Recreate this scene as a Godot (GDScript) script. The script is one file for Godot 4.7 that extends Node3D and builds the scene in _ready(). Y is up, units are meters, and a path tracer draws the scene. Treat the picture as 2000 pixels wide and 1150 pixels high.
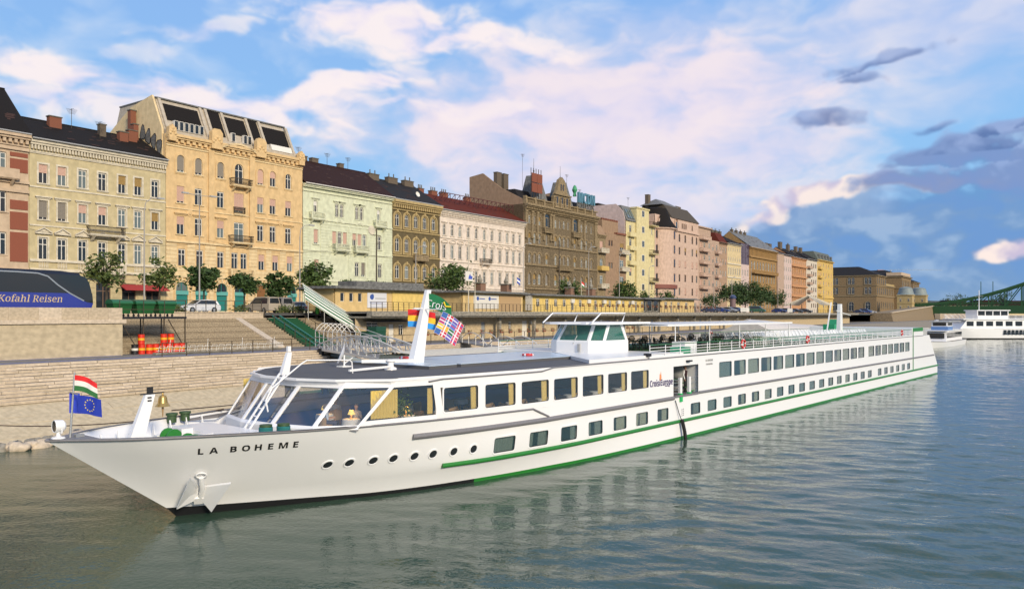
extends Node3D
# A river cruise ship moored at a city embankment. Units are metres, y is up, the water lies at y = 0.

const EYE := 8.2
var rng := RandomNumberGenerator.new()
var mats := {}
var cache := {}
var used := {}
var qb := Basis()      # quay frame: x along the house fronts, z out to the river
var q0 := Vector3()
var sb := Basis()      # ship frame: x from bow to stern, z to the river side
var s0 := Vector3()
var tx := {}

class MB:
	var v := PackedVector3Array()
	var n := PackedVector3Array()
	var uv := PackedVector2Array()
	var c := PackedColorArray()
	var col := Color.WHITE
	func tri(a: Vector3, b: Vector3, d: Vector3) -> void:
		var m := (b - a).cross(d - a).normalized()
		v.append(a); v.append(d); v.append(b)
		for k in 3:
			n.append(m); uv.append(Vector2.ZERO); c.append(col)
	func quad(a: Vector3, b: Vector3, d: Vector3, e: Vector3) -> void:
		tri(a, b, d)
		tri(a, d, e)
	func uquad(a: Vector3, b: Vector3, d: Vector3, e: Vector3, r := Rect2(0, 0, 1, 1)) -> void:
		var at := uv.size()
		quad(a, b, d, e)
		var p := [Vector2(r.position.x, r.end.y), r.end, Vector2(r.end.x, r.position.y), r.position]
		var o := [0, 2, 1, 0, 3, 2]
		for k in 6:
			uv[at + k] = p[o[k]]
	func bx(x0: float, x1: float, y0: float, y1: float, z0: float, z1: float) -> void:
		hexa([Vector3(x0, y0, z0), Vector3(x1, y0, z0), Vector3(x1, y0, z1), Vector3(x0, y0, z1), Vector3(x0, y1, z0), Vector3(x1, y1, z0), Vector3(x1, y1, z1), Vector3(x0, y1, z1)])
	func hexa(p: Array) -> void:
		quad(p[0], p[1], p[2], p[3])
		quad(p[7], p[6], p[5], p[4])
		quad(p[3], p[2], p[6], p[7])
		quad(p[1], p[0], p[4], p[5])
		quad(p[2], p[1], p[5], p[6])
		quad(p[0], p[3], p[7], p[4])
	func box(o: Vector3, s: Vector3, b := Basis()) -> void:
		var p := []
		for y in [-0.5, 0.5]:
			for k in [Vector2(-0.5, -0.5), Vector2(0.5, -0.5), Vector2(0.5, 0.5), Vector2(-0.5, 0.5)]:
				p.append(o + b * Vector3(k.x * s.x, y * s.y, k.y * s.z))
		hexa(p)
	func bar(p: Vector3, q: Vector3, w: float, h := 0.0) -> void:
		var z := (q - p).normalized()
		var x := Vector3.UP.cross(z)
		x = Vector3.RIGHT if x.length() < 0.01 else x.normalized()
		box((p + q) / 2, Vector3(w, h if h > 0 else w, (q - p).length()), Basis(x, z.cross(x), z))
	func svert(p: Vector3, m: Vector3) -> void:
		v.append(p); n.append(m); uv.append(Vector2.ZERO); c.append(col)
	func squad(p: Array, m: Array) -> void:
		for k in [0, 2, 1, 0, 3, 2]:
			svert(p[k], m[k])
	func tube(pts: Array, r, sides := 6, caps := true) -> void:
		var rings := []
		var dirs := []
		var x := Vector3.ZERO
		for i in pts.size():
			var t: Vector3 = (pts[mini(i + 1, pts.size() - 1)] - pts[maxi(i - 1, 0)]).normalized()
			if x == Vector3.ZERO:
				x = t.cross(Vector3.UP if absf(t.y) < 0.9 else Vector3.RIGHT).normalized()
			x = (x - t * x.dot(t)).normalized()
			var y := t.cross(x)
			var ring := []
			var dd := []
			var rad: float = r[i] if r is Array else r
			for k in sides:
				var d := x * cos(TAU * k / sides) + y * sin(TAU * k / sides)
				ring.append(pts[i] + d * rad); dd.append(d)
			rings.append(ring); dirs.append(dd)
		for i in pts.size() - 1:
			for k in sides:
				var l := (k + 1) % sides
				squad([rings[i][k], rings[i][l], rings[i + 1][l], rings[i + 1][k]], [dirs[i][k], dirs[i][l], dirs[i + 1][l], dirs[i + 1][k]])
		if caps:
			for k in range(1, sides - 1):
				tri(rings[0][0], rings[0][k + 1], rings[0][k])
				var e: Array = rings[-1]
				tri(e[0], e[k], e[k + 1])
	func lathe(o: Vector3, prof: Array, sides := 10, b := Basis()) -> void:
		for i in prof.size() - 1:
			var p: Vector2 = prof[i]
			var q: Vector2 = prof[i + 1]
			var m := Vector2(q.y - p.y, p.x - q.x).normalized()
			for k in sides:
				var d0 := Vector3(cos(TAU * k / sides), 0, -sin(TAU * k / sides))
				var d1 := Vector3(cos(TAU * (k + 1) / sides), 0, -sin(TAU * (k + 1) / sides))
				squad([o + b * (d0 * p.x + Vector3.UP * p.y), o + b * (d1 * p.x + Vector3.UP * p.y), o + b * (d1 * q.x + Vector3.UP * q.y), o + b * (d0 * q.x + Vector3.UP * q.y)],
					[b * (d0 * m.x + Vector3.UP * m.y), b * (d1 * m.x + Vector3.UP * m.y), b * (d1 * m.x + Vector3.UP * m.y), b * (d0 * m.x + Vector3.UP * m.y)])
	func prism(poly: PackedVector2Array, z0: float, z1: float, t := Transform3D()) -> void:
		# polygon in xy, counterclockwise from +z, drawn out from z0 to z1
		var idx := Geometry2D.triangulate_polygon(poly)
		var ccw := not Geometry2D.is_polygon_clockwise(poly)
		for k in range(0, idx.size(), 3):
			var a := poly[idx[k]]
			var b := poly[idx[k + 1]]
			var d := poly[idx[k + 2]]
			if (b - a).cross(d - a) < 0:
				var e := b
				b = d
				d = e
			tri(t * Vector3(a.x, a.y, z1), t * Vector3(b.x, b.y, z1), t * Vector3(d.x, d.y, z1))
			tri(t * Vector3(a.x, a.y, z0), t * Vector3(d.x, d.y, z0), t * Vector3(b.x, b.y, z0))
		for k in poly.size():
			var a := poly[k]
			var b := poly[(k + 1) % poly.size()]
			if not ccw:
				var e := a
				a = b
				b = e
			quad(t * Vector3(a.x, a.y, z0), t * Vector3(b.x, b.y, z0), t * Vector3(b.x, b.y, z1), t * Vector3(a.x, a.y, z1))
	func grid(rows: Array, skip := {}, flip := false) -> void:
		# rows[i][j]; smooth normals; skip holds Vector2i(i, j) cells that stay open
		var h := rows.size()
		var w: int = rows[0].size()
		var nm := []
		for i in h:
			var line := []
			for j in w:
				var du: Vector3 = rows[i][mini(j + 1, w - 1)] - rows[i][maxi(j - 1, 0)]
				var dv: Vector3 = rows[mini(i + 1, h - 1)][j] - rows[maxi(i - 1, 0)][j]
				var m := du.cross(dv).normalized()
				line.append(-m if flip else m)
			nm.append(line)
		for i in h - 1:
			for j in w - 1:
				if skip.has(Vector2i(i, j)):
					continue
				var p := [rows[i][j], rows[i][j + 1], rows[i + 1][j + 1], rows[i + 1][j]]
				var m := [nm[i][j], nm[i][j + 1], nm[i + 1][j + 1], nm[i + 1][j]]
				if flip:
					p.reverse()
					m.reverse()
				squad(p, m)
	func add(o: MB, t := Transform3D()) -> void:
		for k in o.v.size():
			v.append(t * o.v[k]); n.append((t.basis * o.n[k]).normalized()); uv.append(o.uv[k]); c.append(o.c[k])
	func mesh() -> ArrayMesh:
		var arr := []
		arr.resize(Mesh.ARRAY_MAX)
		arr[Mesh.ARRAY_VERTEX] = v
		arr[Mesh.ARRAY_NORMAL] = n
		arr[Mesh.ARRAY_TEX_UV] = uv
		arr[Mesh.ARRAY_COLOR] = c
		var m := ArrayMesh.new()
		m.add_surface_from_arrays(Mesh.PRIMITIVE_TRIANGLES, arr)
		return m

# ---------------------------------------------------------------- names, things, parts
func numbered(called: String) -> String:
	used[called] = used.get(called, -1) + 1
	return called if used[called] == 0 else "%s_%03d" % [called, used[called]]

func tag(o: Node, label: String, category: String, group := "", kind := "") -> void:
	if label: o.set_meta("label", label)
	if category: o.set_meta("category", category)
	if group: o.set_meta("group", group)
	if kind: o.set_meta("kind", kind)

func thing(called: String, label: String, category: String, at: Vector3, b := Basis(), group := "") -> Node3D:
	var o := Node3D.new()
	o.name = numbered(called)
	add_child(o)
	o.transform = Transform3D(b, at)
	tag(o, label, category, group)
	return o

func part(parent: Node, called: String, shape, m: Material, at := Vector3.ZERO, b := Basis(), label := "") -> MeshInstance3D:
	var o := MeshInstance3D.new()
	o.name = called if parent != self else numbered(called)
	o.mesh = shape.mesh() if shape is MB else shape
	o.material_override = m
	parent.add_child(o, true)
	o.transform = Transform3D(b, at)
	if label: o.set_meta("label", label)
	return o

func single(called: String, shape, m: Material, label: String, category: String, at := Vector3.ZERO, b := Basis(), group := "") -> MeshInstance3D:
	var o := part(self, called, shape, m, at, b)
	tag(o, label, category, group)
	return o

func ground(called: String, shape, m: Material, at := Vector3.ZERO, b := Basis()) -> MeshInstance3D:
	var o := part(self, called, shape, m, at, b)
	o.set_meta("kind", "structure")
	return o

func copy(o: Node3D, called: String, at: Vector3, b: Basis, label := "", group := "") -> Node3D:
	var r: Node3D = o.duplicate()
	r.name = numbered(called)
	add_child(r)
	r.transform = Transform3D(b, at)
	if label: r.set_meta("label", label)
	if group: r.set_meta("group", group)
	return r

# ---------------------------------------------------------------- frames
func Q(u: float, w: float, y: float) -> Vector3:
	return q0 + qb * Vector3(u, y, w)

func S(a: float, b: float, y: float) -> Vector3:
	return s0 + sb * Vector3(a, y, b)

func turned(b: Basis, deg: float) -> Basis:
	return b * Basis(Vector3.UP, deg_to_rad(deg))

# ---------------------------------------------------------------- materials
func noise_tex(key: String, sd: int, freq: float, lo: float, hi: float, oct := 4, size := 512, stretch := 1.0) -> ImageTexture:
	if tx.has(key):
		return tx[key]
	var f := FastNoiseLite.new()
	f.seed = sd
	f.frequency = freq
	f.fractal_octaves = oct
	var im := f.get_seamless_image(size, size)
	if stretch != 1.0:
		im.resize(int(size / stretch), size)
		var wide := Image.create_empty(size, size, false, im.get_format())
		for k in int(stretch):
			wide.blit_rect(im, Rect2i(0, 0, im.get_width(), size), Vector2i(k * im.get_width(), 0))
		im = wide
	im.convert(Image.FORMAT_L8)
	var d := im.get_data()
	for k in d.size():
		d[k] = int(255.0 * (lo + (hi - lo) * smoothstep(0.15, 0.85, d[k] / 255.0)))
	tx[key] = ImageTexture.create_from_image(Image.create_from_data(size, size, false, Image.FORMAT_L8, d))
	return tx[key]

func lin(c: Color) -> Color:
	return c.linear_to_srgb()

func mat(key: String, c := Color(0.5, 0.5, 0.5), rough := 0.8, tex := "", scale := 0.12, metal := 0.0) -> StandardMaterial3D:
	if mats.has(key):
		return mats[key]
	var m := StandardMaterial3D.new()
	m.resource_name = key
	m.albedo_color = lin(c)
	m.roughness = rough
	m.metallic = metal
	if tex:
		m.albedo_texture = tx[tex]
		m.uv1_triplanar = true
		m.uv1_world_triplanar = true
		m.uv1_scale = Vector3.ONE * scale
	mats[key] = m
	return m

func M(key: String) -> StandardMaterial3D:
	return mats[key]

func glass(key: String, c: Color, alpha: float, rough := 0.02) -> StandardMaterial3D:
	var m := mat(key, c, rough)
	m.transparency = BaseMaterial3D.TRANSPARENCY_ALPHA
	m.albedo_color.a = alpha
	return m

func bump(m: StandardMaterial3D, key: String, sd: int, freq: float, strength: float, depth := 1.0) -> void:
	if not tx.has(key):
		var f := FastNoiseLite.new()
		f.seed = sd
		f.frequency = freq
		f.fractal_octaves = 4
		var im := f.get_seamless_image(512, 512)
		im.convert(Image.FORMAT_RGBA8)
		im.bump_map_to_normal_map(strength)
		tx[key] = ImageTexture.create_from_image(im)
	m.normal_enabled = true
	m.normal_texture = tx[key]
	m.normal_scale = depth

func spline(xs: Array, ys: Array, x: float) -> float:
	var k := xs.size()
	if x <= xs[0]: return ys[0]
	if x >= xs[k - 1]: return ys[k - 1]
	var i := 0
	while x > xs[i + 1]: i += 1
	var h: float = xs[i + 1] - xs[i]
	var t: float = (x - xs[i]) / h
	var d1: float = (ys[i + 1] - ys[i]) / h
	var m0: float = d1 if i == 0 else 0.5 * (d1 + (ys[i] - ys[i - 1]) / (xs[i] - xs[i - 1]))
	var m1: float = d1 if i == k - 2 else 0.5 * (d1 + (ys[i + 2] - ys[i + 1]) / (xs[i + 2] - xs[i + 1]))
	return (2 * t * t * t - 3 * t * t + 1) * ys[i] + (t * t * t - 2 * t * t + t) * h * m0 + (3 * t * t - 2 * t * t * t) * ys[i + 1] + (t * t * t - t * t) * h * m1

func lookup(xs: Array, ys: Array, x: float) -> float:
	if x <= xs[0]: return ys[0]
	for i in xs.size() - 1:
		if x <= xs[i + 1]:
			return lerpf(ys[i], ys[i + 1], (x - xs[i]) / (xs[i + 1] - xs[i]))
	return ys[-1]

func letters(text: String, size: float, depth: float, bold := false, serif := false) -> TextMesh:
	var t := TextMesh.new()
	var f := SystemFont.new()
	f.font_names = PackedStringArray(["Droid Serif" if serif else "Droid Sans"])
	if bold: f.font_weight = 700
	t.font = f
	t.text = text
	t.font_size = 64
	t.pixel_size = size / 46.0
	t.depth = depth
	t.curve_step = 2.0
	return t

# ---------------------------------------------------------------- sky
const CLOUDS := [ # x, y, rx, ry, tilt, strength, kind (0 soft lit veil, 1 bank, 2 dark cloud, 3 lit cumulus, 4 lit wisps) as px of a 1550 px lens
	[1180, 225, 430, 120, -4, 0.95, 0], [1420, 285, 220, 55, 6, 0.85, 0], [1130, 345, 330, 70, 2, 0.85, 0], [1330, 110, 320, 70, 0, 0.5, 0], [1800, 55, 360, 70, 0, 0.55, 0], [1250, 420, 400, 50, 0, 0.8, 0], [900, 310, 150, 34, 6, 0.5, 0], [1700, 190, 240, 44, 0, 0.4, 0],
	[800, 52, 230, 40, 4, 1.0, 4], [960, 70, 150, 26, 8, 0.85, 4], [690, 40, 110, 28, -20, 0.75, 4], [330, 178, 310, 34, 6, 1.0, 4], [110, 192, 230, 30, 3, 0.9, 4], [640, 170, 150, 26, -14, 1.05, 4], [500, 196, 210, 22, 0, 0.9, 4],
	[395, 62, 110, 15, -10, 0.7, 4], [290, 105, 80, 13, -6, 0.5, 4], [90, 130, 110, 12, 4, 0.55, 4], [745, 207, 44, 9, -12, 0.8, 4], [930, 215, 120, 20, 5, 0.55, 4], [795, 135, 34, 16, 20, 0.6, 4],
	[1820, 500, 430, 108, -2, 1.1, 1], [1570, 440, 150, 40, -14, 0.85, 1], [2200, 480, 330, 150, 0, 1.1, 1],
	[1640, 374, 150, 19, -6, 0.95, 3], [1530, 402, 90, 15, -16, 0.9, 3], [1760, 366, 90, 12, 0, 0.7, 3], [1975, 492, 52, 15, -10, 1.2, 3],
	[1905, 285, 115, 38, -8, 1.15, 2], [1885, 345, 150, 24, -3, 1.15, 2], [1990, 318, 80, 44, 0, 1.1, 2], [1955, 238, 80, 15, -8, 1.0, 2], [1678, 157, 52, 10, 3, 0.75, 2], [1735, 112, 140, 8, -13, 0.8, 2], [1605, 243, 52, 11, -6, 0.8, 2], [1800, 243, 32, 9, -8, 0.75, 2], [1620, 140, 60, 6, -8, 0.5, 2]]

var sky_blobs := []
var n_warp := FastNoiseLite.new()
var n_fine := FastNoiseLite.new()
var n_puff := FastNoiseLite.new()

func sky_color(az: float, el: float) -> Color:
	# az to the right of the view, el up, radians
	var wx := n_warp.get_noise_2d(az * 900, el * 1700)
	var wy := n_warp.get_noise_2d(az * 900 + 500, el * 1700 + 300)
	var f := n_fine.get_noise_2d(az * 1000 + wx * 40, el * 2300 + wy * 40)
	var p := n_puff.get_noise_2d(az * 1500 + wx * 25, el * 1900 + wy * 25)
	var x := az + wx * 0.05
	var y := el + wy * 0.022
	var c := Color(0.60, 0.82, 0.97).lerp(Color(0.545, 0.715, 0.94), clampf(el / 0.38, 0, 1))
	c = c.lerp(Color(0.80, 0.86, 0.96), clampf(0.12 + f * 0.6 + wx * 0.7, 0, 0.6))
	var m := [0.0, 0.0, 0.0, 0.0, 0.0]
	var shade := 0.0
	for b in sky_blobs:
		var dx: float = x - b[0]
		var dy: float = y - b[1]
		if absf(dx) > b[7] or absf(dy) > b[8]:
			continue
		var rx: float = (dx * b[4] + dy * b[5]) / b[2]
		var ry: float = (dy * b[4] - dx * b[5]) / b[3]
		var d: float = 1.0 - (rx * rx + ry * ry) * 0.55
		if d < -0.8:
			continue
		var k := 0.0
		match b[9]:
			0: k = smoothstep(-0.4, 1.0, d + f * 0.6 + wx * 0.4)
			1: k = smoothstep(-0.3, 0.7, d + f * 0.5 + p * 0.5)
			2: k = smoothstep(-0.25, 0.75, d + p * 1.1 + f * 0.5)
			3: k = smoothstep(-0.2, 0.7, d + p * 1.2)
			4: k = smoothstep(-0.05, 0.95, d + f * 1.0 + p * 0.25)
		k *= b[6]
		if b[9] == 2 and k > m[2]: shade = clampf(ry * 0.5 + 0.45 + p, 0, 1)
		m[b[9]] = maxf(m[b[9]], k)
	var far := smoothstep(0.60, 0.75, maxf(absf(az), el * 1.45))
	m[0] = maxf(m[0], far * smoothstep(-0.15, 0.35, f + wx * 0.7))
	c = c.lerp(Color(0.915, 0.865, 0.945).lerp(Color(0.975, 0.91, 0.93), clampf(0.5 + f * 0.9 + wx * 0.7, 0, 1)), clampf(m[0], 0, 1) * 0.95)
	c = c.lerp(Color(0.93, 0.89, 0.96).lerp(Color(0.995, 0.945, 0.945), clampf(0.55 + f * 1.6 + p * 0.6, 0, 1)), clampf(m[4], 0, 1) * 0.95)
	c = c.lerp(Color(0.36, 0.53, 0.75).lerp(Color(0.60, 0.71, 0.85), clampf(0.32 + f * 1.1 + p * 0.9 + wx * 0.7, 0, 1)), clampf(m[1], 0, 1) * 0.95)
	c = c.lerp(Color(0.80, 0.76, 0.86).lerp(Color(1.0, 0.93, 0.90), clampf(0.6 + p * 2.2, 0, 1)), clampf(m[3], 0, 1))
	c = c.lerp(Color(0.33, 0.42, 0.63).lerp(Color(0.58, 0.66, 0.84), shade), clampf(m[2], 0, 1) * 0.85)
	c = c.lerp(Color(0.56, 0.67, 0.79), smoothstep(0.06, 0.0, el) * 0.7)
	return c

func make_sky(gain: float) -> Image:
	for b in CLOUDS:
		var az := atan((b[0] - 1000.0) / 1550.0)
		var el := atan((613.0 - b[1]) / 1550.0 * cos(az))
		var k := cos(az)
		var t := deg_to_rad(-b[4])
		var rx: float = b[2] / 1550.0 * k * k
		var ry: float = b[3] / 1550.0 * k
		sky_blobs.append([az, el, rx, ry, cos(t), sin(t), b[5], maxf(rx, ry) * 1.9, (ry + rx * absf(sin(t))) * 1.9, b[6]])
	n_warp.seed = 4
	n_warp.frequency = 0.006
	n_warp.fractal_octaves = 4
	n_fine.seed = 9
	n_fine.frequency = 0.009
	n_fine.fractal_octaves = 6
	n_fine.fractal_gain = 0.55
	n_puff.seed = 17
	n_puff.frequency = 0.011
	n_puff.fractal_octaves = 5
	var g := func(c: Color) -> Color:
		return Color(pow(c.r, 2.2) * gain, pow(c.g, 2.2) * gain, pow(c.b, 2.2) * gain)
	var im := Image.create_empty(768, 384, false, Image.FORMAT_RGBF)
	for j in 194:
		var el := (0.5 - (j + 0.5) / 384.0) * PI
		for i in 768:
			# the edge of the panorama looks along -z
			im.set_pixel(i, j, g.call(sky_color(wrapf((i + 0.5) / 768.0 * TAU, -PI, PI), maxf(el, 0.0))))
	for j in range(194, 384):
		for i in 768:
			im.set_pixel(i, j, g.call(Color(0.5, 0.55, 0.55)))
	im.resize(4096, 2048, Image.INTERPOLATE_CUBIC)
	for j in range(740, 1030):
		var el := (0.5 - (j + 0.5) / 2048.0) * PI
		for k in range(-420, 420):
			im.set_pixel((k + 4096) % 4096, j, g.call(sky_color((k + 0.5) / 4096.0 * TAU, maxf(el, 0.0))))
	return im

func _ready() -> void:
	rng.seed = 20
	# ------------------------------------------------------------ camera, sky, sun, exposure
	var exposure := 2.5
	var cam := Camera3D.new()
	cam.name = "camera"
	cam.projection = Camera3D.PROJECTION_FRUSTUM
	cam.near = 0.5
	cam.far = 6000.0
	cam.size = 0.5 * 1150.0 / 1550.0
	cam.frustum_offset = Vector2(0, 0.5 * 38.0 / 1550.0)
	cam.position = Vector3(0, EYE, 0)
	add_child(cam)
	cam.current = true
	var env := Environment.new()
	env.background_mode = Environment.BG_SKY
	env.sky = Sky.new()
	var pano := PanoramaSkyMaterial.new()
	pano.panorama = ImageTexture.create_from_image(make_sky(1.0 / exposure))
	env.sky.sky_material = pano
	env.tonemap_mode = Environment.TONE_MAPPER_LINEAR
	env.tonemap_exposure = exposure
	env.sdfgi_enabled = true
	env.ssao_enabled = true
	env.ssil_enabled = true
	var we := WorldEnvironment.new()
	we.name = "world_environment"
	we.environment = env
	add_child(we)
	var sun := DirectionalLight3D.new()
	sun.name = "sun"
	sun.light_color = Color(1.0, 0.94, 0.84)
	sun.light_energy = 0.5
	sun.light_angular_distance = 10.0
	sun.shadow_enabled = true
	add_child(sun)
	sun.look_at_from_position(Vector3.ZERO, -Vector3(0.48, 0.38, 0.78), Vector3.UP)

	var fa := atan(1100.0 / 1550.0)
	qb = Basis(Vector3(sin(fa), 0, -cos(fa)), Vector3.UP, Vector3(cos(fa), 0, sin(fa)))
	q0 = Vector3(-41.9, 0, -118)
	var sa := deg_to_rad(39.81284)
	sb = Basis(Vector3(sin(sa), 0, -cos(sa)), Vector3.UP, Vector3(cos(sa), 0, sin(sa)))
	s0 = Vector3(11.15264 * sin(sa) - 31.12217 * cos(sa), 0, -(11.15264 * cos(sa) + 31.12217 * sin(sa)))

	make_materials()
	make_water()
	make_quay()
	make_street()
	make_far()
	make_ship()
	make_ship_things()
	make_quay_things()
	make_boats()

func make_materials() -> void:
	noise_tex("patch", 3, 0.012, 0.86, 1.0, 5)
	noise_tex("stain", 8, 0.02, 0.72, 1.0, 5)
	noise_tex("fine", 12, 0.06, 0.80, 1.0, 4)
	noise_tex("grain", 15, 0.15, 0.70, 1.0, 3)
	noise_tex("streak", 23, 0.02, 0.90, 1.0, 5, 512, 2.0)
	noise_tex("slight", 21, 0.02, 0.93, 1.0, 4)
	mat("asphalt", Color(0.09, 0.088, 0.085), 0.9, "fine", 0.3)
	mat("paving", Color(0.20, 0.185, 0.16), 0.9, "patch", 0.2)
	mat("limestone", Color(0.55, 0.45, 0.325), 0.9, "patch", 0.4)
	mat("limestone_pale", Color(0.61, 0.505, 0.375), 0.9, "patch", 0.5)
	mat("limestone_dark", Color(0.51, 0.415, 0.29), 0.9, "patch", 0.6)
	mat("slope_stone", Color(0.55, 0.455, 0.30), 0.9, "patch", 0.3)
	mat("old_step", Color(0.42, 0.335, 0.22), 0.9, "stain", 0.6)
	mat("old_step_dark", Color(0.34, 0.265, 0.17), 0.9, "stain", 0.6)
	mat("concrete", Color(0.33, 0.30, 0.24), 0.9, "stain", 0.2)
	mat("concrete_dark", Color(0.16, 0.145, 0.115), 0.9, "stain", 0.2)
	mat("blue_paint", Color(0.05, 0.09, 0.42), 0.6)
	mat("iron", Color(0.075, 0.055, 0.03), 0.6, "fine", 0.5)
	bump(mat("white_paint", Color(0.78, 0.78, 0.775), 0.28), "dents", 44, 0.012, 1.0, 0.12)
	M("white_paint").uv1_triplanar = true
	M("white_paint").uv1_world_triplanar = true
	M("white_paint").uv1_scale = Vector3.ONE * 0.15
	mat("deck_grey", Color(0.105, 0.105, 0.11), 0.85, "fine", 0.8)
	mat("rubber_grey", Color(0.19, 0.185, 0.195), 0.5, "slight", 0.7)
	mat("ship_green", Color(0.022, 0.20, 0.03), 0.4, "slight", 0.8)
	mat("deck_green", Color(0.03, 0.13, 0.03), 0.9, "fine", 0.5)
	mat("stair_green", Color(0.006, 0.085, 0.03), 0.9, "fine", 0.5)
	mat("black_paint", Color(0.014, 0.014, 0.016), 0.5, "stain", 1.4)
	mat("black", Color(0.012, 0.012, 0.013), 0.5)
	mat("chair_dark", Color(0.02, 0.022, 0.018), 0.5)
	mat("red_paint", Color(0.55, 0.035, 0.03), 0.45)
	mat("steel", Color(0.5, 0.5, 0.48), 0.35, "", 0.1, 0.8)
	mat("grey_paint", Color(0.35, 0.35, 0.34), 0.5)
	mat("lamp_grey", Color(0.40, 0.37, 0.33), 0.55, "fine", 0.5)
	mat("brass", Color(0.62, 0.40, 0.13), 0.3, "", 0.1, 0.9)
	mat("bark", Color(0.10, 0.075, 0.05), 0.95, "grain", 0.8)
	mat("lino_grey", Color(0.22, 0.22, 0.22), 0.8)
	mat("curtain_yellow", Color(0.62, 0.47, 0.14), 0.9)
	mat("curtain_pale", Color(0.42, 0.45, 0.33), 0.9)
	mat("curtain_dim", Color(0.22, 0.27, 0.23), 0.9)
	mat("tyre", Color(0.015, 0.015, 0.015), 0.8)
	glass("pane_clear", Color(0.10, 0.16, 0.20), 0.08)
	glass("pane_cabin", Color(0.06, 0.13, 0.14), 0.2)
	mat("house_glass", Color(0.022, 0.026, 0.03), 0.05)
	mat("house_glass_pale", Color(0.12, 0.15, 0.15), 0.08)
	mat("frame_white", Color(0.66, 0.63, 0.56), 0.6)
	mat("frame_brown", Color(0.17, 0.10, 0.06), 0.6)
	for k in [["leaf_a", 0.062, 0.105, 0.020], ["leaf_b", 0.085, 0.115, 0.028], ["leaf_c", 0.040, 0.080, 0.018]]:
		var m := mat(k[0], Color(k[1], k[2], k[3]), 0.7)
		m.backlight_enabled = true
		m.backlight = lin(Color(k[1], k[2] * 1.1, k[3]) * 0.8)
		m.vertex_color_use_as_albedo = true

func spaced(parts: Array) -> Array:
	# [[from, to, step], ...] -> lines
	var out := []
	for p in parts:
		var x: float = p[0]
		while x < p[1] - 0.001:
			out.append(x)
			x += p[2]
	out.append(parts[-1][1])
	return out

func make_water() -> void:
	var m := mat("water", Color(0.034, 0.068, 0.046), 0.04)
	m.metallic_specular = 0.38
	m.uv1_triplanar = true
	m.uv1_world_triplanar = true
	m.uv1_scale = Vector3(0.22, 0.22, 0.22)
	bump(m, "ripple", 31, 0.03, 3.0, 0.28)
	var big := FastNoiseLite.new()
	big.seed = 5
	big.frequency = 0.30
	big.fractal_octaves = 4
	big.fractal_gain = 0.5
	var slow := FastNoiseLite.new()
	slow.seed = 6
	slow.frequency = 0.02
	var xs := spaced([[-3500, -300, 400], [-300, -60, 30], [-60, -24, 2.0], [-24, 60, 0.21], [60, 160, 1.0], [160, 500, 20], [500, 4000, 350]])
	var zs := spaced([[-5000, -1000, 500], [-1000, -260, 30], [-260, -110, 2.2], [-110, -60, 0.5], [-60, -13, 0.17], [-12, 20, 4], [20, 300, 70]])
	var w := xs.size()
	var hgt := PackedFloat32Array()
	hgt.resize(w * zs.size())
	for j in zs.size():
		for i in w:
			var x: float = xs[i]
			var z: float = zs[j]
			# small wind waves with crests across the view, calmer in the lee of the hull
			var p := sb.inverse() * (Vector3(x, 0, z) - s0)
			var calm := 0.22 + 0.78 * smoothstep(5.0, 26.0, p.z + 0.12 * p.x) if p.x < 130 else 1.0
			hgt[j * w + i] = (big.get_noise_2d(x * 0.75 + z * 0.2, z * 1.5 - x * 0.3) * 0.15) * calm * (0.65 + 0.5 * slow.get_noise_2d(x, z))
	var v := PackedVector3Array()
	var n := PackedVector3Array()
	var idx := PackedInt32Array()
	for j in zs.size():
		for i in w:
			v.append(Vector3(xs[i], hgt[j * w + i], zs[j]))
			var i0 := maxi(i - 1, 0)
			var i1 := mini(i + 1, w - 1)
			var j0 := maxi(j - 1, 0)
			var j1 := mini(j + 1, zs.size() - 1)
			n.append(Vector3(-(hgt[j * w + i1] - hgt[j * w + i0]) / (xs[i1] - xs[i0]), 1, -(hgt[j1 * w + i] - hgt[j0 * w + i]) / (zs[j1] - zs[j0])).normalized())
			if i and j:
				var k := j * w + i
				idx.append_array([k - w - 1, k - w, k, k - w - 1, k, k - 1])
	var arr := []
	arr.resize(Mesh.ARRAY_MAX)
	arr[Mesh.ARRAY_VERTEX] = v
	arr[Mesh.ARRAY_NORMAL] = n
	arr[Mesh.ARRAY_INDEX] = idx
	var am := ArrayMesh.new()
	am.add_surface_from_arrays(Mesh.PRIMITIVE_TRIANGLES, arr)
	ground("water", am, m)

# ---------------------------------------------------------------- quay, steps, walls
const LOW := 4.6
const TOP := 8.3

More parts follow.
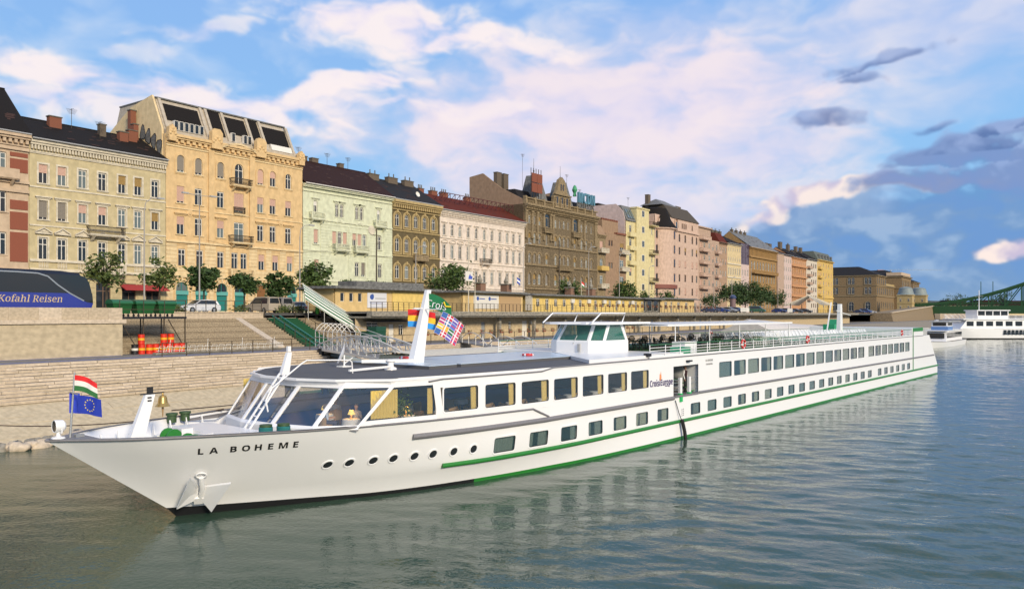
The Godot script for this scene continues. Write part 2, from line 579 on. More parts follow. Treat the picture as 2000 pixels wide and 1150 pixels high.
func make_quay() -> void:
	# the land behind, up to the horizon
	var b := MB.new()
	b.quad(Vector3(-400, TOP - 0.01, 8), Vector3(1400, TOP - 0.01, 8), Vector3(1400, TOP - 0.01, -3000), Vector3(-400, TOP - 0.01, -3000))
	ground("ground", b, M("paving"), q0, qb)
	b = MB.new()
	b.bx(-120, 700, TOP - 0.3, TOP, 8, 25.6)
	ground("road", b, M("asphalt"), q0, qb)
	b = MB.new()
	b.bx(-120, 700, TOP, TOP + 0.13, -0.3, 7.6)
	ground("pavement", b, M("paving"), q0, qb)
	# lower quay
	b = MB.new()
	b.bx(-120, 1400, -1.0, LOW, 7.0, 40.0)
	ground("quay", b, mat("quay_paving", Color(0.22, 0.205, 0.185), 0.9, "patch", 0.25), q0, qb)
	b = MB.new()
	b.bx(-60, 120, LOW + 0.004, LOW + 0.012, 39.35, 39.62)
	ground("blue_line", b, M("blue_paint"), q0, qb)
	b = MB.new()
	b.bx(-60, -35.6, LOW + 0.004, LOW + 0.012, 35.05, 35.3)
	ground("blue_line", b, M("blue_paint"), q0, qb)
	# stepped stone embankment, each block that can be told apart on its own
	var e := thing("embankment", "", "", q0, qb)
	e.set_meta("kind", "structure")
	var rest := MB.new()
	var stone := [M("limestone"), M("limestone_pale"), M("limestone_dark"), M("limestone_pale")]
	var made := 0
	for k in 12:
		var y1 := LOW - 0.02 - k * 0.2
		var w0 := 40.0 + k * 0.417
		var u := -78.0 + rng.randf() * 2.0
		while u < 70:
			var l := rng.randf_range(1.3, 2.6)
			var dz := rng.randf_range(-0.02, 0.025)
			var dy := rng.randf_range(-0.014, 0.008)
			if u > -47.5 and u < -9 and made < 300 and absf(u + 17.4) > (1.3 if k < 5 else 0.0):
				var key := "block%d" % int(l * 5)
				if not cache.has(key):
					var o := MB.new()
					var q := int(l * 5) / 5.0 + 0.19
					o.hexa([Vector3(0.012, 0, -0.45), Vector3(q, 0, -0.45), Vector3(q - 0.01, 0, 0.42), Vector3(0.014, 0, 0.42), Vector3(0.010, 0.176, -0.45), Vector3(q - 0.005, 0.176, -0.45), Vector3(q - 0.015, 0.174, 0.40), Vector3(0.018, 0.174, 0.40)])
					cache[key] = o.mesh()
				l = int(l * 5) / 5.0 + 0.2
				part(e, "stone_block", cache[key], stone[rng.randi() % 4], Vector3(u, y1 - 0.2 + dy, w0 + dz))
				made += 1
			elif not (absf(u + 17.4) < 1.3 and k < 5):
				rest.bx(u + 0.012, u + l - 0.012, y1 - 0.2 + dy, y1 - 0.012 + dy, w0 - 0.4 + dz, w0 + 0.41 + dz)
			u += l
	part(e, "stone_blocks", rest, M("limestone")).set_meta("kind", "stuff")
	b = MB.new()
	b.quad(Vector3(-78, LOW - 0.12, 39.9), Vector3(-78, LOW - 2.6, 45.0), Vector3(70, LOW - 2.6, 45.0), Vector3(70, LOW - 0.12, 39.9))
	part(e, "mortar_bed", b, mat("mortar", Color(0.24, 0.17, 0.10), 0.95))
	for k in 7: # long slabs of the paved slope
		var w0 := 44.9 + k * 0.78
		var y0 := 2.17 - k * 0.345
		var o := MB.new()
		var u := -78.0
		while u < 72:
			var l := rng.randf_range(5, 9)
			var j := rng.randf_range(-0.015, 0.015)
			o.hexa([Vector3(u, y0 - 0.5, w0), Vector3(u + l - 0.02, y0 - 0.5, w0), Vector3(u + l - 0.02, y0 - 0.84, w0 + 0.76), Vector3(u, y0 - 0.84, w0 + 0.76), Vector3(u, y0 + j, w0), Vector3(u + l - 0.02, y0 + j, w0), Vector3(u + l - 0.02, y0 + j - 0.33, w0 + 0.76), Vector3(u, y0 + j - 0.33, w0 + 0.76)])
			u += l
		part(e, "slope_slab", o, M("slope_stone"))
	# bank further downstream, plain slope of stones
	b = MB.new()
	b.hexa([Vector3(70, -1, 40), Vector3(1400, -1, 40), Vector3(1400, -1, 50), Vector3(70, -1, 50), Vector3(70, LOW - 0.05, 40), Vector3(1400, LOW - 0.05, 40), Vector3(1400, -0.2, 50), Vector3(70, -0.2, 50)])
	part(e, "stone_slope", b, mat("rubble", Color(0.30, 0.26, 0.20), 0.95, "grain", 0.5))
	# bollard niche with a short post and the old grey pipe that runs down to the water
	b = MB.new()
	b.bx(-18.9, -15.9, LOW - 1.35, LOW - 0.9, 40.2, 42.2)
	b.bx(-18.7, -17.6, LOW - 0.9, LOW - 0.55, 40.2, 41.4)
	part(e, "bollard_plinth", b, M("concrete"))
	b = MB.new()
	b.lathe(Vector3(-18.2, LOW - 0.55, 40.8), [Vector2(0.3, 0), Vector2(0.28, 0.5), Vector2(0.34, 0.56), Vector2(0.34, 0.68), Vector2(0.0, 0.7)], 14)
	single("mooring_bollard", b, M("black_paint"), "stubby black mooring bollard in a niche of the stone steps", "bollard", q0, qb)
	b = MB.new()
	b.tube([Vector3(-17.0, LOW - 0.55, 41.0), Vector3(-16.4, LOW - 0.8, 42.0), Vector3(-14.6, LOW - 1.6, 44.4), Vector3(-12.5, LOW - 3.0, 47.5), Vector3(-10.5, LOW - 5.2, 51)], 0.34, 14)
	single("drain_pipe", b, mat("pipe_grey", Color(0.26, 0.30, 0.30), 0.6, "fine", 0.5), "thick grey pipe running down the stone steps to the river", "pipe", q0, qb)
	# boulders at the water's edge
	for k in 34:
		var o := MB.new()
		var rows := []
		var sz := rng.randf_range(0.28, 0.62)
		var jit := FastNoiseLite.new()
		jit.seed = 100 + k
		jit.frequency = 0.9
		for i in 7:
			var line := []
			for j in 11:
				var d := Vector3.UP.rotated(Vector3.RIGHT, PI * i / 6.0).rotated(Vector3.UP, TAU * (j % 10) / 10.0)
				line.append(d * Vector3(1.3, 0.75, 1.0) * sz * (1.0 + 0.55 * jit.get_noise_3dv(d * 1.2)))
			rows.append(line)
		o.grid(rows, {}, true)
		single("boulder", o, M("limestone_pale") if k % 3 else M("concrete"), "rough pale boulder lying at the water's edge of the embankment", "boulder", Q(-57.0 + k * 0.33 + rng.randf_range(-0.3, 0.3), 49.9 + rng.randf_range(-0.7, 0.9), 0.12 + rng.randf_range(-0.12, 0.12)), turned(qb, rng.randf() * 360), "boulders along the waterline")
	make_upper_steps()
	make_terrace()

func make_upper_steps() -> void:
	var st := thing("river_stairs", "", "", q0, qb)
	st.set_meta("kind", "structure")
	for k in 16:
		var y1 := LOW + 0.194 * (k + 1)
		var w1 := 33.0 - 0.4375 * k
		for seg in [[-35.3, -26.5], [-26.5, -17.8], [-16.95, -13.75], [-9.3, -4.4]]:
			var b := MB.new()
			var j := rng.randf_range(-0.02, 0.02)
			var x: float = seg[0]
			while x < seg[1] - 0.1:
				var l: float = minf(rng.randf_range(1.2, 2.6), seg[1] - x)
				var d := rng.randf_range(-0.03, 0.02)
				b.bx(x, x + l - 0.015, y1 - 0.19 + j * 0.3, y1 + j * 0.3 + d * 0.3, 26.0, w1 + d)
				x += l
			part(st, "step", b, M("old_step") if (k * 7 + int(seg[0])) % 3 else M("old_step_dark"))
	var b := MB.new()
	b.hexa([Vector3(-17.8, LOW, 26), Vector3(-16.95, LOW, 26), Vector3(-16.95, LOW, 33.6), Vector3(-17.8, LOW, 33.6), Vector3(-17.8, 7.78, 26), Vector3(-16.95, 7.78, 26), Vector3(-16.95, LOW + 0.2, 33.6), Vector3(-17.8, LOW + 0.2, 33.6)])
	part(st, "stone_ramp", b, M("limestone_pale"))
	b = MB.new()
	b.bx(-35.3, -9.3, 7.6, 7.74, 25.4, 26.1)
	b.bx(-35.3, -13.75, 7.74, TOP + 0.02, 25.2, 25.8)
	b.bx(-35.3, -13.75, TOP + 0.02, TOP + 0.12, 25.1, 25.9)
	part(st, "parapet", b, M("limestone"))
	# the carpeted stairs
	var g := thing("green_stairs", "stairs covered in dark green carpet leading down to the quay", "stairs", q0, qb)
	for k in 16:
		b = MB.new()
		var y1 := LOW + 0.2 + 0.194 * k
		b.bx(-13.7, -9.35, y1 - 0.19, y1, 25.6, 33.15 - 0.4375 * k)
		part(g, "step", b, M("stair_green"))
	for x in [-12.6, -11.6]:
		b = MB.new()
		b.bar(Vector3(x, LOW + 0.12, 33.6), Vector3(x, 8.0, 26.0), 0.16, 0.12)
		part(g, "ramp_rail", b, mat("ramp_teal", Color(0.03, 0.16, 0.13), 0.6))
	for x in [-13.75, -9.3]:
		railing("stair_railing", "dark iron handrail between the stone steps and the green carpet" if x < -10 else "dark iron handrail between the green carpet and canopied steps", Vector3(x, 7.7, 26.0), Vector3(x, LOW, 33.2), 1.05, 4, M("iron"), 2)

func railing(called: String, label: String, p: Vector3, q: Vector3, h: float, posts: int, m: Material, rails := 3, group := "") -> Node3D:
	# in the quay frame; posts are parts of their own, rails one part each
	var at := Q(p.x, p.z, p.y)
	var o := thing(called, label, "railing", at, qb, group)
	var d := q - p
	var key := "post%f%s" % [h, m.resource_name]
	if not cache.has(key):
		var b := MB.new()
		b.bx(-0.03, 0.03, 0, h, -0.03, 0.03)
		cache[key] = b.mesh()
	for k in posts + 1:
		part(o, "post", cache[key], m, d * (float(k) / posts))
	for r in rails:
		var b := MB.new()
		var y := h * (1.0 - r * 0.8 / maxf(rails - 1, 1)) if rails > 1 else h
		b.bar(Vector3(0, y, 0), d + Vector3(0, y, 0), 0.05 if r == 0 else 0.035)
		part(o, "rail", b, m)
	return o

func make_terrace() -> void:
	# high wall at the left under the coach
	var t := thing("retaining_wall", "tall pale stone retaining wall with a parapet under the blue coach", "wall", q0, qb)
	var b := MB.new()
	b.bx(-110, -35.4, LOW - 0.2, 7.4, 34.0, 35.0)
	b.bx(-36.4, -35.4, LOW - 0.2, 7.4, 25.0, 34.0)
	part(t, "wall_face", b, mat("render_stone", Color(0.52, 0.43, 0.285), 0.9, "patch", 0.25))
	var x := -110.0
	while x < -35.2:
		var l := minf(rng.randf_range(1.6, 2.6), -35.15 - x)
		b = MB.new()
		b.bx(x, x + l - 0.012, 7.4, 7.72, 33.9, 35.2 + rng.randf_range(-0.01, 0.01))
		if x > -50: part(t, "ledge_stone", b, M("limestone_pale"))
		b = MB.new()
		b.bx(x + 0.4, minf(x + 0.4 + l - 0.012, -35.4), 7.72, 8.72, 34.35, 34.95 + rng.randf_range(-0.012, 0.012))
		if x > -50: part(t, "parapet_stone", b, stone_of(int(x * 3)))
		x += l
	b = MB.new()
	b.bx(-110, -35.4, 7.2, TOP, 24.0, 34.4)
	ground("terrace", b, M("asphalt"), q0, qb)
	# promenade slab to the right with the rooms below it
	b = MB.new()
	b.bx(-4.4, 260, TOP - 0.05, 8.5, 24.0, 33.6)
	ground("promenade", b, M("paving"), q0, qb)
	var s := thing("quay_arcade", "", "", q0, qb)
	tag(s, "long stone quay house of doors and windows under the promenade slab", "quay house")
	var u := -4.6
	var k := 0
	while u < 255: # slab edge beams
		b = MB.new()
		b.bx(u, u + 7.9, 7.92, 8.54, 33.3, 34.2)
		b.bx(u, u + 7.9, 7.72, 7.92, 33.1, 33.9)
		part(s, "edge_beam", b, M("concrete"))
		u += 7.92
		k += 1
	b = MB.new()
	b.bx(-4.5, 255, 7.68, 7.90, 26, 33.2)
	part(s, "soffit", b, M("concrete"))
	# wall of rooms, openings cut
	var holes := []
	var kinds := []
	for c in [[-2.6, 2.0, 1.15, 1.5, 0], [1.3, 1.0, 0, 2.3, 1], [3.1, 0.9, 0.9, 1.3, 0], [10.8, 1.0, 0.9, 1.3, 0], [16.0, 1.0, 0.9, 1.2, 0], [20.6, 1.0, 0, 2.4, 1], [27.5, 0.8, 0.6, 1.8, 0], [31.2, 1.5, 0, 2.5, 1], [34.2, 0.8, 0.6, 1.8, 0], [37.0, 0.8, 0.6, 1.8, 0], [41.5, 1.0, 0.8, 1.5, 0], [45.0, 1.3, 0, 2.4, 1], [49.0, 1.0, 0.8, 1.5, 0], [54.5, 1.0, 0.8, 1.5, 0], [59.0, 1.2, 0, 2.4, 1], [64.0, 1.0, 0.8, 1.5, 0], [71.0, 1.0, 0.8, 1.5, 0], [78.0, 1.2, 0, 2.4, 1], [86.0, 1.0, 0.8, 1.5, 0], [95.0, 1.0, 0.8, 1.5, 0], [104.0, 1.2, 0, 2.4, 1]]:
		holes.append([c[0], c[0] + c[1], LOW + c[2], LOW + c[2] + c[3], 0])
		kinds.append(c[4])
	b = wall_mb(-4.5, 255, LOW - 0.1, 7.7, holes, 0.2)
	part(s, "wall", b, mat("quay_wall", Color(0.55, 0.43, 0.26), 0.9, "patch", 0.3), Vector3(0, 0, 31.2))
	for i in holes.size():
		var h: Array = holes[i]
		if kinds[i] == 0:
			window_at(s, (h[0] + h[1]) / 2, h[2], h[1] - h[0], h[3] - h[2], {"frame": "frame_white", "z": 31.2})
		else:
			b = MB.new()
			b.bx(h[0], h[1], h[2], h[3], 31.0, 31.06)
			var d := part(s, "door", b, [mat("door_green", Color(0.03, 0.09, 0.05), 0.6), M("frame_white"), mat("door_grey", Color(0.25, 0.27, 0.28), 0.6)][i % 3])
			b = MB.new()
			b.box(Vector3(h[1] - 0.12, h[2] + 1.05, 31.09), Vector3(0.04, 0.14, 0.06))
			part(d, "handle", b, M("steel"))
	for i in 26: # pillars that carry the slab
		b = MB.new()
		var px := 13.8 + i * 9.3
		b.bx(px, px + 0.5, LOW, 7.72, 32.2, 32.7)
		if i < 14: part(s, "pillar", b, M("concrete"))
	b = MB.new()
	b.hexa([Vector3(-3.2, 7.35, 31.2), Vector3(3.8, 7.35, 31.2), Vector3(3.8, 7.2, 33.2), Vector3(-3.2, 7.2, 33.2), Vector3(-3.2, 7.42, 31.2), Vector3(3.8, 7.42, 31.2), Vector3(3.8, 7.26, 33.2), Vector3(-3.2, 7.26, 33.2)])
	part(s, "door_canopy", b, M("black_paint"))
	for c in [12.0, 33.2, 56.0]:
		b = MB.new()
		b.bx(c, c + 0.75, 6.6, 7.15, 31.2, 31.5)
		part(s, "air_conditioner", b, M("frame_white"))

func stone_of(i: int) -> StandardMaterial3D:
	return [M("limestone"), M("limestone_pale"), M("limestone_dark")][absi(i) % 3]

# ---------------------------------------------------------------- house building kit (local frame: x along the front, y up, z out)
func wall_mb(x0: float, x1: float, y0: float, y1: float, holes: Array, depth: float) -> MB:
	var xs := [x0, x1]
	var ys := [y0, y1]
	for h in holes:
		for v in [h[0], h[1]]:
			if not xs.has(v): xs.append(v)
		for v in [h[2], h[3]]:
			if not ys.has(v): ys.append(v)
	xs.sort()
	ys.sort()
	var b := MB.new()
	for j in ys.size() - 1:
		var cy: float = (ys[j] + ys[j + 1]) / 2
		var start := -1.0e9
		for i in xs.size() - 1:
			var cx: float = (xs[i] + xs[i + 1]) / 2
			var open := false
			for h in holes:
				if cx > h[0] and cx < h[1] and cy > h[2] and cy < h[3]:
					open = true
					break
			if not open and start < -1.0e8:
				start = xs[i]
			if start > -1.0e8 and (open or i == xs.size() - 2):
				var e: float = xs[i] if open else xs[i + 1]
				b.quad(Vector3(start, ys[j], 0), Vector3(e, ys[j], 0), Vector3(e, ys[j + 1], 0), Vector3(start, ys[j + 1], 0))
				start = -1.0e9
	for h in holes:
		var o := outline(h[1] - h[0], h[3] - h[2], h[4], 0.0)
		var c := Vector2((h[0] + h[1]) / 2, h[2])
		for k in o.size():
			var p: Vector2 = o[k] + c
			var q: Vector2 = o[(k + 1) % o.size()] + c
			b.quad(Vector3(q.x, q.y, 0), Vector3(p.x, p.y, 0), Vector3(p.x, p.y, -depth), Vector3(q.x, q.y, -depth))
		if h[4]: # the corners above an arch
			var top: float = h[3]
			for k in o.size():
				var p: Vector2 = o[k] + c
				var q: Vector2 = o[(k + 1) % o.size()] + c
				if p.y > top - (h[1] - h[0]) / 2 - 0.001 and q.y > top - (h[1] - h[0]) / 2 - 0.001 and absf(p.x - q.x) > 0.001 and (p.y < top or q.y < top):
					b.quad(Vector3(q.x, q.y, 0), Vector3(p.x, p.y, 0), Vector3(p.x, top, 0), Vector3(q.x, top, 0))
	return b

func outline(w: float, h: float, arch: int, g: float) -> PackedVector2Array:
	# counterclockwise, standing on y = 0, middle at x = 0, grown by g
	var o := PackedVector2Array([Vector2(-w / 2 - g, -g), Vector2(w / 2 + g, -g)])
	if arch:
		var r := w / 2 + g
		for k in 9:
			o.append(Vector2(cos(PI * k / 8) * r, h - w / 2 + sin(PI * k / 8) * r))
	else:
		o.append_array([Vector2(w / 2 + g, h + g), Vector2(-w / 2 - g, h + g)])
	return o

func ring(b: MB, outer: PackedVector2Array, inner: PackedVector2Array, z0: float, z1: float) -> void:
	for k in outer.size():
		var l := (k + 1) % outer.size()
		var p := outer[k]
		var q := outer[l]
		var r := inner[l]
		var s := inner[k]
		b.quad(Vector3(p.x, p.y, z1), Vector3(q.x, q.y, z1), Vector3(r.x, r.y, z1), Vector3(s.x, s.y, z1))
		b.quad(Vector3(p.x, p.y, z0), Vector3(q.x, q.y, z0), Vector3(q.x, q.y, z1), Vector3(p.x, p.y, z1))
		b.quad(Vector3(s.x, s.y, z1), Vector3(r.x, r.y, z1), Vector3(r.x, r.y, z0), Vector3(s.x, s.y, z0))

func shared(key: String, make: Callable) -> Mesh:
	if not cache.has(key):
		cache[key] = make.call().mesh()
	return cache[key]

func window_at(parent: Node, cx: float, y: float, w: float, h: float, o: Dictionary) -> MeshInstance3D:
	var arch: int = o.get("arch", 0)
	var z: float = o.get("z", 0.0)
	var key := "%.2f_%.2f_%d" % [w, h, arch]
	var frame := shared("frame" + key, func():
		var b := MB.new()
		ring(b, outline(w, h, arch, 0.0), outline(w - 0.16, h - 0.16, arch, 0.0) if not arch else outline(w, h, arch, -0.08), -0.2, -0.12)
		b.bx(-0.045, 0.045, 0.06, h * 0.985, -0.19, -0.115)
		b.bx(-w / 2 + 0.05, w / 2 - 0.05, h * 0.66, h * 0.66 + 0.085, -0.192, -0.113)
		return b) if not o.get("plain", false) else shared("plain" + key, func():
		var b := MB.new()
		ring(b, outline(w, h, arch, 0.0), outline(w, h, arch, -0.06), -0.2, -0.12)
		return b)
	var f := part(parent, "window", frame, M(o.get("frame", "frame_white")), Vector3(cx, y, z))
	part(f, "pane", shared("pane" + key, func():
		var b := MB.new()
		b.prism(outline(w, h, arch, -0.03), -0.18, -0.16)
		return b), M(o.get("glass", "house_glass")))
	if o.get("blind", 0.0) > 0.0:
		var bh: float = h * o.blind
		part(f, "blind", shared("blind%s_%.2f" % [key, o.blind], func():
			var b := MB.new()
			if arch and o.blind < 0.99:
				b.prism(Geometry2D.intersect_polygons(outline(w, h, arch, -0.05), PackedVector2Array([Vector2(-w, h - bh), Vector2(w, h - bh), Vector2(w, h + 1), Vector2(-w, h + 1)]))[0], -0.11, -0.08)
			elif arch:
				b.prism(outline(w, h, arch, -0.05), -0.11, -0.08)
			else:
				var n := maxi(3, int(bh / 0.16))
				for k in n:
					b.bx(-w / 2 + 0.05, w / 2 - 0.05, h - bh * (k + 1) / n, h - bh * k / n - 0.012, -0.11, -0.085)
			return b), M(o.blind_mat))
	if o.has("surround"):
		var g: float = o.get("grow", 0.17)
		part(f, "surround", shared("sur%s%.2f" % [key, g], func():
			var b := MB.new()
			ring(b, outline(w, h, arch, g), outline(w, h, arch, 0.0), 0.0, 0.07)
			return b), M(o.surround))
	if o.has("sill"):
		part(f, "sill", shared("sill%.2f" % w, func():
			var b := MB.new()
			b.bx(-w / 2 - 0.25, w / 2 + 0.25, -0.14, 0.0, -0.12, 0.16)
			return b), M(o.sill))
	var ped: String = o.get("ped", "")
	if ped:
		part(f, "pediment", shared("ped%s%s" % [ped, key], func():
			var b := MB.new()
			var x := w / 2 + 0.45
			var t := h + 0.42
			if ped == "tri":
				b.bx(-x, x, t, t + 0.14, 0, 0.3)
				b.prism(PackedVector2Array([Vector2(-x + 0.12, t + 0.14), Vector2(x - 0.12, t + 0.14), Vector2(0, t + 0.66)]), 0, 0.12)
				for s in [-1, 1]:
					b.prism(PackedVector2Array([Vector2(s * x, t + 0.14), Vector2(s * x, t + 0.28), Vector2(0, t + 0.86), Vector2(0, t + 0.70)]), 0, 0.3)
			elif ped == "seg":
				var poly := PackedVector2Array()
				for k in 7: poly.append(Vector2(cos(PI * k / 6) * x, t + sin(PI * k / 6) * 0.5))
				b.prism(poly, 0, 0.12)
				for k in 6:
					b.bar(Vector3(poly[k].x, poly[k].y, 0.14), Vector3(poly[k + 1].x, poly[k + 1].y, 0.14), 0.28, 0.12)
				b.bx(-x, x, t - 0.1, t, 0, 0.26)
			elif ped == "hood":
				ring(b, outline(w, h, 1, 0.52), outline(w, h, 1, 0.28), 0.0, 0.16)
				b.box(Vector3(0, h + 0.42, 0.12), Vector3(0.34, 0.55, 0.24))
			elif ped == "shell":
				for k in 7:
					var a := PI * (k + 0.5) / 7
					b.lathe(Vector3(cos(a) * (w / 2 + 0.28), h - w / 2 + sin(a) * (w / 2 + 0.3), 0.02), [Vector2(0.26, -0.12), Vector2(0.30, 0.0), Vector2(0.2, 0.16), Vector2(0.0, 0.22)], 7, Basis(Vector3.RIGHT, PI / 2))
			else:
				b.bx(-x, x, h + 0.36, h + 0.5, 0, 0.28)
				b.bx(-x + 0.12, x - 0.12, h + 0.2, h + 0.36, 0, 0.12)
			return b), M(o.get("trim", o.get("surround", "frame_white"))))
	return f

func balcony(parent: Node, x: float, y: float, w: float, d: float, style: String, m: String, brackets := true) -> void:
	var b := MB.new()
	b.bx(-w / 2, w / 2, -0.18, 0, 0, d)
	b.bx(-w / 2 + 0.08, w / 2 - 0.08, -0.28, -0.18, 0, d - 0.1)
	var o := part(parent, "balcony", b, M(m), Vector3(x, y, 0))
	if brackets:
		for s in [-1, 1]:
			b = MB.new()
			b.prism(PackedVector2Array([Vector2(0, -0.28), Vector2(0, -1.0), Vector2(d * 0.35, -0.75), Vector2(d * 0.85, -0.28)]), -0.14, 0.14, Transform3D(Basis(Vector3.UP, -PI / 2), Vector3(s * w * 0.36, 0, 0)))
			part(o, "bracket", b, M(m))
	b = MB.new()
	var iron := style != "stone"
	var h := 1.0
	if style == "panel":
		b.bx(-w / 2, w / 2, 0, h * 0.95, d - 0.1, d)
		for s in [-1, 1]:
			b.bx(s * w / 2 - 0.05, s * w / 2 + 0.05, 0, h * 0.95, 0, d - 0.1)
		part(o, "parapet", b, M(m))
		return
	b.bx(-w / 2, w / 2, h - 0.1, h, d - 0.14, d)
	for s in [-1, 1]:
		b.bx(s * (w / 2 - 0.06) - 0.06, s * (w / 2 - 0.06) + 0.06, h - 0.1, h, 0, d - 0.14)
	var n := int(w / (0.15 if iron else 0.24))
	for k in n + 1:
		var px := -w / 2 + 0.06 + (w - 0.12) * k / n
		if iron:
			b.bx(px - 0.018, px + 0.018, 0, h - 0.1, d - 0.08, d - 0.045)
		else:
			b.lathe(Vector3(px, 0, d - 0.08), [Vector2(0.07, 0), Vector2(0.07, 0.08), Vector2(0.045, 0.12), Vector2(0.085, 0.35), Vector2(0.04, 0.7), Vector2(0.07, h - 0.16), Vector2(0.07, h - 0.1)], 6)
	for s in [-1, 1]:
		for k in 4:
			b.bx(s * (w / 2 - 0.06) - 0.02, s * (w / 2 - 0.06) + 0.02, 0, h - 0.1, d * (k + 0.5) / 5, d * (k + 0.5) / 5 + 0.04)
	if iron:
		b.bx(-w / 2, w / 2, h * 0.45, h * 0.45 + 0.04, d - 0.09, d - 0.03)
	else:
		b.bx(-w / 2, w / 2, 0, 0.06, d - 0.2, d)
		for s in [-1, 1]:
			b.bx(s * (w / 2 - 0.1) - 0.12, s * (w / 2 - 0.1) + 0.12, 0, h + 0.03, d - 0.22, d + 0.02)
	part(o, "railing", b, M("iron") if iron else M(m))

func chimney(parent: Node, x: float, z: float, y: float, w: float, d: float, h: float, m: String, pots := 0) -> void:
	var b := MB.new()
	b.bx(-w / 2, w / 2, -2.5, h, -d / 2, d / 2)
	var c := part(parent, "chimney", b, M(m), Vector3(x, y, z))
	b = MB.new()
	b.bx(-w / 2 - 0.08, w / 2 + 0.08, h, h + 0.14, -d / 2 - 0.08, d / 2 + 0.08)
	part(c, "cap", b, M("concrete_dark"))
	for k in pots:
		b = MB.new()
		b.lathe(Vector3((k + 0.5) / pots * w - w / 2, h + 0.14, 0), [Vector2(0.12, 0), Vector2(0.1, 0.7), Vector2(0.13, 0.75), Vector2(0.0, 0.76)], 8)
		part(c, "flue_pot", b, M("concrete_dark"))

func antenna(parent: Node, x: float, z: float, y: float, h: float) -> void:
	var b := MB.new()
	b.tube([Vector3(0, 0, 0), Vector3(0, h, 0)], 0.035, 5)
	for k in 5:
		b.bar(Vector3(-0.7 + k * 0.08, h - 0.12 - k * 0.14, 0), Vector3(0.7 - k * 0.08, h - 0.12 - k * 0.14, 0.1), 0.03)
	b.bar(Vector3(0, h - 0.1, -0.5), Vector3(0, h - 0.1, 0.6), 0.03)
	part(parent, "aerial", b, M("iron"), Vector3(x, y, z))

func gable_roof(parent: Node, w: float, d: float, y: float, rise: float, m: String, gutter := "grey_paint") -> MeshInstance3D:
	var b := MB.new()
	var z1 := 0.75
	var e := 0.14
	var ridge := Vector3(0, y + rise, -d / 2)
	b.hexa([Vector3(0, y, z1), Vector3(w, y, z1), Vector3(w, y + rise, -d / 2), Vector3(0, y + rise, -d / 2), Vector3(0, y + e, z1), Vector3(w, y + e, z1), Vector3(w, y + rise + e, -d / 2), Vector3(0, y + rise + e, -d / 2)])
	b.hexa([Vector3(0, y + rise, -d / 2), Vector3(w, y + rise, -d / 2), Vector3(w, y, -d), Vector3(0, y, -d), Vector3(0, y + rise + e, -d / 2), Vector3(w, y + rise + e, -d / 2), Vector3(w, y + e, -d), Vector3(0, y + e, -d)])
	var r := part(parent, "roof", b, M(m))
	b = MB.new()
	b.tube([Vector3(0, y + 0.02, z1 + 0.09), Vector3(w, y + 0.02, z1 + 0.09)], 0.1, 7)
	part(r, "gutter", b, M(gutter))
	b = MB.new()
	b.tube([Vector3(0, ridge.y + e, ridge.z), Vector3(w, ridge.y + e, ridge.z)], 0.13, 6)
	part(r, "ridge_cap", b, M(m))
	# some slipped and newer tiles lie a little proud
	b = MB.new()
	for k in int(w * 1.5):
		var t := rng.randf_range(0.06, 0.9)
		var px := rng.randf_range(0.6, w - 1.4)
		var l := rng.randf_range(0.3, 1.1)
		var p := Vector3(px, y + rise * t + e + 0.03, lerpf(z1, -d / 2, t))
		var sl := Vector3(0, rise, -d / 2 - z1).normalized()
		b.quad(p, p + Vector3(l, 0, 0), p + Vector3(l, 0, 0) + sl * 0.34, p + sl * 0.34)
	part(r, "newer_tiles", b, M("tile_odd"))
	for s in [0.0, w]:
		b = MB.new()
		b.prism(PackedVector2Array([Vector2(0, y), Vector2(d, y), Vector2(d / 2, y + rise)]), -0.12, 0.12, Transform3D(Basis(Vector3.UP, PI / 2), Vector3(clampf(s, 0.13, w - 0.13), 0, 0)))
		part(parent, "gable", b, M(parent.get_meta("wall_mat")))
	return r

func cornice(parent: Node, w: float, y: float, h: float, d: float, m: String, dentil := 0.45) -> void:
	var b := MB.new()
	b.bx(-0.02, w + 0.02, y - h * 0.28, y, 0, d)
	b.bx(0, w, y - h * 0.45, y - h * 0.28, 0, d * 0.72)
	b.bx(0, w, y - h, y - h * 0.9, 0, d * 0.3)
	var o := part(parent, "cornice", b, M(m))
	if dentil > 0:
		b = MB.new()
		var n := int(w / dentil)
		for k in n:
			var x := (k + 0.5) * w / n
			b.bx(x - dentil * 0.27, x + dentil * 0.27, y - h * 0.78, y - h * 0.45, 0, d * 0.55)
		part(o, "dentils", b, M(m))

func course(parent: Node, w: float, y: float, h: float, d: float, m: String, x0 := 0.0) -> void:
	var b := MB.new()
	b.bx(x0, w, y, y + h, 0, d)
	b.bx(x0, w, y + h, y + h * 1.5, 0, d * 0.6)
	part(parent, "string_course", b, M(m))

func rustic(parent: Node, w: float, y0: float, y1: float, bh: float, holes: Array, m: String) -> void:
	# banded ashlar with recessed joints, one stone band after another
	var n := int(round((y1 - y0) / bh))
	for k in n:
		var a := y0 + (y1 - y0) * k / n + 0.03
		var c := y0 + (y1 - y0) * (k + 1) / n - 0.03
		var spans := [[0.02, w - 0.02]]
		for h in holes:
			if h[2] - 0.12 < c and h[3] + 0.12 > a:
				var out := []
				for s in spans:
					if h[1] + 0.1 <= s[0] or h[0] - 0.1 >= s[1]:
						out.append(s)
						continue
					if h[0] - 0.1 > s[0]: out.append([s[0], h[0] - 0.1])
					if h[1] + 0.1 < s[1]: out.append([h[1] + 0.1, s[1]])
				spans = out
		for s in spans:
			if s[1] - s[0] > 0.05:
				part(parent, "ashlar_block", shared("ashlar%.2f_%.2f" % [s[1] - s[0], c - a], func():
					var b := MB.new()
					b.bx(0, s[1] - s[0], 0, c - a, 0, 0.06)
					return b), M(m), Vector3(s[0], a, 0))

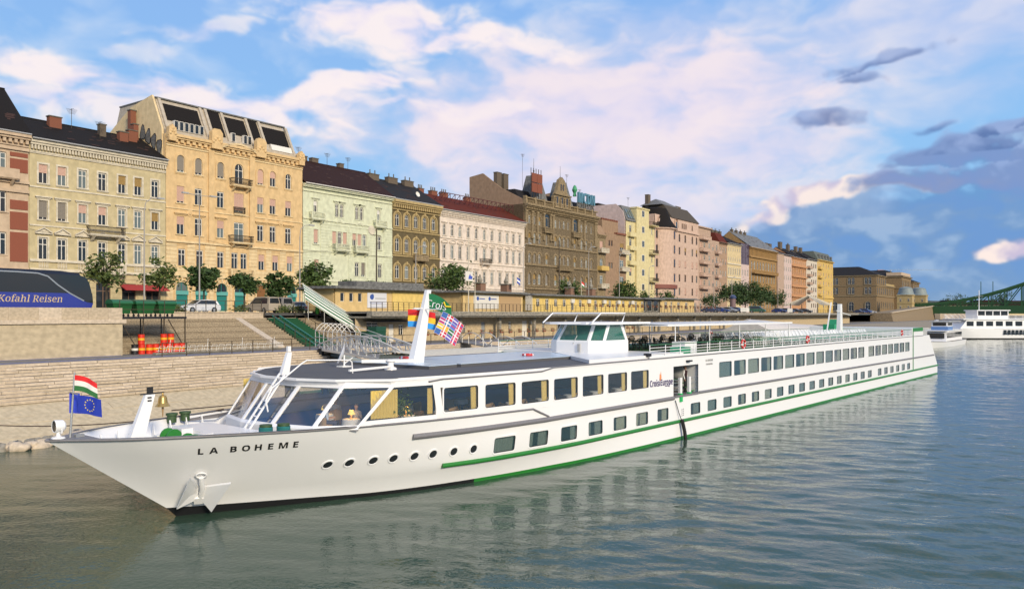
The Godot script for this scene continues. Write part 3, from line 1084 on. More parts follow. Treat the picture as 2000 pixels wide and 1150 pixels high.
func house(called: String, label: String, u0: float, w: float, top: float, d: float, wall: String, floors: Array, opt := {}) -> Node3D:
	# floors: [y, height, width, [x...], options]; y above the river
	var t := thing(called, label, opt.get("category", "house"), Q(u0, opt.get("w", 0.0), 0), opt.get("turn", qb))
	t.set_meta("wall_mat", wall)
	var holes := []
	for f in floors:
		for x in f[3]:
			holes.append([x - f[2] / 2, x + f[2] / 2, f[0], f[0] + f[1], f[4].get("arch", 0)])
	part(t, "front_wall", wall_mb(0, w, TOP, top, holes, 0.24), M(wall))
	var b := MB.new()
	b.bx(0, w, TOP, top, -d, -0.26)
	part(t, "rear_walls", b, M(opt.get("side", wall)))
	for f in floors:
		var o: Dictionary = f[4]
		var k := 0
		for x in f[3]:
			var q := o.duplicate()
			var ch: String = o.get("blinds", "")
			if ch:
				match ch[k % ch.length()]:
					"p": q.merge({"blind": 0.45, "blind_mat": "blind_pink"})
					"P": q.merge({"blind": 0.9, "blind_mat": "blind_pink"})
					"g": q.merge({"blind": 0.88, "blind_mat": "blind_grey"})
					"y": q.merge({"blind": 0.5, "blind_mat": "blind_tan"})
					"w": q.merge({"blind": 0.35, "blind_mat": "frame_white"})
					"c": q.merge({"glass": "house_glass_pale"}, true)
			if rng.randf() < 0.22: q.glass = "house_glass_pale"
			window_at(t, x, f[0], f[2], f[1], q)
			k += 1
	return t

func evenly(n: int, x0: float, x1: float) -> Array:
	var o := []
	for k in n: o.append(x0 + (x1 - x0) * k / maxf(n - 1, 1))
	return o

func tree(called: String, label: String, at: Vector3, h: float, r: float, trunk: float, leaf: String, group: String, seedn: int, round_crown := true, count := 900) -> Node3D:
	var t := thing(called, label, "tree", at, Basis(Vector3.UP, seedn * 1.3), group)
	var rg := RandomNumberGenerator.new()
	rg.seed = seedn
	var b := MB.new()
	var cy := trunk + (h - trunk) * 0.5
	var ry := (h - trunk) * 0.5
	b.tube([Vector3(0, -0.1, 0), Vector3(0.03, trunk * 0.6, 0.02), Vector3(-0.04, trunk + ry * 0.5, 0.03), Vector3(0.02, trunk + ry * 1.3, 0)], [0.05 * h * 0.5 + 0.03, 0.04 * h * 0.45 + 0.02, 0.03 * h * 0.4, 0.02], 8)
	part(t, "trunk", b, M("bark"))
	b = MB.new()
	var tips := []
	for k in 9:
		var a := k * 2.4 + rg.randf()
		var e := Vector3(cos(a) * r * rg.randf_range(0.4, 0.75), cy + ry * rg.randf_range(-0.55, 0.6), sin(a) * r * rg.randf_range(0.4, 0.75))
		b.tube([Vector3(0, trunk + rg.randf() * ry * 0.6, 0), e * Vector3(0.5, 0.93, 0.5), e], [0.02 * h * 0.4, 0.04, 0.012], 5)
		tips.append(e)
	part(t, "limbs", b, M("bark"))
	b = MB.new()
	var clumps := []
	for k in 34:
		var d := Vector3(rg.randfn(), rg.randfn(), rg.randfn()).normalized() * pow(rg.randf(), 0.4)
		clumps.append([Vector3(d.x * r * 0.86, cy + d.y * ry * 0.88, d.z * r * 0.86) if rg.randf() < 0.75 else tips[k % 9], r * rg.randf_range(0.16, 0.36) * (1.0 if round_crown else 1.25), rg.randf_range(0.75, 1.25)])
	for k in int(count * 1.5):
		var q: Array = clumps[rg.randi() % clumps.size()]
		var d := Vector3(rg.randfn(), rg.randfn() * 0.8, rg.randfn())
		var p: Vector3 = q[0] + d * q[1] * 0.62
		var s := rg.randf_range(0.14, 0.27) * (0.6 + h * 0.1)
		var x := Vector3(rg.randfn(), rg.randfn() * 0.5, rg.randfn()).normalized()
		var y := x.cross(Vector3(rg.randfn(), rg.randfn(), rg.randfn())).normalized()
		var g: float = q[2] * rg.randf_range(0.75, 1.3)
		b.col = Color(g * rg.randf_range(0.85, 1.2), g, g * rg.randf_range(0.6, 1.1))
		b.quad(p - x * s, p - y * s * 0.5, p + x * s, p + y * s * 0.5)
	part(t, "crown", b, M(leaf))
	return t

# ---------------------------------------------------------------- the row of houses
func make_street() -> void:
	for c in [["stucco_blush", 0.55, 0.42, 0.29], ["stucco_beige", 0.54, 0.455, 0.265], ["stucco_amber", 0.68, 0.48, 0.245], ["stucco_amber_pale", 0.72, 0.56, 0.32], ["stucco_mint", 0.64, 0.66, 0.47], ["stucco_olive", 0.135, 0.105, 0.055], ["trim_ochre", 0.44, 0.33, 0.155], ["stucco_ivory", 0.72, 0.62, 0.52], ["stone_sooty", 0.215, 0.165, 0.10], ["stone_sooty_trim", 0.33, 0.25, 0.145], ["stucco_umber", 0.33, 0.22, 0.14], ["stucco_lemon", 0.66, 0.57, 0.31], ["stucco_rose", 0.58, 0.42, 0.325], ["stucco_rose_dim", 0.46, 0.33, 0.245], ["stucco_tan", 0.40, 0.27, 0.18], ["stucco_cream", 0.64, 0.51, 0.29], ["stucco_pale", 0.60, 0.47, 0.42], ["stone_tawny", 0.42, 0.26, 0.11], ["stucco_orange", 0.52, 0.28, 0.14], ["stucco_white", 0.62, 0.55, 0.45], ["stucco_gold", 0.62, 0.43, 0.14], ["kiosk_wall", 0.66, 0.48, 0.22], ["kiosk_yellow", 0.74, 0.54, 0.18], ["stone_museum", 0.31, 0.215, 0.115]]:
		mat(c[0], Color(c[1], c[2], c[3]), 0.9, "stain" if c[0].begins_with("stone") else "streak", 0.2 if c[0].begins_with("stone") else 0.07).metallic_specular = 0.3
	mat("trim_pale", Color(0.66, 0.59, 0.45), 0.85, "patch", 0.2)
	mat("trim_mint", Color(0.66, 0.67, 0.48), 0.85, "patch", 0.2)
	mat("trim_ivory", Color(0.74, 0.64, 0.52), 0.85, "patch", 0.2)
	mat("brick_red", Color(0.33, 0.10, 0.055), 0.9, "grain", 0.6)
	mat("chimney_brick", Color(0.28, 0.10, 0.055), 0.9, "grain", 0.5)
	mat("chimney_old", Color(0.17, 0.13, 0.09), 0.9, "grain", 0.5)
	mat("tile_black", Color(0.022, 0.019, 0.018), 0.8, "grain", 0.35)
	mat("tile_maroon", Color(0.045, 0.022, 0.02), 0.8, "grain", 0.35)
	mat("tile_red", Color(0.15, 0.035, 0.022), 0.8, "grain", 0.35)
	mat("tile_slate", Color(0.030, 0.028, 0.028), 0.7, "grain", 0.35)
	mat("tile_odd", Color(0.085, 0.05, 0.042), 0.8, "grain", 0.4)
	mat("zinc", Color(0.21, 0.21, 0.20), 0.5, "stain", 0.2)
	mat("zinc_pale", Color(0.50, 0.43, 0.33), 0.6, "patch", 0.2)
	mat("blind_pink", Color(0.52, 0.33, 0.25), 0.8)
	mat("blind_grey", Color(0.21, 0.185, 0.15), 0.8)
	mat("blind_tan", Color(0.30, 0.19, 0.06), 0.8)
	for k in ["tile_black", "tile_maroon", "tile_red", "tile_slate", "tile_odd", "zinc"]: M(k).metallic_specular = 0.22
	var P := "trim_pale"
	# 1 brick-panelled house
	var t := house("brick_panel_house", "pinkish house with red brick panels at the corner behind the blue coach", -44.0, 16.05, 29.6, 13, "stucco_blush", [
		[24.9, 2.3, 1.2, evenly(4, 2.0, 13.0), {"sill": "stucco_blush", "surround": "stucco_blush"}], [20.2, 2.4, 1.2, evenly(4, 2.0, 13.0), {"sill": "stucco_blush", "surround": "stucco_blush"}], [15.2, 2.6, 1.2, evenly(4, 2.0, 13.0), {"surround": "stucco_blush"}], [9.6, 2.6, 1.6, evenly(3, 3, 12), {}]])
	for y in [[26.85, 27.35], [25.0, 26.6], [20.6, 21.7], [18.2, 20.3], [14.4, 17.9]]:
		var b := MB.new()
		b.bx(14.0, 15.95, y[0], y[1], 0, 0.07)
		part(t, "brick_panel", b, M("brick_red"))
	for y in [23.7, 22.6, 13.3, 27.6]: course(t, 16.05, y, 0.28, 0.26, "stucco_blush")
	cornice(t, 16.05, 29.6, 1.5, 0.8, "stucco_blush", 0.6)
	gable_roof(t, 16.05, 13, 29.6, 6.5, "tile_black")
	chimney(t, 12.4, -1.8, 33.0, 1.0, 0.8, 3.2, "chimney_brick")
	balcony(t, 12.6, 24.3, 4.2, 0.9, "panel", "stucco_blush")
	# 2 beige house
	var xs := [1.55, 3.75, 6.25, 8.75, 11.35, 13.55, 15.95]
	var low := [9.0, 3.2, 1.9, [2.2, 5.0, 8.9, 12.3, 15.6], {"frame": "frame_brown"}]
	t = house("beige_house", "plain beige town house with triangular window pediments and black tiled roof", -27.85, 17.5, 29.3, 12, "stucco_beige", [
		[24.1, 2.3, 1.05, xs, {"surround": "trim_pale", "sill": "trim_pale", "blinds": "pp..yy.", "grow": 0.22}],
		[19.7, 2.3, 1.05, xs, {"surround": "trim_pale", "sill": "trim_pale", "ped": "flat", "blinds": "ggppc.y"}],
		[14.9, 2.6, 1.05, xs, {"surround": "trim_pale", "ped": "tri", "blinds": ".....cc"}], low])
	cornice(t, 17.5, 29.35, 1.6, 0.62, P, 0.36)
	course(t, 17.5, 27.6, 0.14, 0.12, P)
	course(t, 17.5, 23.5, 0.12, 0.1, P)
	course(t, 17.5, 18.85, 0.12, 0.1, P)
	course(t, 17.5, 14.55, 0.2, 0.22, P)
	course(t, 17.5, 13.4, 0.22, 0.3, P)
	for x in xs: # baluster panels below the windows
		var b := MB.new()
		for k in 6: b.lathe(Vector3(x - 0.5 + k * 0.2, 13.75, 0.1), [Vector2(0.05, 0), Vector2(0.075, 0.25), Vector2(0.04, 0.55), Vector2(0.06, 0.78)], 6)
		part(t, "balusters", b, M(P))
	rustic(t, 17.5, 8.5, 13.3, 0.6, [[1.2, 3.2, 9, 12.2], [4.0, 6.0, 9, 12.2], [7.9, 9.9, 9, 12.2], [11.3, 13.3, 9, 12.2], [14.6, 16.6, 9, 12.2]], "stucco_beige")
	balcony(t, 9.0, 18.4, 4.6, 1.1, "iron", P)
	balcony(t, 8.9, 13.5, 4.8, 1.2, "stone", P)
	var b := MB.new()
	b.hexa([Vector3(11.0, 12.0, 0), Vector3(17.2, 12.0, 0), Vector3(17.2, 11.3, 1.6), Vector3(11.0, 11.3, 1.6), Vector3(11.0, 12.1, 0), Vector3(17.2, 12.1, 0), Vector3(17.2, 11.4, 1.6), Vector3(11.0, 11.4, 1.6)])
	part(t, "awning", b, mat("awning_red", Color(0.33, 0.03, 0.03), 0.8), Vector3.ZERO, Basis(), "red shop awning")
	gable_roof(t, 17.5, 12, 29.3, 3.6, "tile_black")
	for c in [[4.9, -4.5, 1.5, 1.2, "chimney_brick"], [11.0, -4.5, 0.8, 1.4, "chimney_old"], [13.6, -4.0, 1.2, 0.8, "chimney_brick"], [15.2, -4.6, 1.2, 1.4, "chimney_brick"], [16.2, -5.6, 0.7, 2.6, "chimney_brick"]]:
		chimney(t, c[0], c[1], 32.2, c[2], 0.8, c[3], c[4])
	chimney(t, 16.9, -7.6, 32.6, 0.8, 0.8, 4.6, "chimney_brick")
	antenna(t, 7.2, -4.8, 32.5, 2.6)
	antenna(t, 10.0, -3.0, 31.5, 2.2)
	make_amber()
	# 4 mint house
	t = house("mint_house", "pale mint green town house with stone balconies and dark maroon roof", 13.55, 20.7, 29.5, 14, "stucco_mint", [
		[24.7, 2.2, 0.8, [2.6, 7.3, 8.4, 11.9, 13.0, 17.2], {"surround": "trim_mint", "ped": "flat", "blinds": "w....w"}],
		[19.8, 2.4, 0.95, [2.7, 6.7, 7.9, 9.1, 11.3, 12.5, 13.7, 17.4], {"surround": "trim_mint", "grow": 0.12, "blinds": "PP.PpP..", "sill": "trim_mint"}],
		[14.8, 2.4, 1.0, [2.8, 11.9, 13.4, 17.5], {"surround": "trim_mint", "blinds": "p.g."}],
		[9.2, 2.8, 1.4, [2.8, 6.5, 10.3, 14.0, 17.6], {"frame": "frame_brown"}]])
	for y in [[23.75, 0.16], [18.6, 0.14], [13.6, 0.25]]: course(t, 20.7, y[0], y[1], 0.18, "trim_mint")
	cornice(t, 20.7, 29.5, 1.2, 0.6, "trim_mint", 0.0)
	rustic(t, 20.7, 14.0, 23.6, 0.48, [[1.9, 3.6, 14, 23.6], [6.0, 9.8, 14.2, 22.6], [10.6, 14.4, 14.2, 22.6], [16.6, 18.4, 14, 23.6]], "stucco_mint")
	for x in [2.6, 17.2]: balcony(t, x, 23.95, 2.9, 0.9, "stone", "trim_mint")
	for x in [7.9, 12.5]: balcony(t, x, 19.1, 3.3, 1.0, "stone", "trim_mint")
	balcony(t, 3.0, 14.0, 3.4, 0.9, "stone", "trim_mint", false)
	for x in [7.9, 12.5]: # carved crests over the middle bays
		b = MB.new()
		for k in 5: b.lathe(Vector3(x - 0.7 + k * 0.35, 23.7 + 0.45 * sin(PI * (k + 0.5) / 5), 0.06), [Vector2(0.3, 0), Vector2(0.22, 0.14), Vector2(0, 0.2)], 7, Basis(Vector3.RIGHT, PI / 2))
		part(t, "crest", b, M("trim_mint"))
	gable_roof(t, 20.7, 14, 29.5, 5.2, "tile_maroon", "frame_white")
	for c in [[3.6, 1.5], [6.2, 1.2], [8.6, 1.4], [14.8, 1.0]]: chimney(t, c[0], -7.4, 34.6, c[1], 0.9, 1.0, "chimney_old")
	for x in [5.0, 11.5, 16.5]: antenna(t, x, -7.2, 34.8, 2.3)
	# 5 olive house
	xs = [1.3, 3.85, 6.4, 8.9, 11.5]
	var arched := {"arch": 1, "surround": "trim_ochre", "ped": "hood", "trim": "trim_ochre", "sill": "trim_ochre"}
	t = house("olive_house", "dark olive brown house with rows of ochre arched windows", 34.25, 13.45, 29.4, 14, "stucco_olive", [
		[24.5, 2.3, 1.15, xs, arched], [19.8, 2.5, 1.15, xs, arched], [14.8, 2.5, 1.15, xs, arched], [9.2, 2.8, 1.3, xs, {"arch": 1, "surround": "stucco_olive"}]])
	cornice(t, 13.45, 29.4, 1.9, 0.9, "trim_ochre", 0.55)
	for y in [23.6, 18.9, 13.6]: course(t, 13.45, y, 0.16, 0.14, "trim_ochre")
	balcony(t, 7.4, 18.5, 3.6, 0.9, "panel", "stone_sooty_trim")
	gable_roof(t, 13.45, 14, 29.4, 4.6, "tile_slate")
	for x in [1.5, 6.6, 11.2]: chimney(t, x, -6.6, 33.9, 2.6, 1.0, 0.8, "chimney_old", 2)
	b = MB.new()
	b.lathe(Vector3(8.4, 31.3, -1.4), [Vector2(0, 0), Vector2(0.35, 0.05), Vector2(0.55, 0.16)], 12, Basis(Vector3.RIGHT, 1.2))
	b.tube([Vector3(8.4, 30.2, -1.4), Vector3(8.4, 31.3, -1.4)], 0.04, 5)
	part(t, "satellite_dish", b, M("frame_white"))
	# 6 ivory house
	xs = [1.3, 3.8, 6.3, 9.0, 11.7, 14.5, 17.2, 20.1, 22.8, 25.2, 27.7]
	t = house("ivory_house", "long ivory white house with arched upper windows under a dark red roof", 47.7, 29.6, 28.9, 13, "stucco_ivory", [
		[23.9, 2.2, 0.95, xs, {"arch": 1, "surround": "trim_ivory", "ped": "flat", "sill": "trim_ivory", "blinds": "..c"}],
		[19.4, 2.7, 1.05, xs, {"surround": "trim_ivory", "sill": "trim_ivory", "ped": "seg", "blinds": ".c.."}],
		[14.5, 2.7, 1.05, xs, {"surround": "trim_ivory", "sill": "trim_ivory", "ped": "flat", "blinds": "c.."}],
		[9.3, 2.7, 1.2, xs, {"arch": 1}]])
	for y in [23.3, 18.7, 13.5]: course(t, 29.6, y, 0.2, 0.2, "trim_ivory")
	cornice(t, 29.6, 28.9, 1.3, 0.6, "trim_ivory", 0.5)
	balcony(t, 14.5, 18.9, 3.4, 0.9, "iron", "trim_ivory")
	gable_roof(t, 29.6, 13, 28.9, 3.8, "tile_red")
	b = MB.new()
	for k in 17:
		var x := 3.0 + k * 1.6
		b.bar(Vector3(x, 31.2, -2.5), Vector3(x, 33.0, -2.5), 0.1)
		b.bar(Vector3(x, 33.0, -2.5), Vector3(x, 31.4, -4.2), 0.08)
	b.bar(Vector3(3, 33.0, -2.5), Vector3(28.6, 33.0, -2.5), 0.12)
	b.bar(Vector3(3, 32.0, -2.5), Vector3(28.6, 32.0, -2.5), 0.08)
	part(t, "roof_rack", b, mat("rack_red", Color(0.09, 0.02, 0.02), 0.7))
	for c in [[2.5, 1.4], [6.5, 1.8], [10, 1.8], [18.0, 1.6]]: chimney(t, c[0], -7.5, 32.3, c[1], 1.0, 1.6, "chimney_brick", 3)
	make_sooty()
	make_right_row()

func make_amber() -> void:
	var xs := [2.2, 5.0, 8.6, 15.6, 17.9, 20.9]
	var w := 23.75
	var T := "stucco_amber_pale"
	var t := house("amber_house", "tall amber yellow corner house with arched top windows and black panelled attic", -10.3, w, 33.2, 15, "stucco_amber", [
		[28.1, 2.4, 1.15, [2.2, 5.0, 8.6, 15.6, 17.9, 20.9], {"arch": 1, "surround": "stucco_amber", "grow": 0.3, "sill": T, "blinds": "ggPPp.P".replace("PP", "gP")}],
		[27.7, 3.0, 1.5, [11.75], {"arch": 1, "surround": "stucco_amber", "grow": 0.5}],
		[23.8, 2.35, 1.15, xs, {"sill": T, "blinds": "P..pppp"}], [23.4, 2.9, 1.7, [11.75], {"blinds": "P"}],
		[19.4, 2.5, 1.15, xs, {"sill": T, "ped": "flat", "trim": "stucco_amber", "blinds": "p.p...."}], [19.0, 2.9, 1.7, [11.75], {"blinds": "c"}],
		[15.0, 2.35, 1.1, [2.4, 5.2, 8.6, 11.0, 12.6, 15.8, 18.4, 21.2], {"blinds": ".....ppp"}],
		[8.6, 4.1, 1.8, [2.4, 5.4, 8.8, 11.9, 15.8, 21.6], {"arch": 1, "frame": "shop_teal", "glass": "house_glass", "surround": T}]] if mat("shop_teal", Color(0.01, 0.17, 0.15), 0.6) else [])
	rustic(t, w, 13.7, 18.1, 0.55, [[1.7, 3.1, 14.9, 17.5], [4.5, 5.9, 14.9, 17.5], [7.9, 9.3, 14.9, 17.5], [10.2, 13.4, 14.9, 17.5], [15.1, 16.5, 14.9, 17.5], [17.7, 19.1, 14.9, 17.5], [20.5, 21.9, 14.9, 17.5]], T)
	rustic(t, w, 8.5, 13.3, 0.6, [[1.1, 3.7, 8.5, 13.2], [4.1, 6.7, 8.5, 13.2], [7.5, 10.1, 8.5, 13.2], [10.6, 13.2, 8.5, 13.2], [14.5, 17.1, 8.5, 13.2], [20.3, 22.9, 8.5, 13.2]], T)
	for y in [[18.2, 0.22], [13.35, 0.25], [31.55, 0.16], [22.9, 0.1]]: course(t, w, y[0], y[1], 0.24 if y[0] < 20 else 0.12, T)
	cornice(t, w, 33.25, 1.4, 0.7, "stucco_amber", 0.9)
	for x in [7.0, 14.0]: # giant shafts beside the middle bay
		var b := MB.new()
		b.bx(x - 0.45, x + 0.45, 18.4, 33.0, 0, 0.22)
		part(t, "pilaster", b, M("stucco_amber"))
	for x in [7.6, 15.3, 0.6, 23.1]: # ornamental blocks on the parapet
		var b := MB.new()
		var big: float = 1.0 if x > 1 and x < 20 else 0.6
		b.bx(x - 0.9 * big, x + 0.9 * big, 32.2, 34.6 * (0.985 if big < 1 else 1.0), 0, 0.75)
		b.prism(PackedVector2Array([Vector2(x - 0.9 * big, 34.6), Vector2(x + 0.9 * big, 34.6), Vector2(x + 0.5 * big, 35.1), Vector2(x - 0.5 * big, 35.1)]) if big == 1.0 else PackedVector2Array([Vector2(x - 0.5, 34.0), Vector2(x + 0.5, 34.0), Vector2(x, 34.5)]), 0.05, 0.7)
		for k in 5:
			b.lathe(Vector3(x + (k - 2) * 0.32 * big, 33.9 - absf(k - 2) * 0.35, 0.72), [Vector2(0.24, 0), Vector2(0.2, 0.12), Vector2(0.0, 0.2)], 7, Basis(Vector3.RIGHT, PI / 2))
		part(t, "parapet_ornament", b, M("stucco_amber"))
	var arc := MB.new() # swept gable over the middle bay
	var pts := []
	for k in 13:
		var s := -1.0 + k / 6.0
		pts.append(Vector3(11.5 + s * 3.2, 32.6 + 0.9 * cos(s * PI * 0.5), 0.35))
	for k in 12: arc.bar(pts[k], pts[k + 1], 0.7, 0.26)
	part(t, "middle_gable", arc, M(T))
	for x in [3.6, 7.0, 16.7, 19.4]: # carved rosettes between the storeys
		var b := MB.new()
		b.lathe(Vector3(x, 22.5, 0.0), [Vector2(0.5, 0), Vector2(0.5, 0.08), Vector2(0.3, 0.1), Vector2(0.22, 0.2), Vector2(0, 0.22)], 10, Basis(Vector3.RIGHT, PI / 2))
		part(t, "rosette", b, M("stucco_amber"))
	balcony(t, 11.75, 27.4, 3.4, 1.1, "iron", T)
	balcony(t, 11.75, 18.9, 3.8, 1.1, "iron", T)
	balcony(t, 11.9, 13.9, 4.2, 0.9, "stone", T)
	balcony(t, 11.75, 23.2, 2.0, 0.3, "iron", T, false)
	# attic storey: raking ribs, black panels, flat roof
	var r := MB.new()
	r.bx(0.3, w - 0.3, 33.2, 33.9, -14.5, -0.4)
	r.hexa([Vector3(0.3, 33.9, -14.5), Vector3(w - 0.3, 33.9, -14.5), Vector3(w - 0.3, 33.9, -0.9), Vector3(0.3, 33.9, -0.9), Vector3(0.3, 38.6, -12.5), Vector3(w - 1.0, 38.6, -12.5), Vector3(w - 1.6, 38.6, -3.2), Vector3(0.3, 38.6, -3.2)])
	var roof := part(t, "attic", r, M("zinc_pale"))
	var lean := func(x0: float, x1: float, y0: float, y1: float, lift: float) -> MB:
		var p := MB.new()
		var zz := func(y: float) -> float: return -0.9 - (y - 33.9) / 4.7 * 2.3
		p.hexa([Vector3(x0, y0, zz.call(y0) - 0.2), Vector3(x1, y0, zz.call(y0) - 0.2), Vector3(x1, y0, zz.call(y0) + lift), Vector3(x0, y0, zz.call(y0) + lift), Vector3(x0, y1, zz.call(y1) - 0.2), Vector3(x1, y1, zz.call(y1) - 0.2), Vector3(x1, y1, zz.call(y1) + lift), Vector3(x0, y1, zz.call(y1) + lift)])
		return p
	for p in [[1.2, 6.6, 35.5, 38.0], [8.2, 10.3, 34.6, 38.5], [11.0, 14.6, 35.4, 38.1], [15.3, 17.0, 34.4, 38.5], [17.9, 22.3, 35.0, 37.9]]:
		part(roof, "black_panel", lean.call(p[0], p[1], p[2], p[3], 0.12), M("tile_black"))
	for x in [0.5, 6.9, 7.75, 10.5, 14.8, 17.2, 22.5]:
		part(roof, "rib", lean.call(x, x + 0.42, 33.9, 38.62, 0.32), M("zinc_pale"))
	for p in [[1.6, 6.4], [10.9, 12.2], [13.0, 14.5]]:
		var n := int((p[1] - p[0]) / 0.75)
		for k in n:
			var b := MB.new()
			var x: float = p[0] + (p[1] - p[0]) * k / n
			b.bx(x, x + 0.62, 34.05, 35.35, -1.0, -0.55)
			var f := part(roof, "attic_window", b, M("frame_white"))
			b = MB.new()
			b.bx(x + 0.06, x + 0.56, 34.1, 35.28, -0.55, -0.54)
			part(f, "pane", b, M("house_glass"))
	var b := MB.new()
	b.hexa([Vector3(18.2, 34.0, -0.95), Vector3(22.2, 34.0, -0.95), Vector3(22.2, 34.0, -0.5), Vector3(18.2, 34.0, -0.5), Vector3(18.2, 34.95, -1.2), Vector3(22.2, 34.95, -1.2), Vector3(22.2, 34.95, -0.9), Vector3(18.2, 34.95, -0.9)])
	part(roof, "white_screen", b, M("frame_white"))
	b = MB.new()
	b.bx(0.2, w - 1.2, 38.6, 38.78, -12.6, -2.9)
	part(roof, "roof_edge", b, M("zinc"))
	# bare firewall towards the beige house
	b = MB.new()
	b.prism(PackedVector2Array([Vector2(0.6, 29), Vector2(15, 29), Vector2(15, 35.0), Vector2(9.0, 38.0), Vector2(3.4, 39.0), Vector2(0.9, 34.0)]), -0.15, 0.15, Transform3D(Basis(Vector3.UP, PI / 2), Vector3(0.05, 0, 0)))
	part(t, "firewall", b, M("stucco_amber_pale"))
	# painted tag on the firewall: puffed grey letters with black outlines
	var k := 0
	for p in [[1.5, 32.6], [2.9, 33.5], [4.3, 34.3], [5.7, 35.0]]:
		var bb := MB.new()
		var o := PackedVector2Array()
		var inn := PackedVector2Array()
		for i in 12:
			var a := TAU * i / 12
			var rr := 0.98 + 0.18 * sin(a * 3 + k)
			o.append(Vector2(p[0] + cos(a) * rr * 0.75, p[1] - 1.1 + sin(a) * rr * 1.15))
			inn.append(Vector2(p[0] + cos(a) * rr * 0.60, p[1] - 1.1 + sin(a) * rr * 0.97))
		var tr := Transform3D(Basis(Vector3.UP, PI / 2), Vector3(0, 0, 0))
		bb.prism(o, -0.115, -0.106, tr)
		var g := part(t, "painted_letter", bb, M("black"))
		bb = MB.new()
		bb.prism(inn, -0.122, -0.117, tr)
		part(g, "letter_fill", bb, M("zinc"))
		k += 1
	for i in 6: # carved keystones over the shop arches
		var x: float = [2.4, 5.4, 8.8, 11.9, 15.8, 21.6][i]
		for j in 5:
			var a := PI * (0.18 + 0.16 * j)
			var bb := MB.new()
			bb.box(Vector3(x + cos(a) * 1.4, 11.8 + sin(a) * 1.4, 0.09), Vector3(0.26, 0.72, 0.16), Basis(Vector3(0, 0, 1), a - PI / 2))
			part(t, "arch_stone", bb, M(T))
		if i != 4:
			var bb := MB.new()
			bb.bx(x - 0.95, x + 0.95, 10.9, 11.45, 0.02, 0.14)
			part(t, "shop_sign", bb, mat("sign_teal", Color(0.10, 0.34, 0.30), 0.6))
			bb = MB.new()
			bb.bx(x - 0.82, x + 0.82, 8.5, 10.8, -0.12, -0.06)
			part(t, "shop_door", bb, M("shop_teal"))
	b = MB.new()
	b.prism(outline(1.7, 4.0, 1, -0.05), -0.12, -0.05, Transform3D(Basis(), Vector3(15.8, 8.6, 0)))
	part(t, "entrance_door", b, mat("door_wood", Color(0.30, 0.13, 0.035), 0.6, "grain", 0.6))

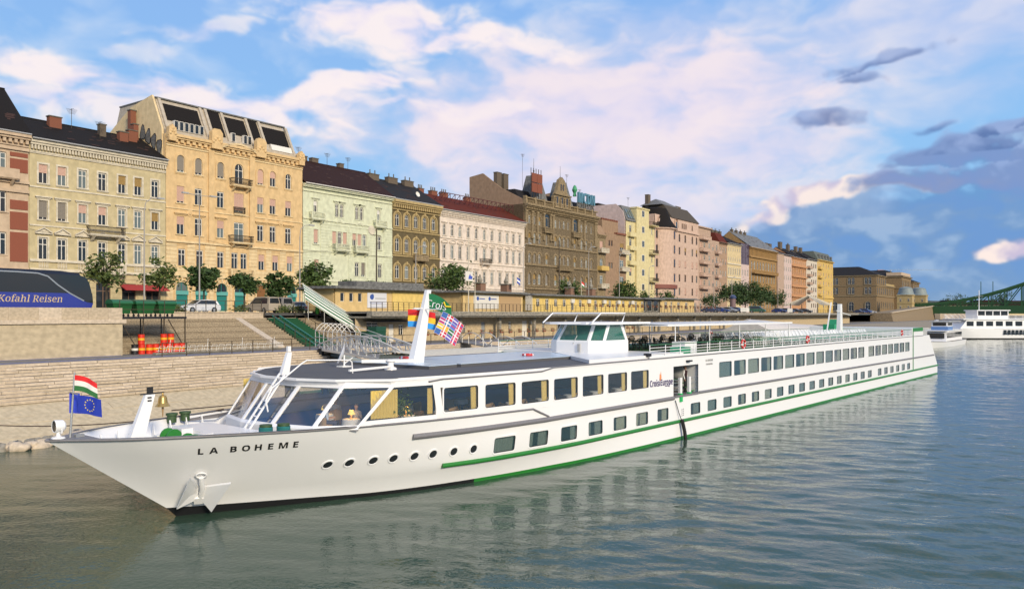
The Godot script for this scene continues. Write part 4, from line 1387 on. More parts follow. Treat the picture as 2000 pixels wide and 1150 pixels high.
func make_sooty() -> void:
	var xs := [2.0, 4.1, 6.2, 9.3, 13.3, 15.2, 17.1, 19.1, 22.3, 25.7, 28.1, 30.7]
	var w := 33.7
	var T := "stone_sooty_trim"
	var t := house("sooty_palace", "huge soot darkened stone palace with statues, gable and roof signs", 77.3, w, 33.4, 16, "stone_sooty", [
		[29.0, 1.9, 0.95, xs, {"surround": T, "blinds": ".gy..g"}], [24.6, 2.3, 1.0, xs, {"ped": "shell", "trim": T, "surround": T, "blinds": "yc.g"}],
		[20.0, 2.2, 1.0, xs, {"ped": "shell", "trim": T, "surround": T, "blinds": ".g.y."}], [15.1, 2.4, 1.0, xs, {"ped": "hood", "trim": T, "arch": 1, "blinds": "gy."}], [9.2, 3.0, 1.5, evenly(9, 2.2, 31.4), {"arch": 1}]])
	for y in [24.0, 19.4, 13.9]: course(t, w, y, 0.26, 0.34, T)
	rustic(t, w, 14.3, 24.0, 0.55, [[1.2, 7.0, 14.3, 23.5], [8.4, 10.2, 14.3, 23.5], [12.4, 20.0, 14.3, 23.5], [21.4, 23.2, 14.3, 23.5], [24.8, 31.6, 14.3, 23.5]], "stone_sooty")
	cornice(t, w, 33.5, 1.5, 1.1, T, 0.7)
	for x in [0.5, 3.0, 5.2, 7.9, 10.9, 12.0, 21.0, 24.0, 27.0, 32.6, 33.2]:
		var b := MB.new()
		b.bx(x - 0.32, x + 0.32, 26.0, 32.0, 0, 0.3)
		b.bx(x - 0.44, x + 0.44, 31.6, 32.0, 0, 0.45)
		b.bx(x - 0.42, x + 0.42, 25.6, 26.0, 0, 0.42)
		part(t, "pilaster", b, M(T))
	for x in [[7.9, 2.8], [21.0, 3.0]]: # open loggias, the shade inside them put in as flat dark plates
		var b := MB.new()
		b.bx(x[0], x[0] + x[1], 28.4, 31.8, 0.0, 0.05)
		part(t, "loggia_shade_plate", b, M("house_glass"))
		balcony(t, x[0] + x[1] / 2, 27.6, x[1] + 1.0, 0.9, "stone", T)
	balcony(t, 17.0, 19.0, 7.0, 0.9, "stone", T)
	var b := MB.new()
	b.bx(0, w, 33.5, 33.8, -0.4, 0.4)
	b.bx(0, w, 34.75, 35.0, -0.35, 0.35)
	var n := 0
	for k in 70:
		var x := 0.3 + k * 0.475
		if k % 8 == 0: b.bx(x - 0.3, x + 0.3, 33.8, 35.25, -0.4, 0.4)
		else: b.lathe(Vector3(x, 33.8, 0), [Vector2(0.08, 0), Vector2(0.14, 0.4), Vector2(0.07, 0.95)], 6)
	part(t, "balustrade", b, M(T))
	# roof: mansards, middle gable
	b = MB.new()
	b.hexa([Vector3(0, 33.4, -15.5), Vector3(w, 33.4, -15.5), Vector3(w, 33.4, -0.6), Vector3(0, 33.4, -0.6), Vector3(1, 37.2, -12), Vector3(w - 1, 37.2, -12), Vector3(w - 1, 37.2, -3.5), Vector3(1, 37.2, -3.5)])
	var roof := part(t, "roof", b, M("tile_slate"))
	for x in [8.6, 20.6]:
		b = MB.new()
		b.hexa([Vector3(x - 2.6, 33.6, -6), Vector3(x + 2.6, 33.6, -6), Vector3(x + 2.6, 33.6, -0.4), Vector3(x - 2.6, 33.6, -0.4), Vector3(x - 1.2, 41.2, -4.6), Vector3(x + 1.2, 41.2, -4.6), Vector3(x + 1.0, 41.2, -2.0), Vector3(x - 1.0, 41.2, -2.0)])
		b.lathe(Vector3(x, 41.2, -3.2), [Vector2(0.35, 0), Vector2(0.1, 0.7), Vector2(0.22, 1.2), Vector2(0.06, 1.6), Vector2(0.03, 4.2)], 8)
		part(roof, "pavilion_roof", b, M("zinc"))
	b = MB.new()
	b.prism(PackedVector2Array([Vector2(12.2, 33.6), Vector2(19.6, 33.6), Vector2(19.6, 36.6), Vector2(18.2, 38.2), Vector2(17.2, 40.8), Vector2(15.9, 41.6), Vector2(14.6, 40.8), Vector2(13.6, 38.2), Vector2(12.2, 36.6)]), -0.5, 0.3)
	var g := part(t, "gable", b, M(T))
	b = MB.new()
	for x in [13.6, 15.9, 18.2]: b.bx(x - 0.4, x + 0.4, 34.6, 36.6, 0.3, 0.34)
	for x in [15.4, 16.4]: b.bx(x - 0.25, x + 0.25, 38.3, 39.8, 0.3, 0.34)
	part(g, "gable_windows", b, M("house_glass"))
	b = MB.new()
	b.bx(12.0, 19.8, 37.0, 37.3, 0.3, 0.7)
	b.bx(12.0, 19.8, 33.8, 34.1, 0.3, 0.7)
	part(g, "gable_moulding", b, M(T))
	for x in [12.6, 14.9, 16.9, 19.2]:
		b = MB.new()
		b.lathe(Vector3(x, 34.1, 0.5), [Vector2(0.22, 0), Vector2(0.26, 0.6), Vector2(0.2, 1.2), Vector2(0.28, 1.7), Vector2(0.12, 2.0), Vector2(0.17, 2.25), Vector2(0.0, 2.5)], 8)
		part(g, "statue", b, M(T))
	for s in [0.0, w - 0.4]: # raised side walls
		b = MB.new()
		b.prism(PackedVector2Array([Vector2(0, 28), Vector2(16, 28), Vector2(16, 41), Vector2(12.0, 41.5), Vector2(6.5, 37.5), Vector2(0.5, 34.5)]), 0, 0.4, Transform3D(Basis(Vector3.UP, PI / 2), Vector3(s, 0, 0)))
		part(t, "side_wall", b, M("stucco_umber"))
	for x in [1.2, 4.0]: chimney(t, x, -8.5, 40.0, 1.8, 1.0, 1.4, "chimney_old")
	# rusty red billboard frame and the tall blue letters
	b = MB.new()
	for k in 2:
		b.bx(2.6 + k * 2.2, 4.7 + k * 2.2, 36.4, 38.5, 0.2, 0.4)
		b.bx(2.6 + k * 2.2, 4.7 + k * 2.2, 38.7, 40.8, 0.2, 0.4)
	var bill := part(roof, "roof_billboard", b, mat("rust_red", Color(0.30, 0.09, 0.045), 0.8, "grain", 0.4))
	b = MB.new()
	for k in 5: b.bar(Vector3(2.7 + k * 1.05, 33.8, 0.0), Vector3(2.7 + k * 1.05, 42, 0.0), 0.12)
	part(bill, "billboard_frame", b, M("iron"))
	var blue := mat("sign_blue", Color(0.09, 0.22, 0.29), 0.5)
	var m := part(roof, "roof_lettering", letters("MCDN", 2.1, 0.5, true), blue, Vector3(27.6, 37.6, 0.3))
	m.scale = Vector3(1.0, 1.25, 1)
	m = part(roof, "roof_lettering", letters("HOTELES", 1.5, 0.3, true), M("zinc"), Vector3(27.4, 35.6, 0.2))
	b = MB.new()
	for k in 9: b.bar(Vector3(23.8 + k * 0.9, 33.9, -0.1), Vector3(23.8 + k * 0.9, 37.8, -0.1), 0.1)
	for y in [34.8, 36.6, 36.9]: b.bar(Vector3(23.8, y, -0.1), Vector3(31.2, y, -0.1), 0.12)
	part(roof, "sign_scaffold", b, M("iron"))
	b = MB.new()
	b.lathe(Vector3(24.0, 38.0, -1.0), [Vector2(0.5, 0), Vector2(0.35, 0.8), Vector2(0.7, 1.6), Vector2(0.5, 2.2), Vector2(0.35, 2.6), Vector2(0, 2.9)], 10)
	part(roof, "copper_finial", b, mat("copper_green", Color(0.05, 0.28, 0.12), 0.6))
	antenna(t, 5.0, -4, 38, 8.0)
	antenna(t, 25.0, -4, 38, 6.0)
	antenna(t, 31.5, -4, 36, 5.0)

func balc_col(t: Node, x: float, ys: Array, w: float, d: float, style: String, m: String) -> void:
	for y in ys: balcony(t, x, y, w, d, style, m, false)

func mansard(t: Node, x0: float, x1: float, y: float, rise: float, d: float, inset: float, m: String) -> MeshInstance3D:
	var b := MB.new()
	b.hexa([Vector3(x0, y, -d), Vector3(x1, y, -d), Vector3(x1, y, 0.3), Vector3(x0, y, 0.3), Vector3(x0 + inset * 0.5, y + rise, -d + inset), Vector3(x1 - inset * 0.5, y + rise, -d + inset), Vector3(x1 - inset * 0.5, y + rise, -inset), Vector3(x0 + inset * 0.5, y + rise, -inset)])
	return part(t, "roof", b, M(m))

func make_right_row() -> void:
	var b: MB
	# 8 narrow balcony house and umber house behind it
	var t := house("narrow_balcony_house", "narrow weathered grey house with one balcony on every floor", 111.0, 4.7, 29.0, 12, "stone_sooty_trim", [
		[25.2, 2.3, 1.8, [2.4], {"blinds": "P"}], [20.5, 2.4, 1.7, [2.4], {"arch": 1, "blinds": "c"}], [16.0, 2.4, 1.7, [2.4], {"blinds": "c"}], [9.2, 2.6, 1.7, [2.4], {}]])
	balc_col(t, 2.4, [24.6, 15.2], 4.0, 1.3, "stone", "trim_pale")
	balcony(t, 2.4, 19.9, 4.0, 1.3, "panel", "stucco_gold", false)
	cornice(t, 4.7, 29.2, 0.9, 0.5, "stone_sooty_trim", 0.5)
	mansard(t, 0.3, 4.4, 29.2, 2.6, 10, 1.0, "stucco_umber")
	t = house("umber_house", "low brown house with peeling walls and stacked balconies between taller neighbours", 115.7, 11.8, 30.0, 13, "stucco_umber", [
		[26.6, 1.5, 1.0, [2.2, 3.6], {"frame": "frame_brown"}], [20.6, 1.5, 1.0, [2.2, 3.6], {"frame": "frame_brown"}],
		[25.4, 2.3, 2.2, [9.4], {"blinds": "y"}], [20.8, 2.3, 2.2, [9.4], {"blinds": "c"}], [16.2, 2.3, 2.2, [9.4], {}], [9.2, 2.8, 1.6, [2.5, 6.0, 9.5], {}]])
	balc_col(t, 9.5, [24.9, 20.2], 4.2, 1.3, "stone", "trim_pale")
	balcony(t, 9.5, 15.8, 4.2, 1.3, "panel", "stucco_gold", false)
	b = MB.new()
	b.bx(0.2, 9.4, 30, 33.6, -10, -1.2)
	part(t, "set_back_storey", b, M("stucco_umber"))
	b = MB.new()
	for k in 8: b.bx(0.2 + k * 1.2, 0.9 + k * 1.2, 33.6, 34.1, -1.8, -1.15)
	b.bx(6.0, 11.6, 30.0, 30.5, -0.6, 0.3)
	part(t, "brick_coping", b, M("chimney_brick"))
	# 9 lemon house
	t = house("lemon_house", "tall pale lemon house with bay front, balconies and pink side wall", 127.5, 18.6, 34.4, 14, "stucco_lemon", [
		[31.4, 1.9, 1.5, [2.8, 10.2], {"blinds": ".c"}], [27.4, 2.0, 1.5, [2.8, 10.2], {}], [23.2, 2.1, 1.5, [2.8, 10.2], {}], [19.0, 2.1, 1.5, [2.8, 10.2], {"blinds": "p."}], [14.8, 2.1, 1.5, [2.8, 10.2], {}], [9.2, 2.8, 1.6, [3.0, 8.0, 13.0], {}],
		[31.6, 2.0, 0.9, [16.8], {}], [23.4, 2.0, 0.9, [16.8], {}], [15.4, 2.0, 0.9, [16.8], {}]], {"side": "stucco_pale"})
	balc_col(t, 2.9, [30.2, 26.4, 22.2], 4.0, 1.0, "panel", "stucco_lemon")
	balc_col(t, 16.4, [34.3, 26.0, 17.8], 4.4, 1.5, "iron", "stucco_lemon")
	b = MB.new()
	b.bx(5.6, 13.6, 13.4, 38.4, 0, 0.55)
	b.bx(5.4, 13.8, 38.4, 38.8, -8, 0.8)
	b.bx(5.6, 13.6, 34.4, 38.4, -8, 0)
	var bay := part(t, "bay_tower", b, M("stucco_lemon"))
	for y in [36.2, 31.6, 27.5, 23.4, 19.2, 15.0]:
		b = MB.new()
		b.bx(8.9, 10.6, y, y + 1.9, 0.551, 0.60)
		var f := part(bay, "bay_window", b, M("frame_white"))
		b = MB.new()
		b.bx(9.05, 9.7, y + 0.12, y + 1.78, 0.601, 0.61)
		b.bx(9.8, 10.45, y + 0.12, y + 1.78, 0.601, 0.61)
		part(f, "pane", b, M("house_glass"))
	b = MB.new()
	b.hexa([Vector3(0, 34.4, -13.8), Vector3(5.6, 34.4, -13.8), Vector3(5.6, 34.4, 0.4), Vector3(0, 34.4, 0.4), Vector3(0, 38.8, -12), Vector3(5.6, 38.8, -12), Vector3(5.6, 38.8, -1.6), Vector3(0, 38.8, -1.6)])
	var rf := part(t, "roof", b, M("zinc"))
	b = MB.new()
	for k in 3: b.hexa([Vector3(1.0 + k * 1.5, 35.2, 0.05), Vector3(2.1 + k * 1.5, 35.2, 0.05), Vector3(2.1 + k * 1.5, 35.2, 0.3), Vector3(1.0 + k * 1.5, 35.2, 0.3), Vector3(1.0 + k * 1.5, 37.8, -1.2), Vector3(2.1 + k * 1.5, 37.8, -1.2), Vector3(2.1 + k * 1.5, 37.8, -0.95), Vector3(1.0 + k * 1.5, 37.8, -0.95)])
	part(rf, "skylights", b, M("house_glass_pale"))
	b = MB.new()
	b.prism(PackedVector2Array([Vector2(0.2, 28), Vector2(14, 28), Vector2(14, 39.2), Vector2(3.0, 39.2), Vector2(0.8, 37), Vector2(0.2, 34.6)]), -0.2, 0.1, Transform3D(Basis(Vector3.UP, PI / 2), Vector3(-0.05, 0, 0)))
	part(t, "firewall", b, M("stucco_pale"))
	b = MB.new()
	b.bx(0.2, 18.4, 38.9, 40.0, -13.5, -9)
	part(t, "rear_roof", b, M("tile_slate"))
	antenna(t, 17.0, -8, 39.5, 4)
	# 10 rose house with turret
	var rx := [18.3, 22.9, 28.7, 32.3]
	t = house("turret_house", "pink corner house with a round turret and steep grey brown roof", 146.2, 33.8, 38.2, 15, "stucco_rose", [
		[35.4, 1.7, 1.0, [17.0, 20.5, 22.0, 23.5, 28.6], {"frame": "frame_brown"}], [31.1, 2.5, 1.3, rx, {"frame": "frame_brown", "arch": 1}], [27.1, 2.3, 1.3, rx, {"frame": "frame_brown", "blinds": ".y"}], [22.9, 2.2, 1.3, rx, {"frame": "frame_brown", "blinds": "P"}], [18.5, 2.3, 1.3, rx, {"frame": "frame_brown"}], [14.2, 2.3, 1.3, rx, {"frame": "frame_brown", "blinds": ".P"}], [9.2, 2.6, 1.6, evenly(6, 4, 31), {}]])
	course(t, 33.8, 34.3, 0.4, 0.5, "stucco_rose", 12.5)
	b = MB.new()
	b.lathe(Vector3(6.4, 0, -3.0), [Vector2(6.2, 12.8), Vector2(6.2, 33.6), Vector2(6.8, 33.9), Vector2(6.8, 34.2)], 24)
	var tr := part(t, "turret", b, M("stucco_rose"))
	b = MB.new()
	b.lathe(Vector3(6.4, 34.2, -3.0), [Vector2(6.9, 0), Vector2(5.0, 2.6), Vector2(3.6, 6.2), Vector2(2.4, 6.5), Vector2(0, 6.6)], 16)
	part(tr, "turret_roof", b, M("tile_black"))
	b = MB.new()
	b.lathe(Vector3(6.4, 15.8, -3.0), [Vector2(6.2, 0), Vector2(6.9, 0.1), Vector2(6.9, 1.2), Vector2(6.2, 1.3)], 24)
	part(tr, "turret_balcony", b, mat("balcony_wine", Color(0.20, 0.07, 0.05), 0.7))
	for y in [31.0, 26.6, 22.4, 18.0, 13.6]:
		for a in [-62, 8, 52]:
			b = MB.new()
			var r := Basis(Vector3.UP, deg_to_rad(a))
			b.box(Vector3(6.4, y + 1.2, -3.0) + r * Vector3(0, 0, 6.2), Vector3(1.3, 2.5, 0.14), r)
			var f := part(tr, "turret_window", b, M("frame_brown"))
			b = MB.new()
			b.box(Vector3(6.4, y + 1.2, -3.0) + r * Vector3(0, 0, 6.28), Vector3(1.0, 2.1, 0.02), r)
			part(f, "pane", b, M("house_glass"))
	mansard(t, 12.0, 34.2, 38.2, 4.6, 14, 3.4, "roof_moss" if mat("roof_moss", Color(0.085, 0.065, 0.04), 0.8, "grain", 0.3) else "")
	b = MB.new()
	b.hexa([Vector3(12.4, 42.8, -11), Vector3(26, 42.8, -11), Vector3(26, 42.8, -3.4), Vector3(12.4, 42.8, -3.4), Vector3(16, 45.0, -7.4), Vector3(22, 45.0, -7.4), Vector3(22, 45.0, -7.0), Vector3(16, 45.0, -7.0)])
	part(t, "upper_roof", b, M("zinc"))
	chimney(t, 14.0, -9, 43.0, 1.6, 1.2, 3.2, "chimney_old")
	chimney(t, 31.0, -6.5, 41.0, 4.0, 1.2, 3.0, "chimney_old")
	for c in [[13.8, 2.2], [2.0, 2.6]]:
		b = MB.new()
		b.bx(c[0], c[0] + 2.2, 34.2, 37.0, -0.6, 0.5)
		b.lathe(Vector3(c[0] + 1.1, 37.0, -0.05), [Vector2(1.1, -0.55), Vector2(1.1, 0.55)], 14, Basis(Vector3.RIGHT, PI / 2))
		var dm := part(t, "dormer", b, M("stucco_rose"))
		b = MB.new()
		b.prism(outline(1.1, 2.2, 1, 0), 0.5, 0.53, Transform3D(Basis(), Vector3(c[0] + 1.1, 35.0, 0)))
		part(dm, "dormer_window", b, M("house_glass"))
	# 11 dusky pink balcony house
	var fl := []
	for y in [30.2, 26.0, 21.8, 17.6, 13.2]: fl.append([y, 2.2, 1.4, [2.2, 5.4, 9.8, 13.2, 16.6], {"blinds": "P.cp."}])
	fl.append([9.2, 2.6, 1.6, evenly(5, 2, 17), {}])
	t = house("pink_balcony_house", "dusky pink modern house with a column of concrete balconies", 180.0, 18.9, 33.7, 13, "stucco_rose_dim", fl)
	balc_col(t, 4.2, [33.4, 29.4, 25.2, 21.0, 16.8], 7.2, 1.6, "stone", "stucco_rose")
	balc_col(t, 16.4, [29.4, 25.2, 21.0, 16.8], 3.6, 1.4, "stone", "stucco_rose")
	b = MB.new()
	b.bx(1.5, 14.5, 33.7, 37.6, -10, -1.4)
	b.bx(1.2, 14.8, 37.6, 38.0, -10.4, -0.8)
	part(t, "penthouse", b, M("stucco_rose_dim"))
	chimney(t, 5.5, -6, 38, 4.2, 1.2, 2.2, "chimney_old")
	t = house("slim_tan_house", "slim tan house with dark red dormers on its roof", 198.9, 8.0, 33.6, 13, "stucco_tan", [
		[30.0, 2.0, 1.1, [1.6, 4.0, 6.4], {}], [25.8, 2.0, 1.1, [1.6, 4.0, 6.4], {"blinds": "p."}], [21.6, 2.0, 1.1, [1.6, 4.0, 6.4], {}], [17.2, 2.0, 1.1, [1.6, 4.0, 6.4], {"blinds": ".p"}], [12.9, 2.0, 1.1, [1.6, 4.0, 6.4], {}]])
	mansard(t, 0, 8.0, 33.6, 3.6, 12, 2.2, "tile_red")
	cornice(t, 8.0, 33.7, 0.8, 0.7, "frame_brown", 0.0)
	# 12 cream, 13 glass topped
	fl = []
	for y in [31.2, 27.6]: fl.append([y, 1.4, 0.8, evenly(6, 1.4, 13.1), {}])
	for y in [22.6, 18.0, 13.4]: fl.append([y, 2.4, 1.0, evenly(6, 1.4, 13.1), {"surround": "trim_pale", "blinds": "c."}])
	t = house("cream_house", "clean cream house with small square windows on the top two floors", 206.9, 14.6, 33.9, 13, "stucco_cream", fl)
	cornice(t, 14.6, 34.0, 0.8, 0.5, P_(), 0.5)
	for y in [26.3, 21.4, 17.0]: course(t, 14.6, y, 0.3, 0.3, P_())
	gable_roof(t, 14.6, 13, 33.9, 3.6, "tile_black")
	for x in [2.0, 5.5, 9.5]: chimney(t, x, -6.5, 37.2, 1.8, 1.0, 1.8, "chimney_old", 2)
	fl = []
	for y in [22.6, 18.0, 13.4]: fl.append([y, 2.4, 1.1, [1.8, 4.6, 7.4], {"arch": 1, "blinds": "c."}])
	t = house("glass_topped_house", "small pale pink house with a dark glass box built on top", 221.5, 9.0, 27.0, 13, "stucco_pale", fl)
	b = MB.new()
	b.bx(0.1, 8.9, 27.0, 35.0, -12, -0.1)
	var gb := part(t, "glass_storeys", b, mat("glass_violet", Color(0.05, 0.035, 0.06), 0.1))
	b = MB.new()
	for k in 6: b.bx(0.1 + k * 1.74, 0.22 + k * 1.74, 27.0, 35.0, -0.1, 0.02)
	for y in [27.0, 29.8, 31.6, 34.8]: b.bx(0.1, 8.9, y, y + 0.14, -0.1, 0.03)
	part(gb, "glazing_bars", b, mat("bar_violet", Color(0.12, 0.085, 0.12), 0.5))
	# 14 tawny palace
	xs_palace()
	# 15..18
	fl = []
	for y in [30.4, 26.8, 23.0, 19.2, 15.4, 11.6]: fl.append([y, 1.9, 1.3, [11.0, 14.2, 17.4, 20.4], {"glass": "house_glass_pale", "frame": "frame_white"}])
	t = house("blank_side_house", "pale pink house whose left part is a blank grey wall", 265.0, 22.0, 33.8, 14, "stucco_pale", fl, {"side": "stucco_rose_dim"})
	b = MB.new()
	b.bx(0, 9.0, 8.4, 33.8, 0, 0.5)
	part(t, "blank_wall", b, M("stucco_rose_dim"))
	gable_roof(t, 22.0, 14, 33.8, 3.0, "tile_maroon")
	for x in [3, 8]: chimney(t, x, -5.5, 36.0, 3.0, 1.2, 2.4, "chimney_old")
	fl = []
	for y in [30.6]: fl.append([y, 1.5, 0.9, evenly(7, 1.8, 21.7), {}])
	for y in [25.8, 21.4, 17.0, 12.4]: fl.append([y, 2.6, 1.2, evenly(7, 1.8, 21.7), {"ped": "flat", "surround": "stucco_orange", "blinds": ".y"}])
	t = house("orange_house", "warm orange house with deep cornices between the floors", 287.0, 23.5, 33.6, 14, "stucco_orange", fl)
	for y in [29.4, 24.6, 20.2, 15.8]: course(t, 23.5, y, 0.5, 0.8, "stucco_orange")
	cornice(t, 23.5, 33.7, 0.9, 0.8, "stucco_orange", 0.7)
	gable_roof(t, 23.5, 14, 33.6, 4.5, "tile_black")
	chimney(t, 3.0, -6, 37.5, 3.0, 1.2, 3.0, "chimney_old")
	chimney(t, 15.0, -6, 37.5, 2.4, 1.2, 2.6, "chimney_old", 3)
	fl = []
	for y in [30.2, 26.4, 22.6, 18.8, 15.0, 11.2]: fl.append([y, 2.0, 1.7, [9.4, 13.2, 16.8], {"frame": "frame_brown"}])
	t = house("white_house", "whitewashed house with dark square windows and balconies at one side", 310.6, 19.2, 34.0, 14, "stucco_white", fl)
	balc_col(t, 4.0, [29.8, 26.0, 22.2, 18.4, 14.6], 5.6, 1.4, "panel", "stucco_rose_dim")
	gable_roof(t, 19.2, 14, 34.0, 4.4, "tile_black")
	for x in [4.0, 12.0]: chimney(t, x, -6, 37.5, 2.6, 1.2, 2.6, "chimney_old")
	fl = []
	for y in [31.0, 26.6, 22.2, 17.8]: fl.append([y, 2.2, 1.4, [3.2, 7.0, 12.0, 17.2, 22.4, 27.5], {"blinds": "Pp.PyP"}])
	fl.append([11.4, 3.0, 1.6, [3.2, 12.0, 17.2, 22.4, 27.5], {}])
	t = house("gold_corner_house", "golden yellow corner house with a green grey mansard at the row's end", 329.9, 31.2, 34.8, 16, "stucco_gold", fl)
	balc_col(t, 4.6, [30.4, 26.0, 21.6, 17.2], 6.5, 1.3, "panel", "stucco_gold")
	course(t, 31.2, 16.0, 0.5, 0.5, "stucco_gold")
	cornice(t, 31.2, 34.9, 0.9, 0.8, "stucco_gold", 0.0)
	var ms := mansard(t, 0, 31.2, 34.9, 4.2, 15, 2.2, "roof_verdigris" if mat("roof_verdigris", Color(0.13, 0.15, 0.12), 0.7, "stain", 0.2) else "")
	for x in [5.0, 11.0, 17.0, 23.0, 28.0]:
		b = MB.new()
		b.bx(x - 0.8, x + 0.8, 35.5, 37.6, -1.6, 0.1)
		part(ms, "dormer", b, M("zinc"))

func P_() -> String:
	return "trim_pale"

func xs_palace() -> void:
	var w := 34.3
	var fl := []
	var xs := evenly(9, 3.0, 31.3)
	fl.append([25.8, 3.2, 1.5, xs, {"arch": 1, "frame": "frame_white"}])
	fl.append([20.6, 2.8, 1.4, xs, {"surround": "stone_tawny", "blinds": "c."}])
	fl.append([15.8, 2.8, 1.4, xs, {"surround": "stone_tawny", "ped": "flat", "blinds": "c.."}])
	fl.append([10.4, 3.0, 1.4, xs, {}])
	var t := house("tawny_palace", "tawny brown palace with long balcony and large grey metal roof", 230.6, w, 34.0, 16, "stone_tawny", fl)
	balcony(t, 17.1, 24.2, 30.0, 1.6, "stone", "stone_tawny", false)
	cornice(t, w, 34.1, 0.9, 1.0, "stone_tawny", 0.8)
	course(t, w, 30.2, 0.5, 0.6, "stone_tawny")
	for k in 22:
		var b := MB.new()
		var x := 1.2 + k * 1.52
		b.bx(x - 0.16, x + 0.16, 30.6, 33.2, 0, 0.3)
		part(t, "loggia_post", b, mat("post_amber", Color(0.5, 0.29, 0.10), 0.8))
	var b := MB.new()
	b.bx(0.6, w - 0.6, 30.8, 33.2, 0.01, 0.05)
	part(t, "loggia_shade_plate", b, M("house_glass"))  # flat dark plate behind the posts, standing in for the shaded loggia depth
	gable_roof(t, w, 16, 34.1, 6.4, "zinc")
	for x in [3.0, 8.0, 13.0, 18.0]: chimney(t, x, -8, 40.2, 1.4, 1.0, 1.2, "chimney_old", 2)

